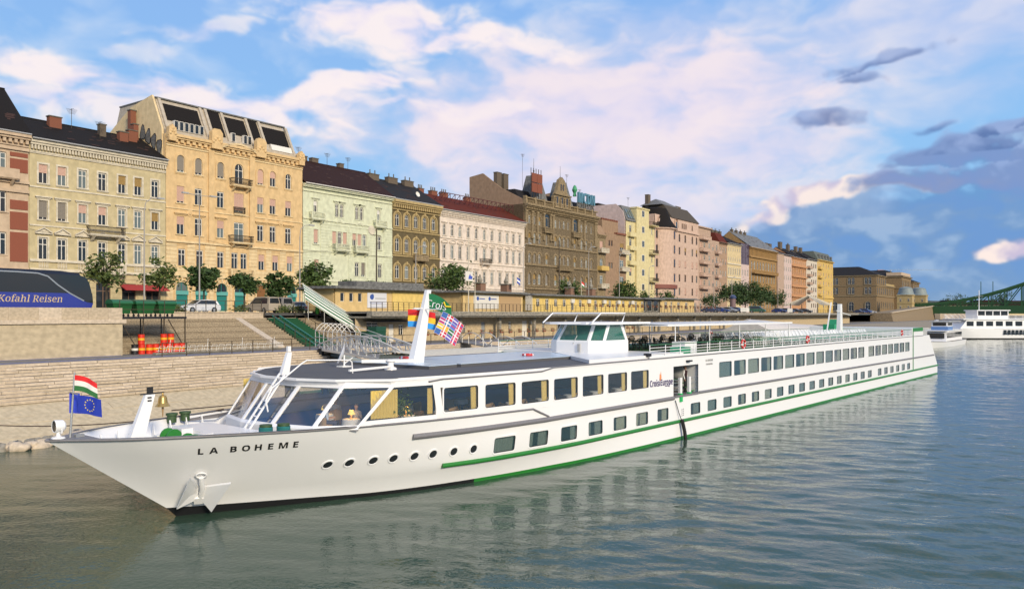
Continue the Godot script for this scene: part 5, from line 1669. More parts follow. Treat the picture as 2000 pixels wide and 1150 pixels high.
# ---------------------------------------------------------------- far end: long university building, bridge, far bank
func make_far() -> void:
	var b: MB
	var T := "stone_museum"
	var t := thing("university_building", "long brown stone palace with hipped dark roofs beyond the row of houses", "palace", Q(472, 0, 0), qb)
	var blocks := [[0.0, 30.0, 32.4, -58.0, 0.0, 6.0], [30.0, 66.0, 26.5, -40.0, -1.0, 0.0], [66.0, 104.0, 34.0, -44.0, 4.0, 5.0], [104.0, 138.0, 26.5, -40.0, -1.0, 0.0], [138.0, 170.0, 32.4, -58.0, 0.0, 6.5]]
	for k in blocks:
		b = MB.new()
		b.bx(k[0], k[1], TOP, k[2], k[3], k[4])
		var wall := part(t, "wing", b, M(T))
		b = MB.new()
		b.bx(k[0] - 0.6, k[1] + 0.6, k[2], k[2] + 0.7, k[3] - 0.6, k[4] + 0.9)
		b.bx(k[0] - 0.3, k[1] + 0.3, 19.4, 20.2, k[3], k[4] + 0.5)
		b.bx(k[0] - 0.3, k[1] + 0.3, 26.0, 26.5, k[3], k[4] + 0.4)
		part(wall, "cornice", b, M("stone_sooty_trim"))
		if k[5] > 0:
			b = MB.new()
			var c: float = (k[3] + k[4]) / 2
			b.hexa([Vector3(k[0] - 0.8, k[2] + 0.7, k[3] - 0.8), Vector3(k[1] + 0.8, k[2] + 0.7, k[3] - 0.8), Vector3(k[1] + 0.8, k[2] + 0.7, k[4] + 1.2), Vector3(k[0] - 0.8, k[2] + 0.7, k[4] + 1.2), Vector3(k[0] + 11, k[2] + 0.7 + k[5], k[3] + 13), Vector3(k[1] - 11, k[2] + 0.7 + k[5], k[3] + 13), Vector3(k[1] - 11, k[2] + 0.7 + k[5], k[4] - 13), Vector3(k[0] + 11, k[2] + 0.7 + k[5], k[4] - 13)])
			part(wall, "roof", b, M("tile_slate"))
		else:
			b = MB.new()
			b.bx(k[0], k[1], k[2] + 0.7, k[2] + 2.0, k[4] - 0.6, k[4] + 0.2)
			part(wall, "balustrade", b, M("trim_ochre"))
	b = MB.new()
	b.bx(66, 104, 34.7, 37.4, -6, 3.6)
	part(t, "attic_screen", b, M("stucco_blush"))
	for c in [1.5, 24.0]:
		b = MB.new()
		b.bx(-0.2, 3.0, 33.0, 36.5, -58 + c, -55 + c)
	# paired arched windows in the end front
	var rb := Basis(Vector3(0, 0, 1), Vector3.UP, Vector3(-1, 0, 0))
	for y in [27.2, 21.0]:
		for k in 5:
			for s in [-1.1, 1.1]:
				var f := window_at(t, 0, 0, 1.7, 4.4, {"arch": 1, "surround": "stone_sooty_trim", "grow": 0.35})
				f.transform = Transform3D(rb, Vector3(-0.25, y, -5.0 - k * 10.0 + s))
	for k in 5:
		var f := window_at(t, 0, 0, 3.0, 6.0, {"arch": 1, "surround": "stone_sooty_trim", "grow": 0.5})
		f.transform = Transform3D(rb, Vector3(-0.25, 10.0, -5.0 - k * 10.0))
	for k in 26:
		var x := 3.0 + k * 6.5
		for y in [21.2, 12.0, 27.6]:
			if y > 27 and (x > 30 and x < 66 or x > 104 and x < 138):
				continue
			var z := 4.0 if x > 66 and x < 104 else (-1.0 if x > 30 and x < 138 else 0.0)
			var f := window_at(t, x, y, 1.9, 4.0, {"arch": 1, "surround": "stone_sooty_trim", "grow": 0.4, "plain": true})
			f.position = Vector3(x, y, z + 0.25)
	for k in 6:
		b = MB.new()
		b.lathe(Vector3(70 + k * 6, TOP, 6.0), [Vector2(1.1, 0), Vector2(0.9, 0.6), Vector2(0.85, 9.0), Vector2(1.2, 9.6)], 10)
		part(t, "column", b, M("trim_ochre"))
	# two domed bridge-head pavilions
	for c in [[452.0, 20.0, 0], [468.0, 25.0, 1]]:
		t = thing("domed_pavilion", ["small domed stone pavilion in front of the long brown palace", "small domed stone pavilion standing against the bridge end"][c[2]], "pavilion", Q(c[0], c[1], 3.0), Basis(qb.x * 0.68, qb.y * 0.8, qb.z * 0.68), "domed pavilions at the bridge head")
		b = MB.new()
		b.bx(-6, 6, TOP, 20.0, -6, 6)
		b.bx(-6.5, 6.5, 20.0, 20.8, -6.5, 6.5)
		b.bx(-6.3, 6.3, 14.2, 14.7, -6.3, 6.3)
		part(t, "walls", b, M("trim_ochre"))
		b = MB.new()
		b.lathe(Vector3(0, 20.8, 0), [Vector2(7.4, 0), Vector2(6.6, 1.2), Vector2(5.4, 4.6), Vector2(5.5, 4.9), Vector2(4.0, 5.6), Vector2(1.0, 6.0), Vector2(0, 6.2)], 8, Basis(Vector3.UP, PI / 8))
		part(t, "dome", b, mat("dome_grey", Color(0.27, 0.32, 0.31), 0.6, "stain", 0.3))
		for y in [10.0, 15.6]:
			for x in [-3.2, 3.2]:
				window_at(t, x, y, 1.3, 2.4, {"z": 6.21})
				var f := window_at(t, 0, 0, 1.3, 2.4, {})
				f.transform = Transform3D(rb, Vector3(-6.21, y, x))
	make_bridge()
	# ramp wall up to the bridge
	t = thing("abutment_wall", "weathered stone ramp wall rising to the green bridge", "wall", q0, qb)
	b = MB.new()
	b.hexa([Vector3(330, LOW, 24), Vector3(466, LOW, 24), Vector3(466, LOW, 34), Vector3(330, LOW, 34), Vector3(330, 8.6, 24), Vector3(466, 12.8, 24), Vector3(466, 12.8, 33), Vector3(330, 8.6, 33)])
	part(t, "wall_face", b, mat("abutment", Color(0.30, 0.225, 0.135), 0.95, "stain", 0.15))
	b = MB.new()
	b.bar(Vector3(330, 8.8, 33.2), Vector3(466, 13.0, 33.2), 0.8, 0.5)
	part(t, "coping", b, M("limestone"))
	# far bank with trees and low houses
	b = MB.new()
	b.bx(-40, 700, -1, 6.5, -400, 0)
	ground("far_bank", b, mat("bank_dark", Color(0.22, 0.19, 0.13), 0.95, "stain", 0.08), Vector3(380, 0, -760))
	var rows := []
	var hn := FastNoiseLite.new()
	hn.seed = 3
	hn.frequency = 0.004
	for i in 3:
		var line := []
		for j in 41:
			var x := -600.0 + j * 70.0
			line.append(Vector3(x, (0.0 if i == 0 else (26.0 if i == 1 else 30.0)) * (0.7 + 0.8 * absf(hn.get_noise_1d(x))) * (1.0 if x < 900 else 1.35), -1500.0 - i * 160.0))
		rows.append(line)
	b = MB.new()
	b.grid(rows)
	ground("hills", b, mat("hill", Color(0.07, 0.085, 0.055), 0.95, "grain", 0.02))
	for k in 16:
		tree("far_bank_tree", "dark bushy tree beyond the green bridge", Vector3(385 + k * 19 + rng.randf() * 8, 6.4, -780 - rng.randf() * 60), 17 + rng.randf() * 9 + (8 if k == 4 or k == 5 else 0), 8.5, 3, "leaf_c", "trees beyond the bridge", 300 + k, true, 420)
	for k in 9:
		var hh := 8.0 + rng.randf() * 6.0
		t = thing("far_house", "small pale house on the far bank seen through the bridge", "house", Vector3(420 + k * 30, 6.4, -750), Basis(), "houses on the far bank")
		b = MB.new()
		b.bx(-11, 11, 0, hh, -12, 0)
		part(t, "walls", b, [M("stucco_blush"), M("stucco_white"), M("stucco_cream")][k % 3])
		b = MB.new()
		b.prism(PackedVector2Array([Vector2(-12, hh), Vector2(12, hh), Vector2(8, hh + 5), Vector2(-8, hh + 5)]), -12.5, 0.5)
		part(t, "roof", b, M("tile_maroon"))
		for j in 5:
			b = MB.new()
			b.bx(-9 + j * 4, -7.2 + j * 4, hh * 0.45, hh * 0.8, 0, 0.08)
			part(t, "window", b, M("house_glass"))
	# quay walls and archways under the bridge
	t = thing("bridge_quay_wall", "pale quay wall with buttresses under the bridge", "wall", q0, qb)
	b = MB.new()
	b.bx(520, 760, LOW, 9.2, 20, 30)
	part(t, "wall_face", b, M("limestone_dark"))
	for k in 9:
		b = MB.new()
		b.hexa([Vector3(524 + k * 26, LOW, 30), Vector3(531 + k * 26, LOW, 30), Vector3(531 + k * 26, LOW, 35), Vector3(524 + k * 26, LOW, 35), Vector3(526 + k * 26, 9.2, 30), Vector3(529 + k * 26, 9.2, 30), Vector3(529 + k * 26, 9.2, 31), Vector3(526 + k * 26, 9.2, 31)])
		part(t, "buttress", b, M("limestone_pale"))
	# tower crane far behind
	t = thing("tower_crane", "thin pale tower crane jib over the palace roofs", "crane", Vector3(430, 6, -900), Basis(Vector3.UP, 0.1))
	b = MB.new()
	b.bar(Vector3(0, 0, 0), Vector3(0, 52, 0), 1.2)
	part(t, "mast", b, mat("crane_pale", Color(0.22, 0.27, 0.34), 0.6))
	b = MB.new()
	for k in 15:
		b.bar(Vector3(-16 + k * 5.2, 52 + (k % 2) * 1.2, 0), Vector3(-10.8 + k * 5.2, 52 + ((k + 1) % 2) * 1.2, 0), 0.16)
	b.bar(Vector3(-16, 52, 0), Vector3(62, 52, 0), 0.25)
	part(t, "jib", b, M("crane_pale"))
	b = MB.new()
	b.bx(-16, -9, 48.8, 52, -1, 1)
	part(t, "counterweight", b, mat("crane_red", Color(0.35, 0.15, 0.15), 0.6))

func make_bridge() -> void:
	var g := mat("bridge_green", Color(0.018, 0.085, 0.022), 0.6, "fine", 0.3)
	var t := thing("green_bridge", "dark green steel truss bridge crossing the river", "bridge", Q(470, 0, 0), qb)
	var b := MB.new()
	b.bx(-9, 9, 9.6, 11.2, 14, 380)
	var dk := part(t, "deck", b, g)
	b = MB.new()
	for s in [-9.0, 9.0]: b.bx(s - 0.4, s + 0.4, 8.4, 12.9, 14, 380)
	part(dk, "girders", b, g)
	var top := func(w: float) -> float:
		var s := (w - 112.0) / 95.0
		if w < 112: return 13.2 + 29.0 * pow(clampf((w - 14.0) / 98.0, 0, 1), 2.1)
		return 16.0 + 26.0 * pow(clampf(absf(w - 250.0) / 138.0, 0, 1), 1.6)
	for s in [-8.6, 8.6]:
		b = MB.new()
		var prev := Vector3.ZERO
		for k in 46:
			var w := 14.0 + k * 8.0
			var p := Vector3(s, top.call(w), w)
			if k: b.bar(prev, p, 0.9, 1.3)
			prev = p
		part(t, "top_chord", b, g)
		b = MB.new()
		for k in 46: # latticed parapet
			var w := 14.0 + k * 8.0
			for j in 4:
				b.bar(Vector3(s, 12.8, w + j * 2), Vector3(s, 14.6, w + j * 2 + 2), 0.16)
				b.bar(Vector3(s, 14.6, w + j * 2), Vector3(s, 12.8, w + j * 2 + 2), 0.16)
		b.bx(s - 0.2, s + 0.2, 14.5, 14.9, 14, 380)
		part(t, "lattice", b, g)
		for k in range(1, 22):
			var w := 14.0 + k * 8.0
			b = MB.new()
			b.bar(Vector3(s, 12.9, w), Vector3(s, top.call(w), w), 0.6)
			part(t, "hanger", b, g)
			b = MB.new()
			b.bar(Vector3(s, 12.9, w - 8), Vector3(s, top.call(w), w), 0.5)
			part(t, "brace", b, g)
	for w in [112.0, 388.0]:
		b = MB.new()
		for s in [-8.6, 8.6]:
			b.hexa([Vector3(s - 1.4, 9, w - 2), Vector3(s + 1.4, 9, w - 2), Vector3(s + 1.4, 9, w + 2), Vector3(s - 1.4, 9, w + 2), Vector3(s - 0.8, 46, w - 1), Vector3(s + 0.8, 46, w - 1), Vector3(s + 0.8, 46, w + 1), Vector3(s - 0.8, 46, w + 1)])
		b.bx(-8.6, 8.6, 42, 45, w - 0.8, w + 0.8)
		part(t, "tower", b, g)
		b = MB.new()
		b.bx(-13, 13, -2, 9, w - 4, w + 4)
		part(t, "pier", b, M("limestone_dark"))
	for x in [58.0, 64.0]:
		b = MB.new()
		b.bar(Vector3(-7, 11, x), Vector3(-7, 27, x), 0.35)
		part(t, "wire_mast", b, g)

# ---------------------------------------------------------------- the cruise ship (local: x aft from the bow tip, y up, z to the river side)
var ship: Node3D
const WX := [0.0, 4.84, 8.7, 14.2, 17.9, 19.9, 25.0, 31.0]
const WY := [0.0, 2.2, 3.85, 5.15, 5.65, 5.9, 6.2, 6.3]
const GX := [0.0, 2.15, 4.95, 7.84, 10.2, 14.2, 20.0]
const GY := [0.0, 1.75, 3.1, 4.2, 4.95, 5.75, 6.3]
const LOWWIN := [[17.73, 19.19], [20.2, 21.65], [22.66, 24.12], [25.2, 26.66], [27.76, 29.22], [30.27, 31.72], [32.83, 34.3]]
const UPWIN := [[14.41, 16.51], [16.92, 19.03], [19.41, 21.62], [22.02, 24.22], [24.64, 26.75], [27.18, 29.28], [29.68, 31.81]]

func stem_a(y: float) -> float:
	return 5.0 * (1.0 - y / 3.65) if y >= 0 else 5.0 - 0.8 * y

func hb(a: float, y: float) -> float:
	var yy := minf(y, 3.6)
	var t := clampf(yy / 3.6, 0, 1)
	var p := a - stem_a(yy)
	if p <= 0: return 0.0
	t = lerpf(t, clampf(yy / 1.25, 0, 1), smoothstep(9.0, 18.0, a)) # wall-sided amidships, flared at the bow
	return lerpf(spline(WX, WY, p), spline(GX, GY, p), t)

func gunwale_y(a: float) -> float:
	return lookup([0.0, 8.0, 20.0, 30.0], [3.66, 3.50, 3.42, 3.42], a)

func stern_a(y: float) -> float:
	return 109.9 if y <= 1.25 else lerpf(109.9, 105.2, (y - 1.25) / 4.17)

func col_a(A: float, y: float) -> float:
	if A > 109: return stern_a(y)
	return A + stem_a(y) * (1.0 - A / 16.0) if A < 16 else A

func row_y(i: int, A: float) -> float:
	match i:
		0: return -0.9
		1: return lookup([0.0, 10.0], [0.40, 0.17], A)
		2: return 0.95
		3: return 1.42
		4: return 2.23
		5: return 2.87
		6: return gunwale_y(A)
		7: return lookup([14.0, 26.0], [3.73, 3.64], A)
		8: return lookup([14.0, 26.0], [4.88, 4.79], A)
	return 5.42

func cols() -> Array:
	var c := [0.0, 0.25, 0.6, 1.1, 1.8, 2.6, 3.5, 4.5, 5.5, 6.5, 7.5, 8.5, 9.5, 10.5, 11.5, 12.5, 14.06, 15.2]
	for w in LOWWIN + UPWIN + low_aft() + up_aft():
		for v in w:
			if not c.has(v): c.append(v)
	c.append_array([34.95, 38.45, 17.4, 96.1, 100.0, 110.0])
	c.sort()
	return c

func low_aft() -> Array:
	var o := []
	for k in 17: o.append([37.3 + k * 2.511, 37.3 + k * 2.511 + 1.45])
	for k in 6: o.append([81.2 + k * 2.49, 81.2 + k * 2.49 + 1.44])
	return o

func up_aft() -> Array:
	var o := []
	for k in 14: o.append([41.64 + k * 2.5, 41.64 + k * 2.5 + 2.13])
	o.append([77.7, 79.85])
	for k in 6: o.append([80.25 + k * 2.49, 80.25 + k * 2.49 + 2.13])
	return o

func within(a: float, list: Array) -> bool:
	for w in list:
		if a > w[0] and a < w[1]: return true
	return false

func slab(b: MB, poly: Array, y0: float, y1: float) -> void:
	var p := PackedVector2Array()
	for q in poly: p.append(Vector2(q.x, -q.y))
	b.prism(p, y0, y1, Transform3D(Basis(Vector3.RIGHT, Vector3(0, 0, -1), Vector3.UP), Vector3.ZERO))

func rounded(w: float, h: float, r: float, g: float) -> PackedVector2Array:
	var o := PackedVector2Array()
	for k in 4:
		var c := Vector2([w / 2 - r, w / 2 - r, r - w / 2, r - w / 2][k], [r - h / 2, h / 2 - r, h / 2 - r, r - h / 2][k])
		for j in 4:
			var a := -PI / 2 + PI / 2 * k + PI / 6 * j
			o.append(c + Vector2(cos(a), sin(a)) * (r + g))
	return o

func folds(w: float, h: float, n: int, top_gather := 0.0) -> MB:
	# hanging cloth from y = 0 to h, x from 0 to w, with soft pleats
	var rows := []
	for j in 4:
		var line := []
		for i in n * 4 + 1:
			var x := w * i / (n * 4.0)
			line.append(Vector3(x * (1.0 - top_gather * (1.0 - j / 3.0)), h * j / 3.0, 0.06 * sin(TAU * i / 4.0 + 0.6 * sin(i * 1.7))))
		rows.append(line)
	var b := MB.new()
	b.grid(rows)
	return b

func ship_window(p0: Vector3, p1: Vector3, h: float, pane_mat: String, curtain: Array, side: int, lean := 0.0) -> void:
	# p0 / p1: lower corners on the hull plane; curtain: [material, left share, right share]
	var x := (p1 - p0).normalized() * side
	var up := Vector3(0, h, lean).normalized()
	var z := x.cross(up).normalized()
	var bs := Basis(x, z.cross(x), z)
	var w := p0.distance_to(p1)
	var c := (p0 + p1) / 2 + up * h / 2
	var f := part(ship, "window", shared("sw%.2f_%.2f" % [w, h], func():
		var b := MB.new()
		ring(b, rounded(w, h, 0.13, 0.05), rounded(w, h, 0.13, -0.025), -0.05, 0.012)
		return b), M("white_paint"), c, bs)
	part(f, "gasket", shared("sg%.2f_%.2f" % [w, h], func():
		var b := MB.new()
		ring(b, rounded(w, h, 0.13, -0.025), rounded(w, h, 0.13, -0.05), -0.05, 0.004)
		return b), M("black"))
	part(f, "pane", shared("sp%.2f_%.2f" % [w, h], func():
		var b := MB.new()
		b.prism(rounded(w, h, 0.13, -0.02), -0.032, -0.028)
		return b), M(pane_mat))
	if curtain.size():
		for s in 2:
			var share: float = curtain[1 + s]
			if share <= 0: continue
			var cw := w * share
			part(f, "curtain", shared("sc%.2f_%.2f_%d" % [cw, h, s], func(): return folds(cw, h + 0.1, maxi(2, int(cw * 6)), 0.12 if share < 0.4 else 0.0)), M(curtain[0]), Vector3(-w / 2 if s == 0 else w / 2, -h / 2 - 0.05, -0.14), Basis() if s == 0 else Basis(Vector3.UP, PI))

func face_window(parent: Node, q: Array, l: float, r: float, bo: float, to: float, fm: String, gm: String, called := "window") -> MeshInstance3D:
	# q: lower left, lower right, upper right, upper left; the frame is the rim, the pane fills the rest
	var low: Vector3 = q[1] - q[0]
	var up: Vector3 = q[3] - q[0]
	var n := low.cross(up).normalized()
	var at := func(s: float, t: float) -> Vector3:
		return (q[0] as Vector3).lerp(q[1], s).lerp((q[3] as Vector3).lerp(q[2], s), t)
	var w := low.length()
	var h := up.length()
	var wt: float = (q[2] - q[3]).length()
	var inn := [at.call(l / w, bo / h), at.call(1 - r / w, bo / h), at.call(1 - r / wt, 1 - to / h), at.call(l / wt, 1 - to / h)]
	var b := MB.new()
	for k in 4:
		var m := (k + 1) % 4
		b.quad(q[k], q[m], inn[m], inn[k])
		b.quad(inn[k], inn[m], inn[m] - n * 0.08, inn[k] - n * 0.08)
	var f := part(parent, called, b, M(fm))
	b = MB.new()
	b.quad(inn[0] - n * 0.03, inn[1] - n * 0.03, inn[2] - n * 0.03, inn[3] - n * 0.03)
	b.quad(inn[3] - n * 0.034, inn[2] - n * 0.034, inn[1] - n * 0.034, inn[0] - n * 0.034)
	part(f, "pane", b, M(gm))
	return f

func along(fn: Callable, a0: float, a1: float, n: int) -> Array:
	var o := []
	for k in n + 1: o.append(fn.call(lerpf(a0, a1, float(k) / n)))
	return o

func make_ship() -> void:
	ship = thing("cruise_ship", "long white river cruise ship with green stripes lettered LA BOHEME on the bow", "cruise ship", s0, sb)
	var b: MB
	var C := cols()
	var lows := LOWWIN + low_aft()
	var ups := UPWIN + up_aft()
	for side in [1, -1]:
		var rows := []
		for i in 10:
			var line := []
			for A in C:
				var y := row_y(i, A)
				var a := col_a(A, y)
				line.append(Vector3(a, y, side * hb(a, y)))
			rows.append(line)
		var skip := {}
		var boot_black := {}
		var boot_green := {}
		for j in C.size() - 1:
			var m: float = (C[j] + C[j + 1]) / 2
			if within(m, lows): skip[Vector2i(3, j)] = true
			if within(m, ups): skip[Vector2i(7, j)] = true
			if m > 34.95 and m < 38.45:
				for i in [5, 6, 7]: skip[Vector2i(i, j)] = true
			if m < 14.06:
				for i in [6, 7, 8]: skip[Vector2i(i, j)] = true
			skip[Vector2i(0, j)] = true
			if m > 17.4: boot_black[Vector2i(0, j)] = true
			else: boot_green[Vector2i(0, j)] = true
		b = MB.new()
		b.grid(rows, skip, side < 0)
		part(ship, "hull_side", b, M("white_paint"))
		b = MB.new()
		b.grid([rows[0], rows[1]], boot_black, side < 0)
		part(ship, "boot_top", b, M("black_paint"))
		b = MB.new()
		b.grid([rows[0], rows[1]], boot_green, side < 0)
		part(ship, "boot_top", b, M("ship_green"), Vector3.ZERO, Basis(), "green painted waterline")
		# windows
		var k := 0
		for w in lows:
			var y := 1.42
			var pats := [["curtain_dim", 0.5, 0.52], ["curtain_dim", 0.3, 0.42], ["curtain_dim", 0.08, 0.3], ["curtain_dim", 0.3, 0.4], ["curtain_pale", 0.0, 0.62], ["curtain_pale", 0.35, 0.5], ["curtain_pale", 0.0, 0.4]] if k < 7 else [["curtain_dim", 0.5, 0.52], ["curtain_dim", 0.5, 0.52], ["curtain_pale", 0.1, 0.35], ["curtain_pale", 0.0, 0.4], ["curtain_pale", 0.5, 0.52], ["curtain_dim", 0.5, 0.5], ["curtain_dim", 0.2, 0.4], ["curtain_dim", 0.0, 0.5]]
			ship_window(Vector3(w[0], y, side * hb(w[0], y)), Vector3(w[1], y, side * hb(w[1], y)), 0.81, "pane_cabin", pats[k % pats.size()], side, side * (hb(w[0], 2.23) - hb(w[0], y)))
			k += 1
		k = 0
		for w in ups:
			var y := row_y(7, w[0])
			var h := row_y(8, w[0]) - y
			var pats := [["curtain_yellow", 0.06, 0.17], ["curtain_yellow", 0.04, 0.17], ["curtain_yellow", 0.06, 0.2], ["curtain_yellow", 0.0, 0.18], ["curtain_yellow", 0.0, 0.18], ["curtain_yellow", 0.0, 0.18], ["curtain_yellow", 0.0, 0.2]] if k < 7 else [["curtain_pale", 0.5, 0.52], ["curtain_pale", 0.0, 0.25], ["curtain_pale", 0.1, 0.4], ["curtain_pale", 0.5, 0.52], ["curtain_pale", 0.0, 0.3], ["curtain_pale", 0.5, 0.52], ["curtain_pale", 0.5, 0.52], ["curtain_dim", 0.5, 0.52], ["curtain_pale", 0.0, 0.35]]
			ship_window(Vector3(w[0], y, side * hb(w[0], y)), Vector3(w[1], y, side * hb(w[1], y)), h, "pane_clear" if k < 7 else "pane_cabin", pats[k % pats.size()], side)
			k += 1
		# rubbing strakes, as half round beams
		var fen := func(a: float, y: float, off: float) -> Vector3: return Vector3(a, y, side * (hb(a, y) + off))
		b = MB.new()
		b.tube(along(func(a): return fen.call(a, 2.76, 0.03), 13.0, 34.9, 26), 0.13, 8)
		part(ship, "fender_beam", b, M("rubber_grey"))
		b = MB.new()
		b.tube(along(func(a): return fen.call(a, lerpf(2.86, 2.68, (a - 38) / 70.0), 0.02), 38.5, 107.6, 10), 0.10, 8)
		part(ship, "fender_beam", b, M("rubber_grey"))
		b = MB.new()
		b.tube(along(func(a): return fen.call(a, 1.18, 0.02), 14.95, 109.9, 50), 0.115, 8)
		part(ship, "green_strake", b, M("ship_green"))
		b = MB.new()
		b.tube(along(func(a): return fen.call(a, gunwale_y(a) - 0.02, 0.0), 0.0, 20.3, 40) + [fen.call(21.6, 2.9, 0.0)], 0.055, 7)
		part(ship, "gunwale_strip", b, M("rubber_grey"))
		b = MB.new()
		b.tube([fen.call(13.6, 5.18, 0.0)] + along(func(a): return fen.call(a, 5.26, 0.0), 14.4, 21.0, 8) + along(func(a): return fen.call(a, 5.40, 0.0), 22.0, 101.8, 24), 0.045, 6)
		part(ship, "deck_edge_strip", b, M("rubber_grey"))
		# sill line under the windows
		b = MB.new()
		b.tube(along(func(a): return fen.call(a, 3.42, -0.006), 21.0, 34.9, 8), 0.012, 5)
		b.tube(along(func(a): return fen.call(a, 3.42, -0.006), 38.5, 106, 8), 0.012, 5)
		b.tube(along(func(a): return fen.call(a, 2.45, -0.006), 18.0, 106, 20), 0.012, 5)
		part(ship, "weld_seam", b, M("white_paint"))
		# slanting first saloon window
		var w0 := 10.45
		var y0 := gunwale_y(10) + 0.0
		var P := func(a: float, y: float) -> Vector3: return Vector3(a, y, side * hb(a, 3.6))
		var quad := [P.call(10.2, y0), P.call(14.06, y0), P.call(14.06, 5.42), P.call(12.05, 5.42)]
		if side < 0: quad = [quad[1], quad[0], quad[3], quad[2]]
		var f := face_window(ship, quad, 0.16 if side > 0 else 0.05, 0.05 if side > 0 else 0.16, 0.27, 0.55, "white_paint", "pane_clear")
		b = folds(1.3, 1.2, 9)
		part(f, "curtain", b, M("curtain_yellow"), Vector3(10.9, 3.72, side * (hb(11.0, 3.6) - 0.22)), Basis(Vector3.UP, side * deg_to_rad(-14)))
		b = folds(0.3, 1.15, 3)
		part(f, "curtain", b, M("curtain_yellow"), Vector3(13.7, 3.72, side * (hb(13.7, 3.6) - 0.2)))
	# bow: gunwale plate, fore deck, inner bulwark
	var edge := along(func(a): return Vector2(a, maxf(hb(a, 3.6) - 0.1, 0.02)), 0.16, 9.8, 30)
	var foot := []
	for q in edge:
		var fa := col_a(q.x, 2.84) + 0.1
		foot.append(Vector2(fa, maxf(hb(fa, 2.84) - 0.1, 0.01)))
	var loop := foot.duplicate()
	for k in range(foot.size() - 1, 0, -1): loop.append(Vector2(foot[k].x, -foot[k].y))
	b = MB.new()
	slab(b, loop, 2.76, 2.82)
	part(ship, "fore_deck", b, M("deck_grey"))
	b = MB.new()
	for side in [1, -1]:
		var top := []
		var bot := []
		for k in edge.size():
			top.append(Vector3(edge[k].x, gunwale_y(edge[k].x), side * edge[k].y))
			bot.append(Vector3(foot[k].x, 2.82, side * foot[k].y))
		b.grid([bot, top], {}, side > 0)
	part(ship, "bulwark", b, M("white_paint"))
	b = MB.new()
	for side in [1, -1]:
		for k in 7:
			var a := 1.6 + k * 0.95
			b.prism(PackedVector2Array([Vector2(0, 0), Vector2(0.3, 0), Vector2(0.05, 0.72), Vector2(0, 0.72)]), -0.02, 0.02, Transform3D(Basis(Vector3(0, 0, -side), Vector3.UP, Vector3(side, 0, 0)), Vector3(a + 0.6, 2.81, side * (hb(a + 0.6, 2.85) - 0.1))))
	part(ship, "bulwark_stays", b, M("white_paint"))
	b = MB.new()
	var cap := []
	for k in edge.size(): cap.append(Vector2(edge[k].x - (0.12 if k == 0 else 0.0), edge[k].y + 0.13))
	for side in [1, -1]:
		for k in edge.size() - 1:
			var o0 := Vector3(cap[k].x, gunwale_y(cap[k].x) + 0.03, side * cap[k].y)
			var o1 := Vector3(cap[k + 1].x, gunwale_y(cap[k + 1].x) + 0.03, side * cap[k + 1].y)
			var i0 := Vector3(edge[k].x, o0.y, side * maxf(edge[k].y - 0.08, 0))
			var i1 := Vector3(edge[k + 1].x, o1.y, side * maxf(edge[k + 1].y - 0.08, 0))
			if edge[k + 1].x < 1.75:
				i0.z = 0
				i1.z = 0
			if side > 0: b.quad(o0, o1, i1, i0)
			else: b.quad(i0, i1, o1, o0)
	part(ship, "gunwale_plate", b, M("rubber_grey"))
	# transom
	b = MB.new()
	var ys := [-0.9, 0.3, 1.25, 2.5, 4.0, 5.42]
	for k in 5:
		b.quad(Vector3(stern_a(ys[k]), ys[k], 6.3), Vector3(stern_a(ys[k]), ys[k], -6.3), Vector3(stern_a(ys[k + 1]), ys[k + 1], -6.3), Vector3(stern_a(ys[k + 1]), ys[k + 1], 6.3))
	part(ship, "transom", b, M("white_paint"))
	# decks and inner walls
	b = MB.new()
	var rim := along(func(a): return Vector2(a, hb(a, 2.74) - 0.08), 10.4, 34, 20)
	rim += [Vector2(60, 6.24), Vector2(105.2, 6.24)]
	loop = rim.duplicate()
	for k in range(rim.size() - 1, -1, -1): loop.append(Vector2(rim[k].x, -rim[k].y))
	slab(b, loop, 2.76, 2.86)
	part(ship, "main_deck", b, mat("carpet", Color(0.05, 0.10, 0.38), 0.9))
	b = MB.new()
	for s in [-1, 1]:
		b.bx(17.6, 96, 1.1, 2.7, s * 4.6 - 0.05, s * 4.6 + 0.05)
		b.bx(38.6, 96, 2.87, 5.3, s * 4.3 - 0.05, s * 4.3 + 0.05)
	part(ship, "cabin_walls", b, mat("cabin_wall", Color(0.34, 0.33, 0.30), 0.8))
	b = MB.new()
	b.bx(17.6, 96, 1.0, 1.1, -5.2, 5.2)
	part(ship, "cabin_floor", b, M("lino_grey"))
	b = MB.new()
	b.bx(34.75, 34.85, 2.87, 5.3, -6.2, 6.2)
	b.bx(34.85, 38.55, 2.87, 5.3, 1.2, 1.3)
	part(ship, "bulkhead", b, mat("wood_panel", Color(0.16, 0.05, 0.03), 0.5, "grain", 0.5))
	b = MB.new()
	b.bx(38.55, 38.65, 2.87, 5.3, -6.2, 6.2)
	part(ship, "lobby_wall", b, M("white_paint"))
	# fore roof with a white eave
	var eave := [Vector2(9.3, 1.85), Vector2(9.95, 3.75), Vector2(11.6, 5.3)]
	var er := eave + along(func(a): return Vector2(a, hb(a, 3.6) + 0.02), 13.0, 32, 20)
	# the front of the saloon sits a little to the river side
	var far_side := func(q: Vector2) -> Vector2: return Vector2(q.x, -q.y + lerpf(0.95, 0.0, smoothstep(10.5, 16.0, q.x)))
	loop = er.duplicate()
	for k in range(er.size() - 1, -1, -1): loop.append(far_side.call(er[k]))
	b = MB.new()
	slab(b, loop, 5.3, 5.40)
	part(ship, "saloon_ceiling", b, M("white_paint"))
	b = MB.new()
	var lower := []
	for q in eave: lower.append(Vector2(q.x + 0.28, q.y * 0.985))
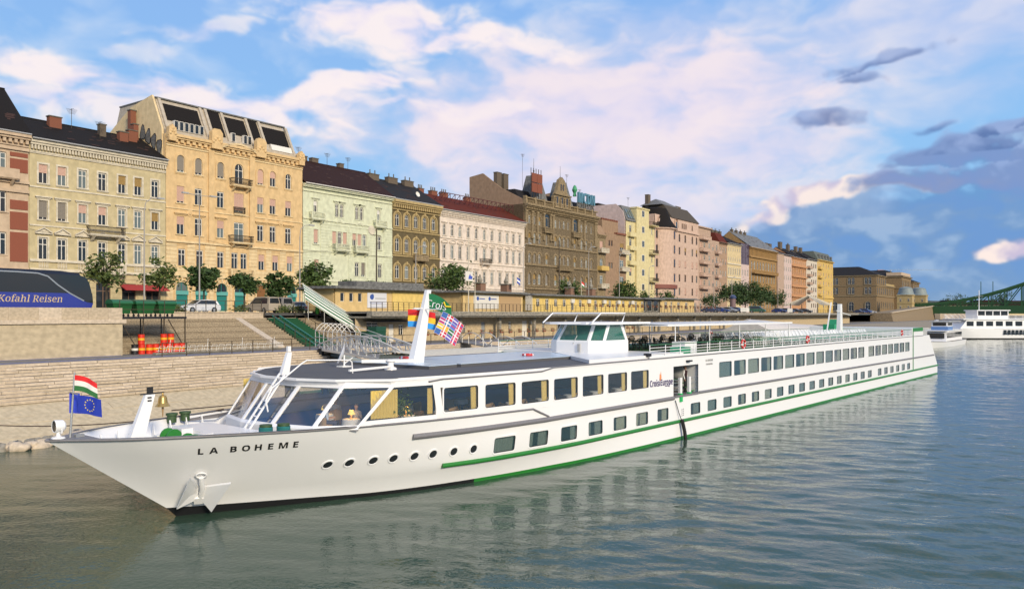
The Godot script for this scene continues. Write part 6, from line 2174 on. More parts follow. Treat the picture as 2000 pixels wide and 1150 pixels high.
	for s in [1, -1]: # the thick sloping front eave
		var sh := 0.0 if s > 0 else 0.95
		for k in 2:
			var p0 := Vector3(eave[k].x, 5.40, s * eave[k].y + sh)
			var p1 := Vector3(eave[k + 1].x, 5.40, s * eave[k + 1].y + sh)
			var l0 := Vector3(lower[k].x, 5.02, s * lower[k].y + sh)
			var l1 := Vector3(lower[k + 1].x, 5.02, s * lower[k + 1].y + sh)
			if s > 0: b.quad(l0, l1, p1, p0)
			else: b.quad(l1, l0, p0, p1)
		var e := Vector3(13.4, 5.40, s * (hb(13.4, 3.6) + 0.03))
		var d := Vector3(13.4, 5.30, s * (hb(13.4, 3.6) + 0.03))
		var f0 := Vector3(eave[2].x, 5.40, s * eave[2].y + sh)
		var g0 := Vector3(lower[2].x, 5.02, s * lower[2].y + sh)
		if s > 0: b.quad(g0, d, e, f0)
		else: b.quad(d, g0, f0, e)
	b.quad(Vector3(lower[0].x, 5.02, 0.95 - lower[0].y), Vector3(lower[0].x, 5.02, lower[0].y), Vector3(eave[0].x, 5.40, eave[0].y), Vector3(eave[0].x, 5.40, 0.95 - eave[0].y))
	part(ship, "front_eave", b, M("white_paint"))
	var inner := []
	for q in er: inner.append(Vector2(q.x + (0.2 if q.x < 12 else 0.0), q.y - 0.14))
	loop = inner.duplicate()
	for k in range(inner.size() - 1, -1, -1): loop.append(far_side.call(inner[k]))
	b = MB.new()
	slab(b, loop, 5.404, 5.43)
	part(ship, "saloon_roof", b, M("deck_grey"))
	# raked front windows, five facets
	var base := [Vector2(10.2, -4.05), Vector2(8.75, -2.9), Vector2(8.15, -0.7), Vector2(8.15, 1.6), Vector2(8.75, 3.75), Vector2(10.2, 4.95)]
	var head := [Vector2(11.75, -4.4), Vector2(10.3, -3.1), Vector2(9.7, -0.75), Vector2(9.7, 1.75), Vector2(10.3, 4.0), Vector2(12.0, 5.35)]
	var yb := 3.42
	for k in 5:
		var q := [Vector3(base[k].x, yb, base[k].y), Vector3(base[k + 1].x, yb, base[k + 1].y), Vector3(head[k + 1].x, 5.30, head[k + 1].y), Vector3(head[k].x, 5.30, head[k].y)]
		face_window(ship, q, 0.11, 0.11, 0.16, 0.34, "white_paint", "pane_clear")
	b = MB.new()
	b.quad(Vector3(10.2, 2.8, -4.5), Vector3(10.2, 2.8, -4.05), Vector3(11.75, 5.3, -4.4), Vector3(11.75, 5.3, -5.35))
	for k in 5:
		var yl := 2.8 if k in [1, 2, 3] else 3.36
		b.quad(Vector3(base[k].x - 0.02, yl, base[k].y), Vector3(base[k + 1].x - 0.02, yl, base[k + 1].y), Vector3(base[k + 1].x, yb, base[k + 1].y), Vector3(base[k].x, yb, base[k].y))
	part(ship, "front_apron", b, M("white_paint"))
	b = MB.new() # grey side decks beside the front windows
	for s in [1, -1]:
		var pl := [Vector2(7.0, s * (hb(7.0, 3.3) - 0.14)), Vector2(8.5, s * (hb(8.5, 3.3) - 0.14)), Vector2(10.3, s * (hb(10.3, 3.3) - 0.14)), Vector2(10.2, s * 4.95), Vector2(8.75, s * 3.55)]
		slab(b, pl, 3.30, 3.40)
	part(ship, "side_deck", b, M("rubber_grey"))
	# sun deck
	b = MB.new()
	b.bx(32.0, 101.8, 5.30, 5.45, -6.24, 6.24)
	part(ship, "sun_deck", b, M("deck_green"))
	b = MB.new()
	for s in [1, -1]:
		b.bx(32.0, 101.8, 5.42, 5.56, s * 6.22 - 0.06, s * 6.22 + 0.06)
	part(ship, "deck_coaming", b, M("white_paint"))
	b = MB.new() # raised white casing that carries the wheelhouse
	slab(b, [Vector2(25.6, 6.1), Vector2(36.7, 6.1), Vector2(36.7, -5.9), Vector2(32.3, -5.9), Vector2(32.3, -1.5)], 5.41, 5.63)
	part(ship, "casing", b, M("white_paint"))
	# skylight over the saloon: two pale blue gabled panels
	for p in [[[16.6, -3.4], [18.6, -3.4], [18.6, 2.6], [16.6, 2.6]], [[18.9, -3.4], [32.2, -3.4], [32.2, -1.6], [28.8, 2.6], [18.9, 2.6]]]:
		b = MB.new()
		var pl := []
		for q in p: pl.append(Vector2(q[0], q[1]))
		slab(b, pl, 5.432, 5.58)
		var sk := part(ship, "skylight_kerb", b, M("deck_grey"))
		b = MB.new()
		slab(b, pl, 5.584, 5.61)
		part(sk, "skylight_panel", b, mat("skylight_blue", Color(0.48, 0.60, 0.72), 0.25))
	make_wheelhouse()
	make_ship_fittings()

func make_wheelhouse() -> void:
	var base := [Vector2(36.1, -2.2), Vector2(33.1, -2.2), Vector2(32.5, -1.3), Vector2(32.5, 1.3), Vector2(33.1, 2.2), Vector2(36.1, 2.2)]
	var head := [Vector2(35.7, -2.0), Vector2(34.0, -2.0), Vector2(33.4, -1.15), Vector2(33.4, 1.15), Vector2(34.0, 2.0), Vector2(35.7, 2.0)]
	var b := MB.new()
	var p := []
	for q in base: p.append(q)
	slab(b, p, 5.62, 6.32)
	var w := part(ship, "wheelhouse", b, M("white_paint"))
	glass("pane_green", Color(0.03, 0.22, 0.17), 0.35)
	for k in 5:
		var q := [Vector3(base[k].x, 6.32, base[k].y), Vector3(base[k + 1].x, 6.32, base[k + 1].y), Vector3(head[k + 1].x, 7.5, head[k + 1].y), Vector3(head[k].x, 7.5, head[k].y)]
		face_window(w, q, 0.14, 0.14 if k != 4 else 0.3, 0.14, 0.05, "white_paint", "pane_green")
	b = MB.new()
	b.bx(35.9, 36.05, 6.3, 7.5, -2.0, 2.0)
	b.bx(33.4, 34.2, 6.3, 6.75, -1.2, 1.2)
	part(w, "console", b, M("lino_grey"))
	b = MB.new()
	slab(b, [Vector2(38.6, -2.5), Vector2(32.8, -2.5), Vector2(32.0, -1.5), Vector2(32.0, 1.5), Vector2(32.8, 2.5), Vector2(38.6, 2.5)], 7.5, 7.64)
	part(w, "wheelhouse_roof", b, M("white_paint"))
	b = MB.new()
	for z in [-2.0, 2.0]:
		b.tube([Vector3(31.9, 7.6, z), Vector3(33.0, 8.25, z), Vector3(36.0, 8.25, z), Vector3(35.6, 7.6, z)], 0.05, 6)
	b.tube([Vector3(36.0, 8.25, -2), Vector3(36.0, 8.25, 2)], 0.05, 6)
	b.tube([Vector3(33.0, 8.25, -2), Vector3(33.0, 8.25, 2)], 0.04, 6)
	part(w, "roof_rack", b, M("white_paint"))
	b = MB.new()
	b.tube([Vector3(29.6, 7.58, 1.0), Vector3(32, 7.58, 1.0)], 0.03, 5)
	part(w, "roof_aerial", b, M("white_paint"))
	# wiper and horn on the wheelhouse front
	b = MB.new()
	b.bar(Vector3(32.48, 6.2, 0.1), Vector3(32.75, 6.75, 0.25), 0.05)
	b.box(Vector3(32.45, 5.95, 0.6), Vector3(0.1, 0.5, 0.2))
	part(w, "wiper", b, M("grey_paint"))

func flag_mesh(w: float, h: float, sag: float, wave: float, n := 14) -> MB:
	# hoist at x = 0, fly to +x, top at y = 0
	var b := MB.new()
	for i in n:
		for j in 8:
			var p := []
			for q in [[i, j + 1], [i + 1, j + 1], [i + 1, j], [i, j]]:
				var s: float = float(q[0]) / n
				var t: float = float(q[1]) / 8.0
				p.append(Vector3(s * w, -t * h - sag * s * s, wave * s * sin(s * 9.0 + t * 1.5)))
			b.uquad(p[0], p[1], p[2], p[3], Rect2(float(i) / n, j / 8.0, 1.0 / n, 0.125))
	return b

func print_mat(key: String, im: Image) -> StandardMaterial3D:
	var m := mat(key, Color.WHITE, 0.85)
	m.albedo_texture = ImageTexture.create_from_image(im)
	return m

func stripes(cs: Array, w := 96, h := 96) -> Image:
	var im := Image.create_empty(w, h, false, Image.FORMAT_RGB8)
	for k in cs.size():
		im.fill_rect(Rect2i(0, h * k / cs.size(), w, h / cs.size() + 1), cs[k])
	return im

func make_ship_fittings() -> void:
	var b: MB
	# name on the bow, one letter after another along the curved plating
	var at := [["L", 4.61], ["A", 5.06], ["B", 5.72], ["O", 6.16], ["H", 6.59], ["E", 7.03], ["M", 7.5], ["E", 7.96]]
	for k in at:
		var a: float = k[1]
		var p := Vector3(a, 2.90, hb(a, 2.9) + 0.006)
		var x := (Vector3(a + 0.2, 2.9, hb(a + 0.2, 2.9)) - Vector3(a - 0.2, 2.9, hb(a - 0.2, 2.9))).normalized()
		var up := (Vector3(a, 3.05, hb(a, 3.05)) - Vector3(a, 2.75, hb(a, 2.75))).normalized()
		var z := x.cross(up).normalized()
		var l := part(ship, "name_letter", letters(k[0], 0.31, 0.02, true), M("black"), p, Basis(x * 1.12, z.cross(x), z))
	# portholes
	for a in [9.65, 10.52, 11.52, 12.41, 13.39, 14.31, 15.39, 16.5]:
		for side in [1, -1]:
			var x: Vector3 = (Vector3(a + 0.3, 1.82, side * hb(a + 0.3, 1.82)) - Vector3(a - 0.3, 1.82, side * hb(a - 0.3, 1.82))).normalized() * side
			var up: Vector3 = (Vector3(a, 2.1, side * hb(a, 2.1)) - Vector3(a, 1.5, side * hb(a, 1.5))).normalized()
			var z: Vector3 = x.cross(up).normalized()
			var bs := Basis(x, z, -up)
			b = MB.new()
			b.lathe(Vector3.ZERO, [Vector2(0.265, -0.02), Vector2(0.25, 0.03), Vector2(0.20, 0.03), Vector2(0.19, 0.008)], 18)
			var f := part(ship, "porthole", b, M("white_paint"), Vector3(a, 1.82, side * hb(a, 1.82)), bs)
			b = MB.new()
			b.lathe(Vector3.ZERO, [Vector2(0.195, 0.008), Vector2(0.0, 0.014)], 18)
			part(f, "pane", b, M("house_glass"))
	# anchor stowed on the bow
	var an := Vector3(5.16, 1.5, hb(5.16, 1.5) + 0.12)
	var x := (Vector3(5.5, 1.4, hb(5.5, 1.4)) - Vector3(4.9, 1.4, hb(4.9, 1.4))).normalized()
	var up := (Vector3(5.2, 2.0, hb(5.2, 2.0)) - Vector3(5.2, 1.0, hb(5.2, 1.0))).normalized()
	var z := x.cross(up).normalized()
	b = MB.new()
	for q in [[Vector3(-0.80, -0.62, 0.66), Vector3(-0.12, -0.76, 0.12), Vector3(-0.10, -0.2, 0.02), Vector3(-0.36, 0.78, 0.5)], [Vector3(-0.06, -0.74, 0.12), Vector3(0.32, -1.12, 0.5), Vector3(0.92, 0.48, 0.62), Vector3(0.06, -0.2, 0.06)]]:
		var e := []
		for v in q: e.append(v - Vector3(0, 0, 0.09))
		b.quad(q[0], q[1], q[2], q[3])
		b.quad(e[3], e[2], e[1], e[0])
		for i in 4: b.quad(e[i], e[(i + 1) % 4], q[(i + 1) % 4], q[i])
	b.tube([Vector3(-0.06, -0.85, 0.12), Vector3(0.02, -0.2, 0.16), Vector3(-0.02, 0.35, 0.08)], 0.085, 8)
	b.box(Vector3(0.0, -0.78, 0.1), Vector3(0.5, 0.3, 0.22))
	var anchor := part(ship, "anchor", b, M("white_paint"), an, Basis(x * 1.15, z.cross(x) * 1.15, z))
	b = MB.new()
	var rim := []
	for k in 13: rim.append(Vector3(-0.02 + cos(TAU * k / 12) * 0.17, 0.38 + sin(TAU * k / 12) * 0.13, 0.0))
	b.tube(rim, 0.035, 6)
	part(anchor, "hawse_ring", b, M("white_paint"))
	# company name and flame on the side
	var lp := mat("logo_violet", Color(0.03, 0.012, 0.11), 0.5)
	var m := part(ship, "company_lettering", letters("CroisiEurope", 0.40, 0.012, true), lp, Vector3(33.38, 3.86, 6.312))
	m.scale = Vector3(0.86, 1.0, 1)
	part(ship, "company_lettering", letters("croisieurope", 0.07, 0.01, true), lp, Vector3(34.1, 3.62, 6.312))
	b = MB.new()
	b.prism(PackedVector2Array([Vector2(-0.14, 0.0), Vector2(0.06, -0.02), Vector2(0.12, 0.2), Vector2(0.04, 0.55), Vector2(-0.02, 0.3), Vector2(-0.1, 0.42)]), 0, 0.01)
	part(ship, "flame_mark", b, mat("flame_orange", Color(0.75, 0.28, 0.10), 0.6), Vector3(33.25, 4.02, 6.306))
	part(ship, "registry_lettering", letters("LA BOHEME", 0.15, 0.01, true), M("grey_paint"), Vector3(40.1, 4.98, 6.312))
	part(ship, "registry_lettering", letters("STRASBOURG", 0.12, 0.01, true), M("grey_paint"), Vector3(40.1, 4.72, 6.312))
	# entrance: threshold, folding rail, white posts with green feet, stair inside
	b = MB.new()
	b.bx(35.0, 38.45, 2.78, 2.9, 4.2, 6.42)
	part(ship, "entrance_sill", b, M("rubber_grey"))
	for a in [35.9, 37.15]:
		b = MB.new()
		b.bx(a - 0.13, a + 0.13, 2.9, 4.02, 6.2, 6.36)
		var po := part(ship, "gate_post", b, M("white_paint"))
		b = MB.new()
		b.bx(a - 0.15, a + 0.15, 2.45 if a < 36 else 2.9, 3.0, 6.18, 6.4)
		part(po, "post_foot", b, mat("bright_green", Color(0.02, 0.42, 0.11), 0.5))
	b = MB.new()
	for k in 5:
		b.bar(Vector3(35.0, 3.05 + k * 0.22, 6.2), Vector3(35.8, 3.0 + k * 0.22, 6.28), 0.03)
	for k in 3: b.bar(Vector3(37.3, 3.2 + k * 0.36, 6.28), Vector3(38.4, 3.25 + k * 0.36, 6.2), 0.03)
	part(ship, "gate_rail", b, M("steel"))
	b = MB.new()
	for k in 9: b.bx(37.9, 38.5, 2.95 + k * 0.24, 3.0 + k * 0.24, 5.6 - k * 0.4, 6.0 - k * 0.4)
	part(ship, "inner_stair", b, M("ship_green"))
	b = MB.new()
	b.bx(36.6, 36.9, 2.9, 5.2, 4.6, 4.9)
	part(ship, "inner_post", b, M("white_paint"))
	b = MB.new()
	b.box(Vector3(36.9, 5.08, 6.42), Vector3(0.5, 0.1, 0.24))
	b.box(Vector3(32.0, 5.66, 6.1), Vector3(0.45, 0.18, 0.3))
	part(ship, "flood_lamp", b, M("black_paint"))
	# draught marks and rope fender at the quarter
	b = MB.new()
	for k in 4:
		b.bx(36.0, 36.22, 1.5 + k * 0.13, 1.53 + k * 0.13, 6.302, 6.308)
		b.bx(36.28, 36.34, 1.5 + k * 0.13, 1.58 + k * 0.13, 6.302, 6.308)
	part(ship, "draught_marks", b, M("black"))
	b = MB.new()
	b.tube([Vector3(35.1, 2.6, 6.36), Vector3(35.5, 1.7, 6.42), Vector3(35.7, 1.25, 6.5)], 0.03, 6)
	var fd := part(ship, "fender_rope", b, M("black_paint"))
	b = MB.new()
	b.tube([Vector3(35.7, 1.3, 6.52), Vector3(35.95, 0.5, 6.58), Vector3(36.1, -0.3, 6.6)], 0.12, 10)
	part(fd, "fender", b, M("black_paint"))
	# bow mast, flag staff, searchlight, winches, bollards
	b = MB.new()
	b.hexa([Vector3(2.75, 2.82, -0.13), Vector3(3.4, 2.82, -0.13), Vector3(3.4, 2.82, 0.13), Vector3(2.75, 2.82, 0.13), Vector3(3.58, 5.02, -0.09), Vector3(3.95, 5.02, -0.09), Vector3(3.95, 5.02, 0.09), Vector3(3.58, 5.02, 0.09)])
	var mast := part(ship, "bow_mast", b, M("white_paint"))
	b = MB.new()
	b.box(Vector3(3.78, 5.16, 0), Vector3(0.2, 0.3, 0.14))
	b.bar(Vector3(3.4, 5.04, 0), Vector3(4.35, 5.06, 0), 0.05)
	for y in [4.78, 4.9]: b.box(Vector3(3.72, y, 0.1), Vector3(0.16, 0.06, 0.02))
	part(mast, "mast_head", b, M("black"))
	b = MB.new()
	b.tube([Vector3(0.82, 3.66, 0), Vector3(0.98, 6.05, 0)], [0.045, 0.03], 8)
	b.bar(Vector3(0.9, 5.32, -0.3), Vector3(0.92, 5.26, 0.42), 0.03)
	b.box(Vector3(1.1, 3.72, 0.1), Vector3(0.3, 0.1, 0.2))
	part(ship, "flag_staff", b, M("steel"))
	b = MB.new()
	b.lathe(Vector3(0.42, 3.68, 0), [Vector2(0.24, 0), Vector2(0.22, 0.05), Vector2(0.08, 0.08), Vector2(0.06, 0.24), Vector2(0.0, 0.26)], 12)
	b.tube([Vector3(0.45, 3.9, -0.24), Vector3(0.45, 3.98, -0.25), Vector3(0.45, 4.12, -0.25)], 0.03, 6)
	b.tube([Vector3(0.45, 3.9, 0.24), Vector3(0.45, 3.98, 0.25), Vector3(0.45, 4.12, 0.25)], 0.03, 6)
	b.bar(Vector3(0.45, 3.9, -0.24), Vector3(0.45, 3.9, 0.24), 0.05)
	var sl := part(ship, "searchlight", b, M("white_paint"))
	b = MB.new()
	b.lathe(Vector3(0.45, 4.13, 0), [Vector2(0.0, -0.2), Vector2(0.14, -0.19), Vector2(0.21, -0.12), Vector2(0.23, 0.15), Vector2(0.22, 0.18), Vector2(0.2, 0.17)], 18, Basis(Vector3(0, 0, 1), deg_to_rad(90)) )
	part(sl, "lamp_drum", b, M("white_paint"))
	b = MB.new()
	b.lathe(Vector3(0.45, 4.13, 0), [Vector2(0.2, 0.165), Vector2(0.0, 0.14)], 18, Basis(Vector3(0, 0, 1), deg_to_rad(90)))
	part(sl, "lens", b, M("house_glass"))
	for p in [[6.3, -3.2], [7.0, -3.35], [6.9, 3.25], [7.55, 3.5]]:
		b = MB.new()
		b.lathe(Vector3(p[0], 3.36, p[1]), [Vector2(0.2, 0), Vector2(0.2, 0.3), Vector2(0.25, 0.33), Vector2(0.25, 0.42), Vector2(0, 0.44)], 14)
		var bl := part(ship, "deck_bollard", b, mat("bollard_green", Color(0.035, 0.075, 0.025), 0.6))
		if p[1] > 0:
			b = MB.new()
			for j in 6:
				var pts := []
				for i in 13: pts.append(Vector3(p[0] + cos(TAU * i / 12) * 0.25, 3.40 + j * 0.05 + 0.01 * sin(i * 2.0), p[1] + sin(TAU * i / 12) * 0.25))
				b.tube(pts, 0.03, 5)
			part(bl, "rope_coil", b, mat("rope_teal", Color(0.02, 0.17, 0.17), 0.9))
	for p in [[4.9, 1.1], [5.1, -0.9]]:
		b = MB.new()
		b.lathe(Vector3(p[0], 3.1, p[1]), [Vector2(0.0, -0.3), Vector2(0.34, -0.3), Vector2(0.34, -0.24), Vector2(0.16, -0.22), Vector2(0.16, 0.22), Vector2(0.34, 0.24), Vector2(0.34, 0.3), Vector2(0, 0.3)], 16, Basis(Vector3.RIGHT, PI / 2))
		var wn := part(ship, "winch", b, M("ship_green"))
		b = MB.new()
		b.bx(p[0] - 0.4, p[0] + 0.7, 2.82, 3.15, p[1] - 0.7, p[1] - 0.38)
		b.bx(p[0] + 0.3, p[0] + 0.8, 2.82, 3.4, p[1] - 0.3, p[1] + 0.3)
		part(wn, "winch_housing", b, M("white_paint"))
	b = MB.new()
	b.bx(5.9, 7.6, 2.82, 3.32, -2.4, 1.9)
	for k in 4: b.bx(5.895, 5.9, 2.95 + k * 0.07, 2.98 + k * 0.07, 0.6, 1.5)
	part(ship, "deck_locker", b, M("white_paint"))
	# ladder up the front, hand rail hoop, small roof mast
	b = MB.new()
	for z2 in [0.55, 0.95]: b.bar(Vector3(7.6, 3.3, z2), Vector3(9.35, 5.55, z2), 0.07)
	for k in 7: b.bar(Vector3(7.75 + k * 0.24, 3.5 + k * 0.31, 0.55), Vector3(7.75 + k * 0.24, 3.5 + k * 0.31, 0.95), 0.05)
	part(ship, "ladder", b, M("white_paint"))
	b = MB.new()
	b.tube([Vector3(8.3, 4.0, 1.25), Vector3(8.2, 4.5, 1.25), Vector3(8.5, 5.0, 1.25), Vector3(10.0, 6.0, 1.3), Vector3(10.25, 6.12, 1.3), Vector3(12.4, 6.05, 1.6), Vector3(12.55, 5.95, 1.6), Vector3(12.6, 5.42, 1.6)], 0.035, 7)
	part(ship, "hand_rail_hoop", b, M("white_paint"))
	b = MB.new()
	b.hexa([Vector3(9.75, 5.42, -0.12), Vector3(10.15, 5.42, -0.12), Vector3(10.15, 5.42, 0.12), Vector3(9.75, 5.42, 0.12), Vector3(10.1, 6.45, -0.08), Vector3(10.32, 6.45, -0.08), Vector3(10.32, 6.45, 0.08), Vector3(10.1, 6.45, 0.08)])
	b.box(Vector3(10.2, 6.6, 0), Vector3(0.16, 0.24, 0.14))
	part(ship, "light_mast", b, M("white_paint"))
	# dish, radar, main mast
	b = MB.new()
	b.lathe(Vector3(15.0, 6.05, -2.2), [Vector2(0.0, 0.0), Vector2(0.3, 0.03), Vector2(0.55, 0.12), Vector2(0.56, 0.10), Vector2(0.3, 0.0), Vector2(0, -0.03)], 18, Basis(Vector3(0.6, 0, -0.8), Vector3(-0.75, 0.35, -0.56).normalized(), Vector3(0.28, 0.94, 0.2)).orthonormalized())
	b.tube([Vector3(15.1, 5.43, -2.2), Vector3(15.1, 6.05, -2.2)], 0.05, 6)
	b.tube([Vector3(15.1, 5.6, -2.2), Vector3(15.5, 5.9, -2.0)], 0.03, 5)
	b.box(Vector3(15.1, 5.46, -2.2), Vector3(0.6, 0.06, 0.5))
	part(ship, "satellite_dish", b, M("white_paint"))
	b = MB.new()
	b.lathe(Vector3(15.3, 5.42, 1.2), [Vector2(0.32, 0), Vector2(0.3, 0.1), Vector2(0.16, 0.16), Vector2(0.16, 0.4), Vector2(0.24, 0.42), Vector2(0.24, 0.5), Vector2(0, 0.5)], 12)
	b.bar(Vector3(14.2, 5.86, 0.3), Vector3(16.6, 5.86, 2.1), 0.12, 0.16)
	b.bar(Vector3(12.4, 5.56, 1.6), Vector3(15.2, 5.6, 1.35), 0.12, 0.1)
	part(ship, "radar", b, M("white_paint"))
	b = MB.new()
	b.hexa([Vector3(17.7, 5.42, -0.22), Vector3(18.5, 5.42, -0.22), Vector3(18.5, 5.42, 0.22), Vector3(17.7, 5.42, 0.22), Vector3(18.9, 9.5, -0.1), Vector3(19.2, 9.5, -0.1), Vector3(19.2, 9.5, 0.1), Vector3(18.9, 9.5, 0.1)])
	b.bx(17.45, 18.75, 5.42, 5.6, -0.5, 0.5)
	var mm := part(ship, "main_mast", b, M("white_paint"))
	b = MB.new()
	b.bar(Vector3(18.7, 8.45, -0.9), Vector3(18.7, 8.45, 1.3), 0.05)
	b.bar(Vector3(18.0, 8.5, 0), Vector3(19.9, 8.5, 0), 0.05)
	part(mm, "yard", b, M("white_paint"))
	# aft mast and stern block
	b = MB.new()
	b.hexa([Vector3(87.9, 5.45, -0.25), Vector3(88.9, 5.45, -0.25), Vector3(88.9, 5.45, 0.25), Vector3(87.9, 5.45, 0.25), Vector3(88.2, 9.4, -0.18), Vector3(88.8, 9.4, -0.18), Vector3(88.8, 9.4, 0.18), Vector3(88.2, 9.4, 0.18)])
	b.bar(Vector3(85.6, 6.0, -0.6), Vector3(87.2, 9.6, -0.6), 0.12)
	b.bar(Vector3(86.6, 8.6, 0.2), Vector3(92.0, 8.0, 0.2), 0.06)
	part(ship, "aft_mast", b, M("white_paint"))
	b = MB.new()
	for s in [-1, 1]:
		b.prism(PackedVector2Array([Vector2(96.1, 5.4), Vector2(104.9, 5.4), Vector2(105.2, 5.42), Vector2(101.9, 5.44), Vector2(101.7, 6.42), Vector2(96.1, 6.45)]), s * 6.24 - 0.06, s * 6.24 + 0.06)
	b.bx(96.1, 101.7, 6.36, 6.45, -6.18, 6.18)
	b.bx(96.1, 96.25, 5.45, 6.36, -6.18, 6.18)
	part(ship, "stern_house", b, M("white_paint"))
	for s in [-1, 1]:
		b = MB.new()
		b.bx(96.75, 101.6, 6.0, 6.46, s * 6.32 - 0.015, s * 6.32 + 0.015)
		b.bx(96.45, 96.75, 1.25, 6.46, s * 6.32 - 0.012, s * 6.32 + 0.012)
		part(ship, "green_band", b, M("ship_green"))
		var q := [Vector3(102.1, 3.6, s * 6.305), Vector3(104.6, 3.6, s * 6.305), Vector3(104.1, 4.82, s * 6.305), Vector3(102.1, 4.82, s * 6.305)]
		if s < 0: q = [q[1], q[0], q[3], q[2]]
		face_window(ship, q, 0.12, 0.12, 0.1, 0.1, "white_paint", "house_glass")
	b = MB.new()
	b.bx(101.8, 105.15, 5.36, 5.42, -6.2, 6.2)
	part(ship, "stern_deck", b, M("deck_green"))
	# sun-deck railing
	var pm := shared("ship_post", func():
		var o := MB.new()
		o.tube([Vector3(0, 0, 0), Vector3(0, 0.72, 0)], 0.032, 6)
		return o)
	for s in [-1, 1]:
		for k in 33:
			part(ship, "railing_post", pm, M("white_paint"), Vector3(32.1 + k * 1.98, 5.54, s * 6.2))
		for r in 4:
			b = MB.new()
			b.tube([Vector3(32.1, 5.7 + r * 0.185, s * 6.2), Vector3(96, 5.7 + r * 0.185, s * 6.2)], 0.024 if r < 3 else 0.032, 6)
			part(ship, "rail", b, M("white_paint") if r < 3 else mat("rail_green", Color(0.04, 0.16, 0.07), 0.5))
	# awning on posts behind the wheelhouse
	b = MB.new()
	var rows := []
	for j in 5:
		var line := []
		for i in 13: line.append(Vector3(38.0 + i * 1.95, 7.42 + 0.14 * sin(PI * j / 4.0) - 0.05 * absf(sin(i * PI / 2.0)), -4.2 + j * 2.1))
		rows.append(line)
	b.grid(rows, {}, true)
	var aw := part(ship, "sun_awning", b, mat("awning_white", Color(0.62, 0.62, 0.61), 0.9, "slight", 0.4))
	b = MB.new()
	for z2 in [-4.2, 4.2]: b.bar(Vector3(38, 7.4, z2), Vector3(61.4, 7.4, z2), 0.09, 0.14)
	for i in 7: b.bar(Vector3(38 + i * 3.9, 7.38, -4.2), Vector3(38 + i * 3.9, 7.38, 4.2), 0.06)
	part(aw, "awning_frame", b, M("white_paint"))
	for i in 5:
		for z2 in [-4.15, 4.15]:
			b = MB.new()
			b.tube([Vector3(39.2 + i * 5.4, 5.45, z2), Vector3(39.2 + i * 5.4, 7.36, z2)], 0.045, 6)
			part(aw, "awning_post", b, M("white_paint"))
	b = MB.new()
	b.bx(36.9, 38.3, 5.45, 5.95, 5.0, 5.8)
	part(ship, "green_locker", b, mat("locker_green", Color(0.02, 0.30, 0.14), 0.5))
	b = MB.new()
	b.bx(39.0, 40.8, 5.45, 6.25, 4.0, 5.0)
	part(ship, "white_locker", b, M("white_paint"))
	b = MB.new()
	b.bx(91.5, 93.0, 5.45, 6.9, -3.0, -1.6)
	b.hexa([Vector3(93, 5.45, -3), Vector3(95, 5.45, -3), Vector3(95, 5.45, -1.5), Vector3(93, 5.45, -1.5), Vector3(93.4, 7.5, -2.8), Vector3(94.8, 7.3, -2.8), Vector3(94.8, 7.3, -1.7), Vector3(93.4, 7.5, -1.7)])
	part(ship, "green_funnel_box", b, M("locker_green"))

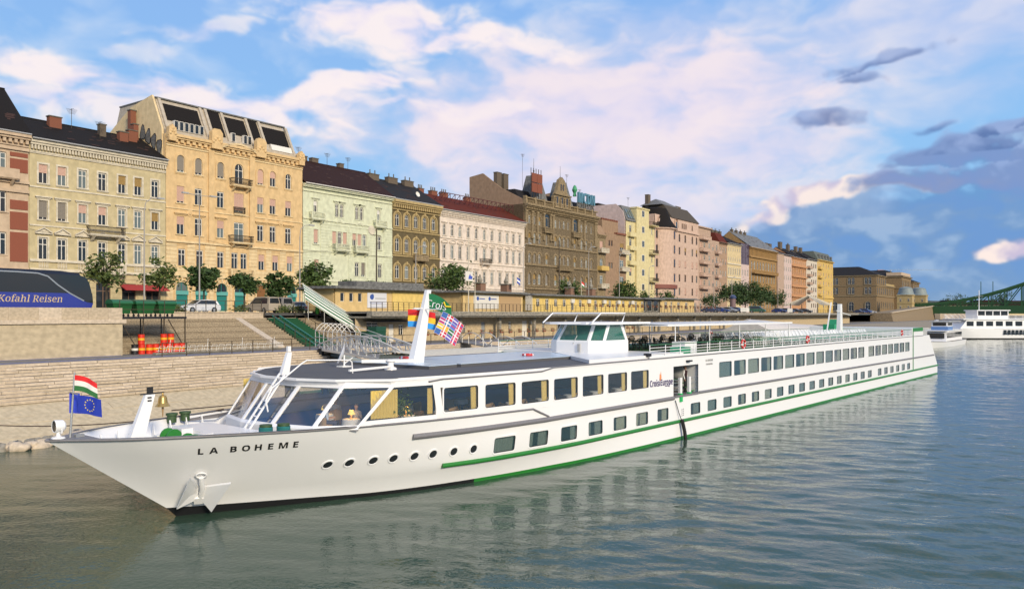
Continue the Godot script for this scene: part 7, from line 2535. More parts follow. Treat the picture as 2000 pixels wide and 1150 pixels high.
# ---------------------------------------------------------------- people: one skin over tapered bones, meshed as surface nets
func body_mesh(bones: Array, cell: float) -> MB:
	# bones: [p, q, r0, r1, colour]
	var lo := Vector3.ONE * 1e9
	var hi := -lo
	for k in bones:
		for e in 2:
			var r: float = k[2 + e] + cell * 2
			lo = lo.min(k[e] - Vector3.ONE * r)
			hi = hi.max(k[e] + Vector3.ONE * r)
	var n := Vector3i(((hi - lo) / cell).ceil()) + Vector3i.ONE
	var f := PackedFloat32Array()
	f.resize(n.x * n.y * n.z)
	for i in f.size():
		var p := lo + Vector3(i % n.x, (i / n.x) % n.y, i / (n.x * n.y)) * cell
		var d := 1e9
		for k in bones:
			var a: Vector3 = k[0]
			var ab: Vector3 = k[1] - a
			var t := clampf((p - a).dot(ab) / maxf(ab.length_squared(), 1e-6), 0, 1)
			var e := p.distance_to(a + ab * t) - lerpf(k[2], k[3], t)
			var s := clampf(0.5 + 0.5 * (d - e) / 0.03, 0, 1)
			d = lerpf(d, e, s) - 0.03 * s * (1.0 - s) if d < 1e8 else e
		f[i] = d
	var vid := {}
	var pos := []
	var col := []
	var off := [0, 1, n.x, n.x + 1, n.x * n.y, n.x * n.y + 1, n.x * n.y + n.x, n.x * n.y + n.x + 1]
	for z in n.z - 1:
		for y in n.y - 1:
			for x in n.x - 1:
				var i := x + n.x * (y + n.y * z)
				var neg := 0
				for o in off: neg += 1 if f[i + o] < 0 else 0
				if neg == 0 or neg == 8: continue
				var sum := Vector3.ZERO
				var cnt := 0
				for e in [[0, 1], [2, 3], [4, 5], [6, 7], [0, 2], [1, 3], [4, 6], [5, 7], [0, 4], [1, 5], [2, 6], [3, 7]]:
					var fa := f[i + off[e[0]]]
					var fb := f[i + off[e[1]]]
					if (fa < 0) != (fb < 0):
						var t := fa / (fa - fb)
						var pa := Vector3(e[0] & 1, (e[0] >> 1) & 1, e[0] >> 2)
						var pb := Vector3(e[1] & 1, (e[1] >> 1) & 1, e[1] >> 2)
						sum += pa.lerp(pb, t)
						cnt += 1
				var p := lo + (Vector3(x, y, z) + sum / cnt) * cell
				vid[i] = pos.size()
				pos.append(p)
				var best := 1e9
				var c := Color.WHITE
				for k in bones:
					var a: Vector3 = k[0]
					var ab: Vector3 = k[1] - a
					var t := clampf((p - a).dot(ab) / maxf(ab.length_squared(), 1e-6), 0, 1)
					var e := p.distance_to(a + ab * t) - lerpf(k[2], k[3], t)
					if e < best:
						best = e
						c = k[4]
				col.append(c)
	var nm := []
	nm.resize(pos.size())
	nm.fill(Vector3.ZERO)
	var quads := []
	var st := [1, n.x, n.x * n.y]
	for i in vid:
		for ax in 3:
			var b: int = st[(ax + 1) % 3]
			var c: int = st[(ax + 2) % 3]
			if (f[i] < 0) == (f[i + st[ax]] < 0): continue
			if not (vid.has(i - b) and vid.has(i - c) and vid.has(i - b - c)): continue
			var q := [vid[i], vid[i - b], vid[i - b - c], vid[i - c]]
			if f[i] < 0: q.reverse()
			q.reverse()
			quads.append(q)
			var m: Vector3 = (pos[q[1]] - pos[q[0]]).cross(pos[q[2]] - pos[q[0]])
			for k in q: nm[k] += m
	var out := MB.new()
	for q in quads:
		for k in [0, 2, 1, 0, 3, 2]:
			out.v.append(pos[q[k]])
			out.n.append(nm[q[k]].normalized())
			out.uv.append(Vector2.ZERO)
			out.c.append(col[q[k]])
	return out

func hand_bones(w: Vector3, dir: Vector3, side: Vector3, skin: Color) -> Array:
	var o := [[w, w + dir * 0.085, 0.026, 0.034, skin]]
	var nrm := dir.cross(side).normalized()
	for k in 4:
		var r := w + dir * 0.09 + side * (k - 1.5) * 0.021
		var l: float = [0.065, 0.075, 0.07, 0.055][k]
		o.append([r, r + dir * l * 0.55 + nrm * 0.008, 0.011, 0.010, skin])
		o.append([r + dir * l * 0.55 + nrm * 0.008, r + dir * l * 0.8 + nrm * 0.035, 0.010, 0.008, skin])
	o.append([w + dir * 0.03 - side * 0.03, w + dir * 0.075 - side * 0.062 + nrm * 0.02, 0.014, 0.010, skin])
	return o

func standing_person(vest: Color, shirt: Color, trousers: Color, hair: Color) -> MB:
	var skin := Color(0.42, 0.24, 0.16)
	var b := [[Vector3(0, 1.50, 0), Vector3(0, 1.58, 0.01), 0.055, 0.055, skin], [Vector3(0, 1.655, 0.015), Vector3(0, 1.70, 0.005), 0.082, 0.092, skin], [Vector3(0, 1.63, 0.05), Vector3(0, 1.61, 0.055), 0.045, 0.04, skin],
		[Vector3(0, 1.67, 0.098), Vector3(0, 1.65, 0.11), 0.012, 0.016, skin], [Vector3(-0.088, 1.67, 0.0), Vector3(-0.092, 1.65, 0.0), 0.018, 0.014, skin], [Vector3(0.088, 1.67, 0.0), Vector3(0.092, 1.65, 0.0), 0.018, 0.014, skin],
		[Vector3(0, 1.74, -0.015), Vector3(0, 1.68, -0.045), 0.092, 0.086, hair],
		[Vector3(-0.10, 1.40, 0), Vector3(0.10, 1.40, 0), 0.105, 0.105, vest], [Vector3(0, 1.35, 0.01), Vector3(0, 1.05, 0), 0.145, 0.125, vest], [Vector3(-0.06, 0.98, 0), Vector3(0.06, 0.98, 0), 0.125, 0.125, trousers], [Vector3(0, 1.46, 0.06), Vector3(0, 1.26, 0.115), 0.04, 0.035, shirt]]
	for s in [-1.0, 1.0]:
		b.append([Vector3(s * 0.17, 1.42, 0), Vector3(s * 0.235, 1.14, -0.01), 0.062, 0.05, shirt])
		b.append([Vector3(s * 0.235, 1.14, -0.01), Vector3(s * 0.225, 0.90, 0.07), 0.047, 0.036, shirt])
		b.append_array(hand_bones(Vector3(s * 0.224, 0.89, 0.072), Vector3(-s * 0.04, -0.95, 0.28).normalized(), Vector3(0, 0.28, 0.95), skin))
		b.append([Vector3(s * 0.085, 0.93, 0), Vector3(s * 0.10, 0.50, 0.015), 0.095, 0.066, trousers])
		b.append([Vector3(s * 0.10, 0.50, 0.015), Vector3(s * 0.105, 0.10, -0.01), 0.066, 0.048, trousers])
		b.append([Vector3(s * 0.105, 0.055, -0.03), Vector3(s * 0.125, 0.04, 0.13), 0.05, 0.042, Color(0.01, 0.01, 0.01)])
	return body_mesh(b, 0.022)

func seated_person(shirt: Color, hair: Color) -> MB:
	var skin := Color(0.42, 0.25, 0.17)
	var dark := Color(0.04, 0.05, 0.10)
	var b := [[Vector3(0, 1.02, 0), Vector3(0, 1.09, 0.01), 0.055, 0.055, skin], [Vector3(0, 1.16, 0.02), Vector3(0, 1.20, 0.01), 0.082, 0.09, skin], [Vector3(0, 1.13, 0.055), Vector3(0, 1.11, 0.055), 0.045, 0.04, skin], [Vector3(0, 1.17, 0.10), Vector3(0, 1.15, 0.11), 0.012, 0.016, skin],
		[Vector3(0, 1.245, -0.01), Vector3(0, 1.18, -0.045), 0.09, 0.086, hair], [Vector3(-0.10, 0.93, 0), Vector3(0.10, 0.93, 0), 0.105, 0.105, shirt], [Vector3(0, 0.9, 0), Vector3(0, 0.56, -0.02), 0.145, 0.15, shirt]]
	for s in [-1.0, 1.0]:
		b.append([Vector3(s * 0.18, 0.94, 0), Vector3(s * 0.25, 0.68, 0.06), 0.062, 0.05, shirt])
		b.append([Vector3(s * 0.25, 0.68, 0.06), Vector3(s * 0.16, 0.72, 0.30), 0.046, 0.036, skin])
		b.append_array(hand_bones(Vector3(s * 0.16, 0.72, 0.30), Vector3(-s * 0.3, 0.05, 0.95).normalized(), Vector3(s, 0, 0.3).normalized(), skin))
		b.append([Vector3(s * 0.09, 0.52, 0), Vector3(s * 0.12, 0.50, 0.42), 0.09, 0.068, dark])
		b.append([Vector3(s * 0.12, 0.50, 0.42), Vector3(s * 0.12, 0.09, 0.40), 0.064, 0.046, dark])
		b.append([Vector3(s * 0.12, 0.05, 0.38), Vector3(s * 0.13, 0.04, 0.54), 0.048, 0.04, Color(0.01, 0.01, 0.01)])
	return body_mesh(b, 0.026)

func sdir(a: float, b: float) -> Vector3:
	return (sb * Vector3(a, 0, b)).normalized()

func make_ship_things() -> void:
	var b: MB
	var pm := mat("person_skin_and_cloth", Color.WHITE, 0.85)
	pm.vertex_color_use_as_albedo = true
	single("person", standing_person(Color(0.03, 0.008, 0.015), Color(0.7, 0.7, 0.68), Color(0.012, 0.012, 0.016), Color(0.09, 0.035, 0.012)), pm, "person in white shirt and dark waistcoat standing in the ship's open doorway", "person", S(38.0, 5.55, 2.9), sb)
	var seat1 := seated_person(Color(0.42, 0.52, 0.66), Color(0.25, 0.22, 0.19))
	var seat2 := seated_person(Color(0.5, 0.46, 0.42), Color(0.06, 0.035, 0.02))
	for p in [[10.6, 2.2, 60, 0, "person in pale blue shirt seated at a saloon table with lamp"], [11.6, 3.1, -60, 1, "person in beige top seated behind the slanted bow windows"], [12.4, 0.6, 150, 0, "person in pale blue shirt seated further inside the bow saloon"], [13.2, 3.6, 200, 1, "person in beige top seated with back to the plant in saloon"]]:
		single("person", seat1 if p[3] == 0 else seat2, pm, p[4], "person", S(p[0], p[1], 2.87), turned(sb, p[2]))
	single("person", seat1, pm, "person in pale blue shirt sitting at a lower deck cabin window", "person", S(33.2, 5.4, 0.72), turned(sb, 20))
	# saloon chairs, tables, lamps
	var t := thing("saloon_chair", "rounded beige saloon chair at a table behind the ship's large windows", "chair", S(10.6, 2.2, 2.86), turned(sb, 60), "beige chairs in the saloon")
	b = MB.new()
	b.lathe(Vector3(0, 0.34, 0), [Vector2(0, 0), Vector2(0.28, 0), Vector2(0.29, 0.1), Vector2(0, 0.13)], 12)
	part(t, "seat", b, mat("chair_beige", Color(0.36, 0.24, 0.13), 0.9))
	var rows := []
	for j in 3:
		var line := []
		for i in 11:
			var a := PI * (1.0 + i / 10.0)
			line.append(Vector3(cos(a) * 0.29, 0.42 + j * 0.23 - 0.06 * absf(cos(a)) * j, sin(a) * 0.27))
		rows.append(line)
	b = MB.new()
	b.grid(rows)
	part(t, "backrest", b, M("chair_beige"))
	for k in 4:
		b = MB.new()
		b.tube([Vector3([-0.2, 0.2, 0.2, -0.2][k], 0, [-0.2, -0.2, 0.2, 0.2][k]), Vector3([-0.17, 0.17, 0.17, -0.17][k], 0.36, [-0.17, -0.17, 0.17, 0.17][k])], 0.02, 5)
		part(t, "leg", b, M("frame_brown"))
	var spots := [[11.6, 3.1, -60], [12.4, 0.6, 150], [13.2, 3.6, 200]]
	var tables := [[11.0, 3.5], [13.4, 4.4], [15.6, 4.5], [18.0, 4.7], [20.5, 4.8], [23.0, 4.8], [25.6, 4.8], [28.2, 4.8], [30.6, 4.8], [11.3, 1.2], [16.0, 1.5], [20.0, 1.5]]
	for q in tables:
		if q[0] > 13.3:
			spots.append([q[0] - 0.75, q[1], 90])
			spots.append([q[0] + 0.75, q[1], -90])
	for p in spots: copy(t, "saloon_chair", S(p[0], p[1], 2.86), turned(sb, p[2]))
	t = thing("saloon_table", "small round table with white cloth in the ship's saloon", "table", S(tables[0][0], tables[0][1], 2.86), sb, "tables in the saloon")
	b = MB.new()
	b.lathe(Vector3.ZERO, [Vector2(0.42, 0.5), Vector2(0.40, 0.72), Vector2(0.38, 0.745), Vector2(0.0, 0.75)], 16)
	part(t, "table_top", b, mat("table_cloth", Color(0.62, 0.62, 0.60), 0.9))
	b = MB.new()
	b.lathe(Vector3.ZERO, [Vector2(0.26, 0), Vector2(0.24, 0.04), Vector2(0.05, 0.06), Vector2(0.04, 0.7)], 10)
	part(t, "pedestal", b, M("frame_brown"))
	for k in range(1, tables.size()): copy(t, "saloon_table", S(tables[k][0], tables[k][1], 2.86), sb)
	var shade := mat("lampshade_yellow", Color(0.75, 0.55, 0.16), 0.8)
	shade.emission_enabled = true
	shade.emission = lin(Color(0.8, 0.55, 0.14))
	shade.emission_energy_multiplier = 0.35
	for p in [[11.0, 3.5], [13.4, 4.4], [11.3, 1.2]]:
		t = thing("table_lamp", "small lit table lamp with yellow shade in the bow saloon", "lamp", S(p[0], p[1], 3.61), sb, "yellow lamps on the saloon tables")
		b = MB.new()
		b.lathe(Vector3.ZERO, [Vector2(0.08, 0), Vector2(0.08, 0.02), Vector2(0.03, 0.05), Vector2(0.045, 0.14), Vector2(0.02, 0.24)], 10)
		part(t, "lamp_base", b, mat("lamp_base", Color(0.5, 0.32, 0.14), 0.6))
		b = MB.new()
		b.lathe(Vector3.ZERO, [Vector2(0.17, 0.2), Vector2(0.09, 0.38)], 14)
		part(t, "lamp_shade", b, shade)
		var l := OmniLight3D.new()
		l.name = "lamp_bulb"
		l.light_color = Color(1.0, 0.8, 0.5)
		l.light_energy = 0.06
		l.light_size = 0.08
		l.omni_range = 12.0
		l.omni_attenuation = 2.0
		l.shadow_enabled = true
		l.position = Vector3(0, 0.29, 0)
		t.add_child(l)
	# big potted plant behind the slanted window
	t = thing("potted_plant", "large leafy potted plant behind the slanted saloon window", "plant", S(12.9, 4.5, 2.86), sb)
	b = MB.new()
	b.lathe(Vector3.ZERO, [Vector2(0.16, 0), Vector2(0.24, 0.4), Vector2(0.27, 0.42), Vector2(0.2, 0.42), Vector2(0.0, 0.4)], 12)
	part(t, "pot", b, M("frame_brown"))
	b = MB.new()
	for k in 320:
		var p := Vector3(rng.randfn() * 0.3, 1.15 + rng.randfn() * 0.33, rng.randfn() * 0.28)
		var x := Vector3(rng.randfn(), rng.randfn(), rng.randfn()).normalized()
		var y := x.cross(Vector3(rng.randfn(), rng.randfn(), rng.randfn())).normalized()
		b.col = Color(1, 1, 1) * rng.randf_range(0.8, 2.0)
		b.quad(p - x * 0.09, p - y * 0.04, p + x * 0.09, p + y * 0.04)
	part(t, "leaves", b, M("leaf_a"))
	# deck chairs
	t = thing("deck_armchair", "dark plastic armchair under the ship's sun awning", "chair", S(39.2, 2.5, 5.45), turned(sb, 30), "dark armchairs on the sun deck")
	b = MB.new()
	b.bx(-0.25, 0.25, 0.40, 0.44, -0.24, 0.26)
	part(t, "seat", b, M("chair_dark"))
	b = MB.new()
	var arc := []
	for k in 9: arc.append(Vector3(cos(PI * k / 8) * 0.27, 0.62 + sin(PI * k / 8) * 0.30, -0.27 - 0.06 * sin(PI * k / 8)))
	b.tube(arc, 0.03, 6)
	for k in 5: b.bar(Vector3(-0.16 + k * 0.08, 0.44, -0.25), Vector3(-0.16 + k * 0.08, 0.88 - absf(k - 2) * 0.03, -0.32), 0.045, 0.02)
	b.bar(Vector3(-0.26, 0.55, -0.27), Vector3(0.26, 0.55, -0.27), 0.05, 0.03)
	part(t, "backrest", b, M("chair_dark"))
	for s in [-1, 1]:
		b = MB.new()
		b.tube([Vector3(s * 0.27, 0.62, -0.27), Vector3(s * 0.30, 0.66, 0.0), Vector3(s * 0.29, 0.63, 0.22), Vector3(s * 0.28, 0.42, 0.25)], 0.028, 6)
		part(t, "armrest", b, M("chair_dark"))
		for z in [-0.24, 0.25]:
			b = MB.new()
			b.tube([Vector3(s * 0.24, 0.42, z * 0.95), Vector3(s * 0.29, 0.0, z * 1.15)], 0.026, 6)
			part(t, "leg", b, M("chair_dark"))
	for k in 26:
		var col := k / 4
		copy(t, "deck_armchair", S(40.4 + col * 2.7 + (k % 2) * 1.0, -3.4 + (k % 4) * 2.0 + rng.randf_range(-0.2, 0.2), 5.45), turned(sb, rng.randf() * 360))
	t = thing("deck_table", "dark green plastic table among the deck armchairs", "table", S(41.0, 0.0, 5.45), sb, "green tables on the sun deck")
	b = MB.new()
	b.lathe(Vector3.ZERO, [Vector2(0.0, 0.68), Vector2(0.5, 0.68), Vector2(0.52, 0.70), Vector2(0.5, 0.73), Vector2(0, 0.73)], 16)
	part(t, "table_top", b, M("deck_green"))
	for k in 4:
		b = MB.new()
		b.tube([Vector3(cos(k * PI / 2) * 0.36, 0, sin(k * PI / 2) * 0.36), Vector3(cos(k * PI / 2) * 0.26, 0.69, sin(k * PI / 2) * 0.26)], 0.025, 5)
		part(t, "leg", b, M("deck_green"))
	for k in 6: copy(t, "deck_table", S(43.6 + k * 2.8, -2.6 + (k % 3) * 2.5, 5.45), sb)
	# sun loungers
	t = thing("sun_lounger", "white slatted sun lounger with green cushion in the long deck row", "sun lounger", S(60.0, 4.4, 5.45), sb, "sun loungers on the sun deck")
	b = MB.new()
	b.bx(-0.3, 0.3, 0.30, 0.36, -0.7, 0.55)
	part(t, "cushion", b, mat("lounger_green", Color(0.10, 0.30, 0.19), 0.8))
	b = MB.new()
	for k in 6: b.box(Vector3(0, 0.40 + k * 0.105, -0.74 - k * 0.055), Vector3(0.58, 0.07, 0.025), Basis(Vector3.RIGHT, -0.45))
	part(t, "backrest", b, M("white_paint"))
	b = MB.new()
	for s in [-1, 1]:
		b.bar(Vector3(s * 0.31, 0.28, -0.75), Vector3(s * 0.31, 0.28, 0.6), 0.05)
		b.bar(Vector3(s * 0.31, 0.3, -0.72), Vector3(s * 0.31, 1.0, -1.08), 0.045)
		b.bar(Vector3(s * 0.31, 0.58, -0.85), Vector3(s * 0.31, 0.56, -0.1), 0.05)
	part(t, "frame", b, M("white_paint"))
	for s in [-1, 1]:
		for z in [-0.6, 0.5]:
			b = MB.new()
			b.bar(Vector3(s * 0.31, 0, z * 1.08), Vector3(s * 0.31, 0.28, z), 0.045)
			part(t, "leg", b, M("white_paint"))
	for r in 3:
		for k in 28:
			if r + k > 0: copy(t, "sun_lounger", S(60.0 + k * 0.98 - r * 3.0, 4.4 - r * 2.2, 5.45), turned(sb, rng.randf_range(-6, 6)))
	# lifebuoys
	var proto: Node3D = null
	for p in [[45.9, 6.27, 5.95, 0, "red lifebuoy hung on the ship railing beside the armchairs"], [59.6, 6.27, 5.95, 0, "red lifebuoy hung on the ship railing beside the sun loungers"], [91.5, 6.27, 5.95, 0, "red lifebuoy on the ship railing near the stern"], [66.5, -6.27, 6.0, 0, "red lifebuoy on the far side railing of the sun deck"], [27.0, 0.6, 5.69, 1, "red lifebuoy lying flat on the pale blue skylight"], [19.8, -2.6, 5.69, 1, "red lifebuoy lying beside the main mast on the skylight"]]:
		t = thing("lifebuoy", p[4], "lifebuoy", S(p[0], p[1], p[2]), sb * (Basis() if p[3] == 0 else Basis(Vector3.RIGHT, -PI / 2)), "red lifebuoys")
		for k in 4:
			for w in 2:
				var pts := []
				var a0 := k * PI / 2 + (0.0 if w == 0 else 0.30)
				var a1 := k * PI / 2 + (0.30 if w == 0 else PI / 2)
				for i in 7: pts.append(Vector3(cos(lerpf(a0, a1, i / 6.0)) * 0.31, sin(lerpf(a0, a1, i / 6.0)) * 0.31, 0))
				b = MB.new()
				b.tube(pts, 0.076 if w == 0 else 0.072, 8)
				part(t, "band" if w == 0 else "ring_section", b, M("white_paint") if w == 0 else M("red_paint"))
	make_flags()
	# brass bell on the bow mast
	t = thing("ship_bell", "brass ship's bell hanging from the bow mast arm", "bell", S(4.3, 0, 4.5), sb)
	b = MB.new()
	b.lathe(Vector3.ZERO, [Vector2(0.30, 0.0), Vector2(0.27, 0.03), Vector2(0.19, 0.14), Vector2(0.155, 0.36), Vector2(0.12, 0.43), Vector2(0.04, 0.46), Vector2(0.03, 0.55), Vector2(0, 0.56)], 18)
	part(t, "bell_body", b, M("brass"))
	b = MB.new()
	b.tube([Vector3(0, 0.1, 0), Vector3(0, -0.04, 0), Vector3(0.0, -0.42, 0.0)], [0.05, 0.045, 0.02], 8)
	part(t, "clapper", b, mat("clapper_rope", Color(0.35, 0.22, 0.10), 0.8))

func make_flags() -> void:
	var b: MB
	var t := thing("hungarian_flag", "red white and green flag flying from the bow staff", "flag", S(0.96, 0.02, 5.95), Basis(Vector3.UP, 0.12))
	part(t, "cloth", flag_mesh(0.80, 0.58, 0.32, 0.06), print_mat("flag_tricolour", stripes([Color8(214, 40, 42), Color8(226, 222, 214), Color8(48, 108, 58)])))
	var eu := Image.create_empty(192, 128, false, Image.FORMAT_RGB8)
	eu.fill(Color8(28, 52, 158))
	for k in 12:
		var c := Vector2(96, 64) + Vector2(sin(TAU * k / 12), -cos(TAU * k / 12)) * 40
		for y in range(-7, 8):
			for x in range(-7, 8):
				var r := Vector2(x, y)
				var lim := 3.0 + 3.6 * pow(absf(cos(2.5 * (r.angle() + PI / 2))), 3.0)
				if r.length() < lim: eu.set_pixelv(Vector2i(c) + Vector2i(x, y), Color8(226, 200, 60))
	t = thing("european_flag", "blue flag with a ring of yellow stars below the tricolour", "flag", S(0.95, 0.36, 5.22), Basis(Vector3.UP, 0.1))
	part(t, "cloth", flag_mesh(0.82, 0.66, 0.16, 0.07), print_mat("flag_stars", eu))
	t = thing("blue_flag", "plain blue flag hanging behind the bow staff", "flag", S(0.9, -0.28, 5.28), Basis(Vector3.UP, 0.25))
	part(t, "cloth", flag_mesh(0.36, 0.75, 0.03, 0.04), mat("flag_blue", Color(0.03, 0.06, 0.5), 0.85))
	t = thing("company_flag", "green company flag with white lettering at the mast top", "flag", S(19.0, 0.1, 9.3), Basis(Vector3.UP, -0.1))
	part(t, "cloth", flag_mesh(1.25, 0.8, 0.7, 0.08), mat("flag_green", Color(0.01, 0.16, 0.06), 0.85))
	part(t, "lettering", letters("Crois", 0.36, 0.01, false), M("white_paint"), Vector3(0.45, -0.62, 0.06), Basis(Vector3(0, 0, 1), -0.25))
	b = MB.new()
	b.tube([Vector3(0.85, -0.45, 0.1), Vector3(0.95, -0.7, 0.12), Vector3(1.25, -0.72, 0.1)], 0.05, 5)
	part(t, "yellow_mark", b, mat("mark_yellow", Color(0.7, 0.55, 0.03), 0.8))
	t = thing("three_colour_flag", "red yellow and blue flag behind the main mast", "flag", S(18.4, -0.9, 8.45), Basis(Vector3.UP, 0.0))
	part(t, "cloth", flag_mesh(1.5, 0.95, 0.2, 0.12), print_mat("flag_three", stripes([Color8(206, 38, 42), Color8(240, 186, 52), Color8(52, 150, 222)])))
	var im := Image.create_empty(96, 96, false, Image.FORMAT_RGB8)
	im.fill(Color8(214, 208, 212))
	var cc := [Color8(64, 100, 170), Color8(64, 110, 160), Color8(40, 110, 70), Color8(214, 60, 80), Color8(220, 190, 60), Color8(190, 40, 60), Color8(90, 120, 200), Color8(200, 70, 100), Color8(180, 60, 120), Color8(230, 160, 60), Color8(100, 90, 170), Color8(200, 60, 70)]
	for k in 16:
		var c: Color = cc[(k * 5) % 12]
		var r := Rect2i((k % 4) * 24 + 1, (k / 4) * 24 + 1, 22, 22)
		im.fill_rect(r, c)
		im.fill_rect(Rect2i(r.position + Vector2i(0, 8), Vector2i(22, 5)), Color8(226, 222, 226) if k % 3 else cc[(k * 3 + 1) % 12])
		if k % 2: im.fill_rect(Rect2i(r.position + Vector2i(6, 0), Vector2i(5, 22)), Color8(230, 226, 228))
	t = thing("many_nations_flag", "flag patched from small national flags under the mast yard", "flag", S(19.3, 0.9, 8.35), Basis(Vector3(0, 0, 1), -0.42))
	part(t, "cloth", flag_mesh(1.35, 1.25, 0.25, 0.08), print_mat("flag_nations", im))

# ---------------------------------------------------------------- things on the quay and the street
func car(called: String, label: String, at: Vector3, bs: Basis, paint: String, kind := "sedan", group := "parked cars") -> Node3D:
	# local: x forward, length 4.4
	var t := thing(called, label, "van" if kind == "van" else "car", at, bs, group)
	var w := 0.86
	var low := [Vector2(-2.15, 0.32), Vector2(-1.95, 0.24), Vector2(1.95, 0.24), Vector2(2.18, 0.36), Vector2(2.16, 0.62), Vector2(1.95, 0.78), Vector2(0.95, 0.92), Vector2(-1.5, 0.95), Vector2(-2.1, 0.9), Vector2(-2.2, 0.6)]
	var cab := [Vector2(-1.75, 0.93), Vector2(-1.2, 1.36), Vector2(-0.5, 1.44), Vector2(0.2, 1.40), Vector2(1.0, 0.92)]
	if kind == "van":
		low = [Vector2(-2.25, 0.34), Vector2(-2.0, 0.26), Vector2(2.1, 0.26), Vector2(2.3, 0.4), Vector2(2.26, 0.78), Vector2(2.0, 1.0), Vector2(1.5, 1.08), Vector2(-2.25, 1.1)]
		cab = [Vector2(-2.22, 1.08), Vector2(-2.1, 1.86), Vector2(-1.5, 1.95), Vector2(0.6, 1.93), Vector2(1.55, 1.06)]
	elif kind == "hatch":
		cab = [Vector2(-2.05, 0.93), Vector2(-1.75, 1.4), Vector2(-0.6, 1.5), Vector2(0.2, 1.44), Vector2(1.1, 0.92)]
	var body := MB.new()
	body.prism(PackedVector2Array(low), -w, w)
	var bd := part(t, "body", body, M(paint))
	var loft := func(poly: Array, grow: float, w0: float, w1: float) -> MB:
		var b := MB.new()
		var base: float = poly[0].y
		var hi := 0.0
		for p in poly: hi = maxf(hi, p.y)
		var L := []
		var R := []
		for p in poly:
			var z: float = lerpf(w0, w1, (p.y - base) / (hi - base))
			L.append(Vector3(p.x, p.y, -z))
			R.append(Vector3(p.x, p.y, z))
		for k in poly.size() - 1:
			b.quad(L[k], L[k + 1], R[k + 1], R[k])
		for k in range(1, poly.size() - 1):
			b.tri(R[0], R[k + 1], R[k])
			b.tri(L[0], L[k], L[k + 1])
		return b
	part(bd, "cabin", loft.call(cab, 0.0, w - 0.03, w - 0.22), M(paint))
	var win := MB.new()
	var base: float = cab[0].y
	var hi := 0.0
	for p in cab: hi = maxf(hi, p.y)
	for s in [-1, 1]:
		var pts := []
		for p in cab:
			var q := Vector2(p.x * 0.86 + 0.0, base + (p.y - base) * 0.80 + 0.05)
			var z: float = lerpf(w - 0.03, w - 0.22, (q.y - base) / (hi - base)) + 0.008
			pts.append(Vector3(q.x, q.y, s * z))
		for k in range(1, pts.size() - 1):
			if s > 0: win.tri(pts[0], pts[k + 1], pts[k])
			else: win.tri(pts[0], pts[k], pts[k + 1])
	for k in [0, cab.size() - 2]:
		var p: Vector2 = cab[k]
		var q: Vector2 = cab[k + 1]
		var n := Vector2(-(q.y - p.y), q.x - p.x).normalized() * 0.012
		var a := p.lerp(q, 0.1) + n
		var d := p.lerp(q, 0.9) + n
		win.quad(Vector3(a.x, a.y, -w + 0.16), Vector3(d.x, d.y, -w + 0.26), Vector3(d.x, d.y, w - 0.26), Vector3(a.x, a.y, w - 0.16))
	part(bd, "windows", win, M("house_glass"))
	for x in [-1.35, 1.35]:
		for s in [-1, 1]:
			var wh := part(t, "wheel", shared("tyre", func():
				var b := MB.new()
				b.lathe(Vector3.ZERO, [Vector2(0.2, -0.1), Vector2(0.31, -0.1), Vector2(0.33, -0.06), Vector2(0.33, 0.06), Vector2(0.31, 0.1), Vector2(0.2, 0.1)], 16, Basis(Vector3.RIGHT, PI / 2))
				return b), M("tyre"), Vector3(x, 0.33, s * (w - 0.06)))
			part(wh, "rim", shared("rim", func():
				var b := MB.new()
				b.lathe(Vector3.ZERO, [Vector2(0.2, -0.08), Vector2(0.05, -0.09), Vector2(0.05, 0.09), Vector2(0.2, 0.08)], 12, Basis(Vector3.RIGHT, PI / 2))
				return b), M("steel"))
	for s in [-1, 1]:
		var b := MB.new()
		b.box(Vector3(2.12, 0.64, s * 0.62), Vector3(0.14, 0.14, 0.3))
		part(t, "headlight", b, M("house_glass_pale"))
		b = MB.new()
		b.box(Vector3(-2.14, 0.72 if kind != "van" else 0.9, s * 0.66), Vector3(0.12, 0.2, 0.22))
		part(t, "tail_light", b, M("red_paint"))
	return t

func street_lamp(u: float, w: float, h: float, label: String, double := false) -> void:
	var t := thing("street_lamp", label, "street lamp", Q(u, w, TOP), qb, "tall street lamps along the promenade")
	var b := MB.new()
	b.tube([Vector3(0, 0, 0), Vector3(0, 1.2, 0), Vector3(0, 1.3, 0), Vector3(0, h - 1.5, 0)], [0.14, 0.13, 0.095, 0.06], 8)
	part(t, "pole", b, M("lamp_grey"))
	for s in ([-1, 1] if double else [1]):
		b = MB.new()
		b.tube([Vector3(0, h - 1.5, 0), Vector3(0.15 * s, h - 0.5, 0), Vector3(0.7 * s, h, 0.1), Vector3(1.5 * s, h + 0.12, 0.2)] if not double else [Vector3(0, h - 1.5, 0), Vector3(0.0, h, 0), Vector3(1.4 * s, h + 0.1, 0)], 0.045, 6)
		var arm := part(t, "arm", b, M("lamp_grey"))
		b = MB.new()
		b.box(Vector3(1.75 * s, h + 0.12, 0.2 if not double else 0.0), Vector3(0.75, 0.16, 0.3))
		part(arm, "lamp_head", b, M("grey_paint"))

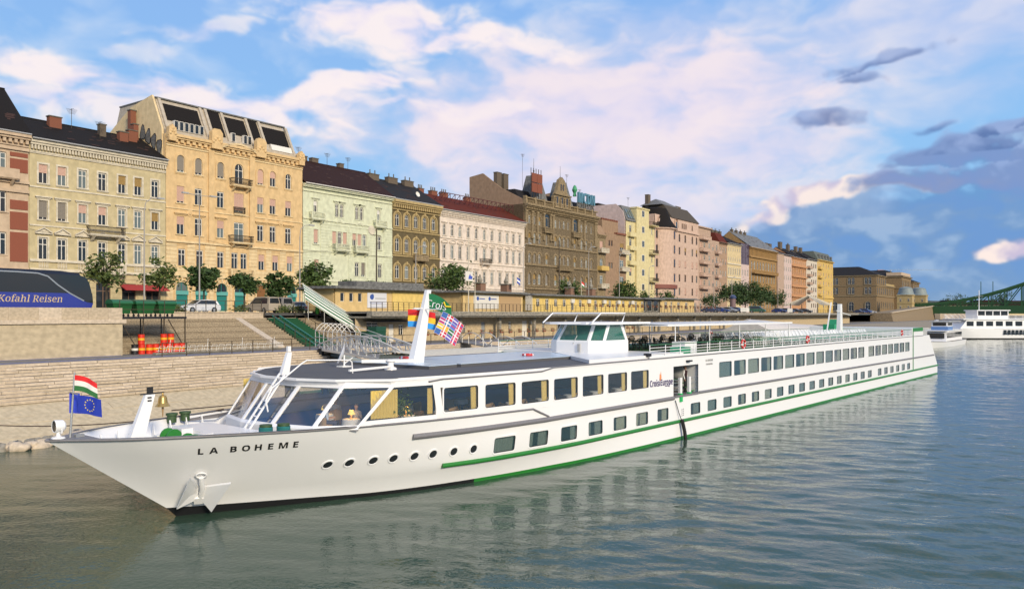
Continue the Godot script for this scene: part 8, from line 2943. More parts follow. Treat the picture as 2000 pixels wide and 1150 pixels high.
func kiosk(called: String, label: String, u0: float, u1: float, top: float, wall: String, wins: Array, roof := "zinc") -> Node3D:
	var t := thing(called, label, "kiosk", Q(u0, 28.0, 0), qb)
	var holes := []
	for x in wins: holes.append([x[0] - x[1] / 2, x[0] + x[1] / 2, x[2], x[2] + x[3], 0])
	part(t, "front_wall", wall_mb(0, u1 - u0, 8.5, top, holes, 0.22), M(wall))
	var b := MB.new()
	b.bx(0, u1 - u0, 8.5, top, -5.5, -0.24)
	part(t, "rear_walls", b, M(wall))
	for x in wins: window_at(t, x[0], x[2], x[1], x[3], {"plain": x.size() > 4})
	b = MB.new()
	b.bx(-0.8, u1 - u0 + 0.8, top, top + 0.22, -6.2, 1.0)
	b.bx(-0.5, u1 - u0 + 0.5, top + 0.22, top + 0.34, -5.8, 0.6)
	part(t, "flat_roof", b, M(roof))
	return t

func make_quay_things() -> void:
	var b: MB
	var t: Node3D
	make_coach()
	# wheeled rubbish containers on their platform, barrels below
	t = thing("scaffold_platform", "iron platform on posts that carries the green bins", "platform", Q(-34.0, 32.6, 0), qb)
	b = MB.new()
	b.bx(-1.3, 5.2, 7.75, 7.95, -2.6, 1.6)
	part(t, "platform_floor", b, M("black_paint"))
	for x in [-1.2, 1.0, 3.0, 5.1]:
		for z in [-2.5, 1.5]:
			b = MB.new()
			b.bar(Vector3(x, LOW, z), Vector3(x, 7.8, z), 0.09)
			part(t, "post", b, M("iron"))
	for k in [[-1.2, 0.6], [3.4, 5.2]]:
		b = MB.new()
		b.bar(Vector3(k[0], 7.7, 1.5), Vector3(k[1], LOW + 0.2, 1.5), 0.07)
		part(t, "brace", b, M("iron"))
	b = MB.new()
	for x in [-1.2, 1.0, 3.0, 5.1]: b.bar(Vector3(x, 7.9, 1.55), Vector3(x, 9.4, 1.55), 0.05)
	for y in [8.6, 9.4]: b.bar(Vector3(-1.2, y, 1.55), Vector3(5.1, y, 1.55), 0.045)
	part(t, "guard_rail", b, M("iron"))
	var bin := thing("rubbish_container", "big green wheeled rubbish container with curved lid beside the retaining wall", "rubbish bin", Q(-34.4, 32.6, 7.95), qb, "green rubbish containers")
	b = MB.new()
	b.hexa([Vector3(-0.72, 0.28, -0.5), Vector3(0.72, 0.28, -0.5), Vector3(0.72, 0.28, 0.5), Vector3(-0.72, 0.28, 0.5), Vector3(-0.9, 1.2, -0.62), Vector3(0.9, 1.2, -0.62), Vector3(0.9, 1.2, 0.62), Vector3(-0.9, 1.2, 0.62)])
	b.bx(-0.95, 0.95, 1.12, 1.22, -0.66, 0.66)
	part(bin, "tub", b, mat("bin_green", Color(0.010, 0.085, 0.018), 0.45))
	b = MB.new()
	var lid := PackedVector2Array()
	for k in 9: lid.append(Vector2(cos(PI * k / 8) * 0.66, 1.22 + sin(PI * k / 8) * 0.34))
	b.prism(lid, -0.93, 0.93, Transform3D(Basis(Vector3.UP, PI / 2), Vector3.ZERO))
	part(bin, "lid", b, mat("bin_lid", Color(0.014, 0.11, 0.045), 0.4))
	for x in [-0.6, 0.6]:
		for z in [-0.4, 0.4]:
			b = MB.new()
			b.lathe(Vector3(x, 0.11, z), [Vector2(0, -0.04), Vector2(0.11, -0.04), Vector2(0.11, 0.04), Vector2(0, 0.04)], 10, Basis(Vector3.RIGHT, PI / 2))
			b.bx(x - 0.03, x + 0.03, 0.1, 0.3, z - 0.05, z + 0.05)
			part(bin, "wheel", b, M("black"))
	copy(bin, "rubbish_container", Q(-32.3, 32.7, 7.95), qb)
	copy(bin, "rubbish_container", Q(-30.2, 32.7, 7.95), qb)
	for p in [[-32.3, 31.6, 0, "r"], [-31.65, 31.7, 0, "r"], [-31.0, 31.6, 0, "r"], [-30.35, 31.7, 0, "r"], [-29.7, 31.6, 0, "r"], [-29.05, 31.7, 0, "r"], [-28.4, 31.6, 0, "r"], [-32.3, 31.5, 1, "r"], [-30.2, 31.6, 1, "r"], [-29.5, 31.6, 1, "r"], [-32.9, 31.5, 0, "b"]]:
		t = thing("barrel", "red steel barrel with a yellow label stacked under the platform" if p[3] == "r" else "black barrel with a white band beside the red barrels", "barrel", Q(p[0] - 0.9, p[1] + 2.6, LOW + p[2] * 0.89), turned(qb, rng.randf_range(-50, 50)), "barrels under the platform" if p[3] == "r" else "")
		b = MB.new()
		b.lathe(Vector3.ZERO, [Vector2(0, 0.0), Vector2(0.29, 0), Vector2(0.3, 0.03), Vector2(0.285, 0.06), Vector2(0.285, 0.28), Vector2(0.3, 0.3), Vector2(0.285, 0.32), Vector2(0.285, 0.56), Vector2(0.3, 0.58), Vector2(0.285, 0.6), Vector2(0.285, 0.84), Vector2(0.3, 0.87), Vector2(0.28, 0.88), Vector2(0, 0.86)], 16)
		part(t, "drum", b, mat("barrel_red", Color(0.62, 0.03, 0.01), 0.4) if p[3] == "r" else M("black"))
		b = MB.new()
		b.lathe(Vector3.ZERO, [Vector2(0.289, 0.34), Vector2(0.289, 0.55)], 16)
		part(t, "band", b, mat("barrel_yellow", Color(0.75, 0.36, 0.01), 0.5) if p[3] == "r" else M("frame_white"))
	# low white cycle rack
	t = thing("cycle_rack", "low white tubular cycle rack on a pale base by the railing", "cycle rack", Q(-33.5, 37.0, LOW), qb)
	b = MB.new()
	b.bx(0, 13.5, 0.02, 0.2, -0.5, 0.0)
	part(t, "base", b, M("concrete"))
	for k in 18:
		b = MB.new()
		var x := 0.3 + k * 0.75
		b.tube([Vector3(x, 0.2, -0.2), Vector3(x + 0.1, 0.75, -0.1), Vector3(x + 0.45, 0.75, 0.1), Vector3(x + 0.35, 0.2, 0.1)], 0.025, 5)
		if k % 5 == 1: b.tube([Vector3(x, 0.2, 0.3), Vector3(x + 0.5, 1.3, -0.3)], 0.025, 5)
		part(t, "hoop", b, M("frame_white"))
	b = MB.new()
	for y in [0.35, 0.62]: b.tube([Vector3(0, y, 0.05), Vector3(13.6, y, 0.05)], 0.022, 5)
	part(t, "rack_rail", b, M("frame_white"))
	# railings
	railing("quay_railing", "brown iron railing along the edge of the lower quay above the stone steps", Vector3(-34.6, LOW, 39.8), Vector3(-12.0, LOW, 39.8), 1.15, 10, M("iron"), 3)
	railing("quay_railing", "brown iron railing of the lower quay hung with flower pots", Vector3(-7.0, LOW, 39.0), Vector3(58.0, LOW, 39.0), 1.15, 26, M("iron"), 2)
	railing("parapet_railing", "brown iron railing on the parapet above the wide stone steps", Vector3(-24.6, TOP + 0.1, 25.5), Vector3(-13.8, TOP + 0.1, 25.5), 1.25, 9, M("iron"), 3)
	railing("parapet_railing", "brown iron railing beside the top of the green stairs", Vector3(-9.2, TOP, 25.6), Vector3(-4.6, TOP, 25.6), 1.25, 4, M("iron"), 3)
	railing("promenade_railing", "brown iron railing on the promenade edge before the first kiosks", Vector3(-4.4, 8.54, 33.8), Vector3(35.5, 8.54, 33.8), 1.1, 42, M("iron"), 4)
	railing("promenade_railing", "brown iron railing with red flower boxes before the long yellow kiosk", Vector3(36, 8.54, 33.8), Vector3(110, 8.54, 33.8), 1.1, 50, M("iron"), 3)
	railing("promenade_railing", "iron railing on the promenade edge before the parked cars", Vector3(110.5, 8.54, 33.8), Vector3(250, 8.54, 33.8), 1.1, 60, M("iron"), 2)
	# flower pots on the railings
	var pots := []
	for k in 26: pots.append([-0.5 + k * 2.2 + rng.randf_range(-0.3, 0.3), 39.0, LOW + 1.12, "potted red flowers hooked on the lower quay railing", "flower pots on the lower railing"])
	for k in 30: pots.append([46.0 + k * 2.1 + rng.randf_range(-0.3, 0.3), 33.8, 8.54 + 1.06, "box of red flowers on the promenade railing", "flower boxes on the promenade railing"])
	var pot: Node3D = null
	for p in pots:
		if pot == null:
			pot = thing("flower_pot", p[3], "flower pot", Q(p[0], p[1], p[2]), qb, p[4])
			b = MB.new()
			b.hexa([Vector3(-0.25, -0.12, -0.1), Vector3(0.25, -0.12, -0.1), Vector3(0.25, -0.12, 0.1), Vector3(-0.25, -0.12, 0.1), Vector3(-0.32, 0.1, -0.13), Vector3(0.32, 0.1, -0.13), Vector3(0.32, 0.1, 0.13), Vector3(-0.32, 0.1, 0.13)])
			part(pot, "box", b, mat("terracotta", Color(0.20, 0.07, 0.035), 0.8))
			var fl := MB.new()
			var lf := MB.new()
			for k in 60:
				var q := Vector3(rng.randf_range(-0.38, 0.38), 0.16 + rng.randf() * 0.22, rng.randf_range(-0.2, 0.2))
				var x := Vector3(rng.randfn(), rng.randfn(), rng.randfn()).normalized() * 0.06
				var y := x.cross(Vector3(rng.randfn(), rng.randfn(), rng.randfn())).normalized() * 0.05
				(fl if k % 2 else lf).quad(q - x, q - y, q + x, q + y)
			part(pot, "blossoms", fl, mat("flower_red", Color(0.30, 0.035, 0.02), 0.8))
			part(pot, "foliage", lf, M("leaf_b"))
		else:
			copy(pot, "flower_pot", Q(p[0], p[1], p[2]), turned(qb, rng.randf_range(-10, 10)), p[3], p[4])
	make_gangway()
	make_canopy()
	make_kiosks()
	# trees
	var k := 0
	for p in [[-29.0, 6.6, 1.9, 2.4, "small airy street tree with thin olive leaves beside the coach", false, "leaf_b", 520], [-23.1, 6.0, 1.8, 2.4, "small sparse street tree between the bins and the amber house", false, "leaf_b", 480], [-17.6, 5.9, 2.0, 2.3, "round clipped dark street tree beside the tall lamp", true, "leaf_c", 1500], [-12.1, 5.0, 1.8, 2.2, "compact round street tree before the teal shop door", true, "leaf_c", 1300], [-7.1, 5.4, 1.85, 1.7, "round street tree at the head of the green stairs", true, "leaf_c", 1500], [-1.3, 6.9, 2.2, 2.2, "leaning leafy street tree above the striped canopy", false, "leaf_a", 1000], [4.8, 4.6, 1.2, 2.8, "small bushy treetop behind the first kiosk roof", true, "leaf_a", 700], [10.1, 4.8, 1.3, 2.8, "small rounded treetop beside the lamp behind the kiosk", true, "leaf_a", 700], [26.4, 8.0, 3.6, 2.6, "broad airy tree between the two signboard kiosks", false, "leaf_a", 1300], [64.0, 6.6, 2.6, 2.2, "slender tree before the sooty palace entrance", false, "leaf_a", 900], [88.5, 7.4, 3.4, 2.0, "thick tree standing before the umber and lemon houses", true, "leaf_a", 1300], [99.5, 5.5, 2.0, 2.0, "small tree beside the lemon house", true, "leaf_a", 700], [110.0, 5.5, 2.2, 1.8, "shrubby tree at the foot of the turret house", false, "leaf_a", 700], [140.0, 5.6, 3.0, 1.5, "shrubby tree beside the advertising pillar", true, "leaf_c", 800], [156.0, 9.6, 4.6, 2.2, "large dark tree behind the parked cars, first of the clump", true, "leaf_c", 1500], [168.0, 10.4, 5.4, 2.2, "largest dark tree in the clump behind the parked cars", true, "leaf_c", 1800], [182.0, 9.8, 5.0, 2.2, "dark spreading tree in the clump before the tawny palace", true, "leaf_c", 1600], [198.0, 8.0, 4.2, 2.0, "smaller dark tree at the end of the clump", true, "leaf_c", 1200]]:
		var tr := tree("street_tree", p[4], Q(p[0], 20.0, TOP), p[1], p[2], p[3], p[6], "street trees", 40 + k, p[5], p[7])
		k += 1
	# lamps
	var ls := [[-26.0, 12.2, "street lamp with curved arm in front of the beige house"], [-5.3, 11.2, "street lamp with curved arm between amber and mint houses"], [16.5, 10.0, "street lamp with curved arm before the olive house"], [44.9, 12.5, "street lamp with curved arm before the ivory house"], [68.3, 13.5, "street lamp with curved arm before the sooty palace"], [81.6, 13.0, "street lamp with curved arm before the umber house"], [96.3, 11.0, "street lamp with curved arm before the lemon house"], [136.9, 14.0, "tall street lamp beside the dusky pink house"], [150.8, 10.5, "street lamp rising through the tree clump"], [167.6, 15.0, "tall street lamp in the middle of the tree clump"], [194.2, 11.5, "street lamp beside the blank sided house"], [253.6, 14.0, "street lamp before the gold corner house"]]
	for p in ls: street_lamp(p[0], 22.0, p[1], p[2])
	street_lamp(-19.5, 22.0, 13.2, "tall double headed street lamp before the amber house", true)
	for p in [[8.3, 12.0, "wooden utility pole with clock and wires before the mint house"], [57.0, 14.0, "thin iron utility pole before the sooty palace"]]:
		t = thing("utility_pole", p[2], "pole", Q(p[0], 22.0, TOP), qb)
		b = MB.new()
		b.tube([Vector3.ZERO, Vector3(0, p[1], 0)], [0.13, 0.08], 8)
		part(t, "pole", b, M("bark"))
		b = MB.new()
		b.bar(Vector3(-0.8, p[1] - 1.0, 0), Vector3(0.8, p[1] - 1.0, 0), 0.09)
		b.bar(Vector3(0, p[1] - 2.2, 0), Vector3(1.4, p[1] - 2.0, 0), 0.07)
		part(t, "crossarm", b, M("iron"))
		if p[0] < 20:
			b = MB.new()
			b.lathe(Vector3(-1.0, p[1] - 0.4, 0.05), [Vector2(0.0, 0.1), Vector2(0.62, 0.1), Vector2(0.66, 0.0), Vector2(0.0, -0.1)], 16, Basis(Vector3.RIGHT, PI / 2))
			part(t, "clock_face", b, M("trim_pale"))
	# overhead wires between the houses
	for w in [[-33.0, -12.0, 17.2], [-12.0, 8.3, 17.6], [8.3, 30.0, 18.2]]:
		b = MB.new()
		var pts := []
		for i in 11: pts.append(Vector3(lerpf(w[0], w[1], i / 10.0), w[2] - 0.9 * sin(PI * i / 10.0), 12.0))
		b.tube(pts, 0.02, 4)
		single("overhead_wire", b, M("iron"), "thin tram wire slung along the street before the houses", "wire", q0, qb, "overhead wires")
	# cars
	for c in [["paint_white", 0.7, 0.7, 0.7], ["paint_grey", 0.30, 0.28, 0.26], ["paint_navy", 0.018, 0.035, 0.10], ["paint_blue", 0.012, 0.04, 0.19], ["paint_dark", 0.025, 0.03, 0.04], ["paint_silver", 0.42, 0.43, 0.44], ["paint_green", 0.025, 0.10, 0.05], ["paint_sand", 0.38, 0.32, 0.24]]:
		var m := mat(c[0], Color(c[1], c[2], c[3]), 0.3)
		m.clearcoat_enabled = true
	car("parked_car", "white estate car with a blue stripe parked behind the parapet railing", Q(-20.2, 23.0, TOP), turned(qb, 180), "paint_white", "hatch")
	car("parked_van", "sandy grey van seen from behind beside the small tree", Q(-11.4, 22.6, TOP), turned(qb, 90), "paint_sand", "van")
	car("parked_van", "pale grey van parked behind the planter boxes", Q(-8.6, 21.6, TOP), turned(qb, 90), "paint_grey", "van")
	car("parked_car", "silver car half hidden behind the round tree", Q(-6.3, 22.8, TOP), turned(qb, 60), "paint_silver")
	for p in [[113.0, "paint_navy", "sedan", "dark navy sedan nose to the promenade, first of the row"], [119.5, "paint_blue", "sedan", "deep blue sedan behind the white banner"], [126.0, "paint_silver", "hatch", "silver hatchback beside the deep blue sedan"], [131.5, "paint_blue", "hatch", "deep blue hatchback under the tree clump"], [147.5, "paint_green", "van", "dark green van with white roof before the tree clump"], [168.0, "paint_blue", "sedan", "bright blue sedan behind the second white banner"], [176.0, "paint_navy", "hatch", "navy hatchback between blue sedan and pergola"], [185.0, "paint_dark", "sedan", "black sedan beside the wooden pergola"], [196.0, "paint_dark", "hatch", "black hatchback half under the wooden pergola"], [276.0, "paint_navy", "sedan", "navy sedan far along the promenade"], [288.0, "paint_blue", "van", "blue van far along the promenade"], [300.0, "paint_silver", "sedan", "silver sedan far along beside the ramp wall"]]:
		car("parked_car", p[3], Q(p[0], 30.4, 8.5), turned(qb, -90 + rng.randf_range(-12, 12)), p[1], p[2])
	for p in [[124.0, "first"], [164.0, "second"]]:
		b = MB.new()
		b.bx(0, 6.5 if p[0] < 130 else 5.0, 8.75, 9.75, 33.9, 33.96)
		t = thing("railing_banner", "white printed banner tied to the promenade railing before the deep blue sedan" if p[0] < 130 else "white printed banner tied to the promenade railing before the bright blue sedan", "banner", q0 + qb * Vector3(p[0], 0, 0), qb)
		part(t, "sheet", b, M("frame_white"))
		b = MB.new()
		for i in 2: b.bx(0.6, 4.4, 9.1 + i * 0.25, 9.18 + i * 0.25, 33.961, 33.965)
		part(t, "print", b, M("grey_paint"))
	# advertising pillar, pergola, blue board sign, flag poles
	t = thing("advertising_pillar", "round blue capped advertising pillar with a poster near the dusky pink house", "advertising pillar", Q(146.0, 24.0, TOP), qb)
	b = MB.new()
	b.lathe(Vector3.ZERO, [Vector2(0.9, 0), Vector2(0.9, 0.6), Vector2(0.8, 0.62), Vector2(0.8, 4.2)], 18)
	part(t, "drum", b, mat("poster_dark", Color(0.25, 0.16, 0.16), 0.7, "stain", 0.8))
	b = MB.new()
	b.lathe(Vector3.ZERO, [Vector2(0.95, 4.2), Vector2(1.0, 4.7), Vector2(0.5, 5.2), Vector2(0, 5.3)], 18)
	part(t, "cap", b, M("paint_navy"))
	t = thing("pergola", "open wooden pergola frame with a pitched slatted roof on the promenade", "pergola", Q(205.0, 28.0, 8.5), qb)
	for x in [0.0, 14.0]:
		for z in [-5.0, 4.0]:
			b = MB.new()
			b.bx(x - 0.12, x + 0.12, 0, 3.2, z - 0.12, z + 0.12)
			part(t, "post", b, M("bark"))
	for i in 13:
		b = MB.new()
		var x := -1.5 + i * 1.42
		b.bar(Vector3(x, 2.7, -6.5), Vector3(7.0 + (x - 7.0) * 0.25, 6.0, -0.5), 0.16)
		b.bar(Vector3(x, 2.7, 5.5), Vector3(7.0 + (x - 7.0) * 0.25, 6.0, -0.5), 0.16)
		part(t, "rafter", b, M("trim_pale"))
	t = thing("pole_sign", "white board with a blue boat mark on a tall thin mast", "sign", Q(19.1, 30.0, 8.5), qb)
	b = MB.new()
	b.tube([Vector3.ZERO, Vector3(0, 11.0, 0)], [0.09, 0.05], 8)
	b.tube([Vector3(0.9, 0, 0.5), Vector3(0.9, 4.2, 0.5)], 0.07, 6)
	part(t, "mast", b, M("trim_pale"))
	b = MB.new()
	b.bx(-0.85, 0.85, 4.5, 5.9, 0.06, 0.14)
	var bo := part(t, "board", b, M("frame_white"))
	b = MB.new()
	b.prism(PackedVector2Array([Vector2(-0.2, 4.8), Vector2(0.7, 4.8), Vector2(0.75, 5.2), Vector2(0.35, 5.3), Vector2(0.2, 5.6), Vector2(-0.1, 5.2)]), 0.14, 0.15)
	part(bo, "boat_mark", b, M("blue_paint"))
	for p in [[62.0, "red", "red white and green flag on a pole before the sooty palace"], [40.0, "blue", "blue and white flag on a short pole before the ivory house"]]:
		t = thing("flag_pole", p[2], "flag", Q(p[0], 24.0, 8.4), qb)
		b = MB.new()
		b.tube([Vector3.ZERO, Vector3(0, 6.2, 0)], 0.05, 6)
		part(t, "pole", b, M("trim_pale"))
		part(t, "cloth", flag_mesh(1.1, 1.0, 0.5, 0.06), M("flag_tricolour") if p[1] == "red" else print_mat("flag_bluewhite", stripes([Color8(40, 70, 160), Color8(226, 226, 226), Color8(40, 70, 160)])), Vector3(0, 6.1, 0))
	# brick gate piers with lamps behind the kiosks
	for p in [[33.5, "first"], [41.0, "second"], [62.5, "third"], [71.0, "fourth"]]:
		t = thing("brick_pier", "square brick gate pier standing behind the kiosk roof", "pier", Q(p[0], 21.0, TOP), qb, "brick piers behind the kiosks")
		b = MB.new()
		b.bx(-0.7, 0.7, 0, 5.0, -0.7, 0.7)
		part(t, "shaft", b, mat("pier_brick", Color(0.30, 0.17, 0.11), 0.9, "grain", 0.5))
		b = MB.new()
		b.bx(-0.85, 0.85, 5.0, 5.2, -0.85, 0.85)
		b.lathe(Vector3(0, 5.2, 0), [Vector2(0.3, 0), Vector2(0.45, 0.4), Vector2(0.2, 0.9), Vector2(0.1, 1.3), Vector2(0, 1.4)], 10)
		part(t, "cap", b, M("concrete"))
	# green skips and litter bin near the stairs
	t = thing("green_container", "dark green metal container beside the gangway head", "container", Q(-5.6, 35.4, LOW), qb)
	b = MB.new()
	b.bx(-1.4, 1.4, 0.1, 1.5, -0.7, 0.7)
	b.bx(-0.2, 1.4, 1.5, 2.1, -0.7, 0.7)
	part(t, "box", b, mat("skip_green", Color(0.008, 0.06, 0.035), 0.6))
	b = MB.new()
	b.bx(-1.45, 1.45, 1.5, 1.58, -0.75, 0.75)
	part(t, "rim", b, M("stair_green"))
	t = thing("litter_bin", "bright green litter bin on a post at the promenade corner", "bin", Q(-6.4, 26.6, 7.7), qb)
	b = MB.new()
	b.lathe(Vector3(0, 0.5, 0), [Vector2(0.18, 0), Vector2(0.26, 0.7), Vector2(0.22, 0.85), Vector2(0, 0.86)], 12)
	part(t, "bucket", b, mat("litter_green", Color(0.06, 0.30, 0.03), 0.5))
	b = MB.new()
	b.tube([Vector3.ZERO, Vector3(0, 0.6, 0)], 0.05, 6)
	part(t, "post", b, M("iron"))
	# planter bushes by the parapet
	for c in [[-24.2, "low green bush beside the green bins at the parapet railing"], [-16.2, "low green bush before the round tree at the parapet"], [-10.2, "low green bush at the head of the green stairs"], [-8.0, "low green bush beside the striped canopy top"]]:
		var p: float = c[0]
		t = thing("planter_bush", c[1], "bush", Q(p, 25.0, TOP), qb, "bushes along the parapet")
		b = MB.new()
		for i in 260:
			var q := Vector3(rng.randfn() * 0.5, 0.45 + rng.randfn() * 0.25, rng.randfn() * 0.25)
			var x := Vector3(rng.randfn(), rng.randfn(), rng.randfn()).normalized() * 0.13
			var y := x.cross(Vector3(rng.randfn(), rng.randfn(), rng.randfn())).normalized() * 0.08
			b.quad(q - x, q - y, q + x, q + y)
		part(t, "leaves", b, M("leaf_b"))
	# mooring ropes from the ship to the quay
	for r in [[Q(-60, 41, 4.4), S(9.4, -4.2, 3.6), 1.6, "long dark mooring rope from the ship's bow across the stone steps"], [Q(-22, 47.6, 1.2), S(6.3, -3.2, 3.9), 0.15, "short mooring rope from the bow bollard to the slope"]]:
		b = MB.new()
		var pts := []
		for i in 21:
			var s := i / 20.0
			pts.append((r[0] as Vector3).lerp(r[1], s) - Vector3(0, r[2] * 4.0 * s * (1 - s), 0))
		b.tube(pts, 0.028, 5)
		single("mooring_rope", b, mat("rope_brown", Color(0.06, 0.035, 0.025), 0.9), r[3], "rope")

func make_coach() -> void:
	# local: x forward (along the quay), z to the river
	var t := thing("coach", "dark blue touring coach lettered Kofahl Reisen parked above the stone wall", "coach", Q(-48.2, 29.9, TOP), qb)
	var b := MB.new()
	var blue := mat("coach_blue", Color(0.010, 0.022, 0.24), 0.22)
	blue.clearcoat_enabled = true
	var side := PackedVector2Array([Vector2(0, 0.35), Vector2(12.05, 0.35), Vector2(12.2, 0.8), Vector2(12.12, 1.7), Vector2(0, 1.7)])
	b.prism(side, -1.25, 1.25)
	var bd := part(t, "body", b, blue)
	b = MB.new()
	var up := PackedVector2Array([Vector2(0.0, 1.7), Vector2(12.12, 1.7), Vector2(11.9, 2.6), Vector2(11.55, 3.15), Vector2(11.0, 3.3), Vector2(0.0, 3.36)])
	b.prism(up, -1.22, 1.22)
	part(bd, "window_band", b, M("house_glass"))
	b = MB.new()
	b.prism(PackedVector2Array([Vector2(0, 3.3), Vector2(9.6, 3.3), Vector2(11.2, 3.2), Vector2(11.0, 3.45), Vector2(9.4, 3.62), Vector2(0, 3.68)]), -1.2, 1.2)
	part(bd, "roof", b, mat("coach_roof", Color(0.012, 0.016, 0.035), 0.3))
	# silver sweep along the roof line and down to the front wheel
	b = MB.new()
	var pts := [Vector3(0, 3.42, 1.24), Vector3(6, 3.40, 1.24), Vector3(7.6, 3.34, 1.24), Vector3(8.4, 3.1, 1.245), Vector3(9.2, 2.4, 1.25), Vector3(10.2, 1.7, 1.26), Vector3(11.4, 1.05, 1.26)]
	for k in pts.size() - 1: b.bar(pts[k], pts[k + 1], 0.03, 0.11)
	part(bd, "silver_sweep", b, M("steel"))
	b = MB.new()
	b.prism(PackedVector2Array([Vector2(10.3, 1.7), Vector2(12.14, 1.7), Vector2(12.2, 0.85), Vector2(11.6, 0.95)]), 1.25, 1.262)
	part(bd, "front_quarter_glass", b, M("house_glass"))
	for x in [2.6, 9.4]:
		for s in [-1, 1]:
			b = MB.new()
			b.lathe(Vector3(x, 0.46, s * 1.08), [Vector2(0, -0.14), Vector2(0.46, -0.14), Vector2(0.46, 0.14), Vector2(0, 0.14)], 16, Basis(Vector3.RIGHT, PI / 2))
			part(t, "wheel", b, M("tyre"))
	b = MB.new()
	b.tube([Vector3(11.6, 3.0, 1.1), Vector3(12.5, 2.95, 1.25), Vector3(12.75, 2.6, 1.3)], 0.05, 6)
	b.box(Vector3(12.8, 2.4, 1.3), Vector3(0.16, 0.5, 0.25))
	part(t, "mirror_arm", b, M("black"))
	var gold := mat("coach_gold", Color(0.55, 0.42, 0.24), 0.5)
	part(bd, "lettering", letters("Kofahl", 0.56, 0.02, false, true), gold, Vector3(5.75, 1.18, 1.262), Basis(Vector3.RIGHT, Vector3(0.18, 1, 0), Vector3(0, 0, 1)))
	part(bd, "lettering", letters("Reisen", 0.56, 0.02, false, true), gold, Vector3(8.4, 1.18, 1.262), Basis(Vector3.RIGHT, Vector3(0.18, 1, 0), Vector3(0, 0, 1)))
	# the row of seats inside is seen as dark headrests only through the band; headlamp
	b = MB.new()
	b.box(Vector3(12.15, 0.75, 0.85), Vector3(0.14, 0.2, 0.4))
	part(t, "headlight", b, M("house_glass_pale"))

func make_gangway() -> void:
	var p := Q(-16.8, 40.2, 4.75)
	var q := S(29.5, -11.0, 4.6)
	var x := (q - p)
	var l := x.length()
	x = x.normalized()
	var z := x.cross(Vector3.UP).normalized()
	var bs := Basis(x, z.cross(x), z)
	var t := thing("gangway", "white tubular truss gangway with tall hoops leading from quay to ships", "gangway", p, bs)
	var W := M("frame_white")
	var b := MB.new()
	b.bx(0, l, -0.12, 0.0, -0.9, 0.9)
	part(t, "walkway", b, mat("walkway_grey", Color(0.2, 0.19, 0.18), 0.8))
	for s in [-0.95, 0.95]:
		b = MB.new()
		b.bar(Vector3(-0.5, -0.12, s), Vector3(l, -0.12, s), 0.16, 0.22)
		var prev := Vector3(-0.5, 0.0, s)
		for k in 13:
			var c := Vector3(l * k / 12.0, 0.35 + 1.25 * sin(PI * clampf(k / 12.0, 0.0, 1.0)), s)
			b.bar(prev, c, 0.12)
			prev = c
		part(t, "side_chord", b, W)
		for k in range(1, 12):
			b = MB.new()
			var c := 0.35 + 1.25 * sin(PI * k / 12.0)
			b.bar(Vector3(l * k / 12.0, -0.1, s), Vector3(l * k / 12.0, c, s), 0.12)
			part(t, "truss_post", b, W)
			b = MB.new()
			b.bar(Vector3(l * (k - 1) / 12.0, 0.35 + 1.25 * sin(PI * (k - 1) / 12.0), s), Vector3(l * k / 12.0, -0.1, s), 0.07)
			part(t, "truss_brace", b, W)
	for k in 7: # canopy hoops at the quay end
		b = MB.new()
		var xx := -1.4 + k * 1.55
		var pts := [Vector3(xx, 0, -0.9)]
		for i in 9: pts.append(Vector3(xx, 1.75 + 0.75 * sin(PI * i / 8.0), -0.9 + 1.8 * i / 8.0))
		pts.append(Vector3(xx, 0, 0.9))
		b.tube(pts, 0.04, 6)
		part(t, "hoop", b, W)
	for r in [[0.55, 0.92], [1.1, 0.92], [1.75, 0.9], [0.55, -0.92], [1.1, -0.92], [1.75, -0.9], [2.5, 0.0]]:
		b = MB.new()
		b.tube([Vector3(-1.4, r[0], r[1]), Vector3(8.0, r[0], r[1]), Vector3(l * 0.8, r[0] * 0.55, r[1])], 0.028, 5)
		part(t, "hand_rail", b, W)
	# a second, lower arched gangway further along
	p = Q(6.0, 40.0, 4.75)
	q = S(44.0, -12.0, 4.7)
	x = q - p
	l = x.length()
	x = x.normalized()
	z = x.cross(Vector3.UP).normalized()
	t = thing("gangway", "low white gangway with shallow arched rails beyond the main mast", "gangway", p, Basis(x, z.cross(x), z))
	b = MB.new()
	b.bx(0, l, -0.12, 0, -0.8, 0.8)
	part(t, "walkway", b, M("walkway_grey"))
	for s in [-0.85, 0.85]:
		for a in 2:
			b = MB.new()
			var pts := []
			for k in 9: pts.append(Vector3(l * (a + k / 8.0) / 2.0, 0.1 + 1.2 * sin(PI * k / 8.0), s))
			b.tube(pts, 0.05, 6)
			part(t, "arched_rail", b, W)
		for k in 8:
			b = MB.new()
			b.bar(Vector3(l * (k + 0.5) / 8.0, -0.1, s), Vector3(l * (k + 0.5) / 8.0, 0.8, s), 0.06)
			part(t, "post", b, W)

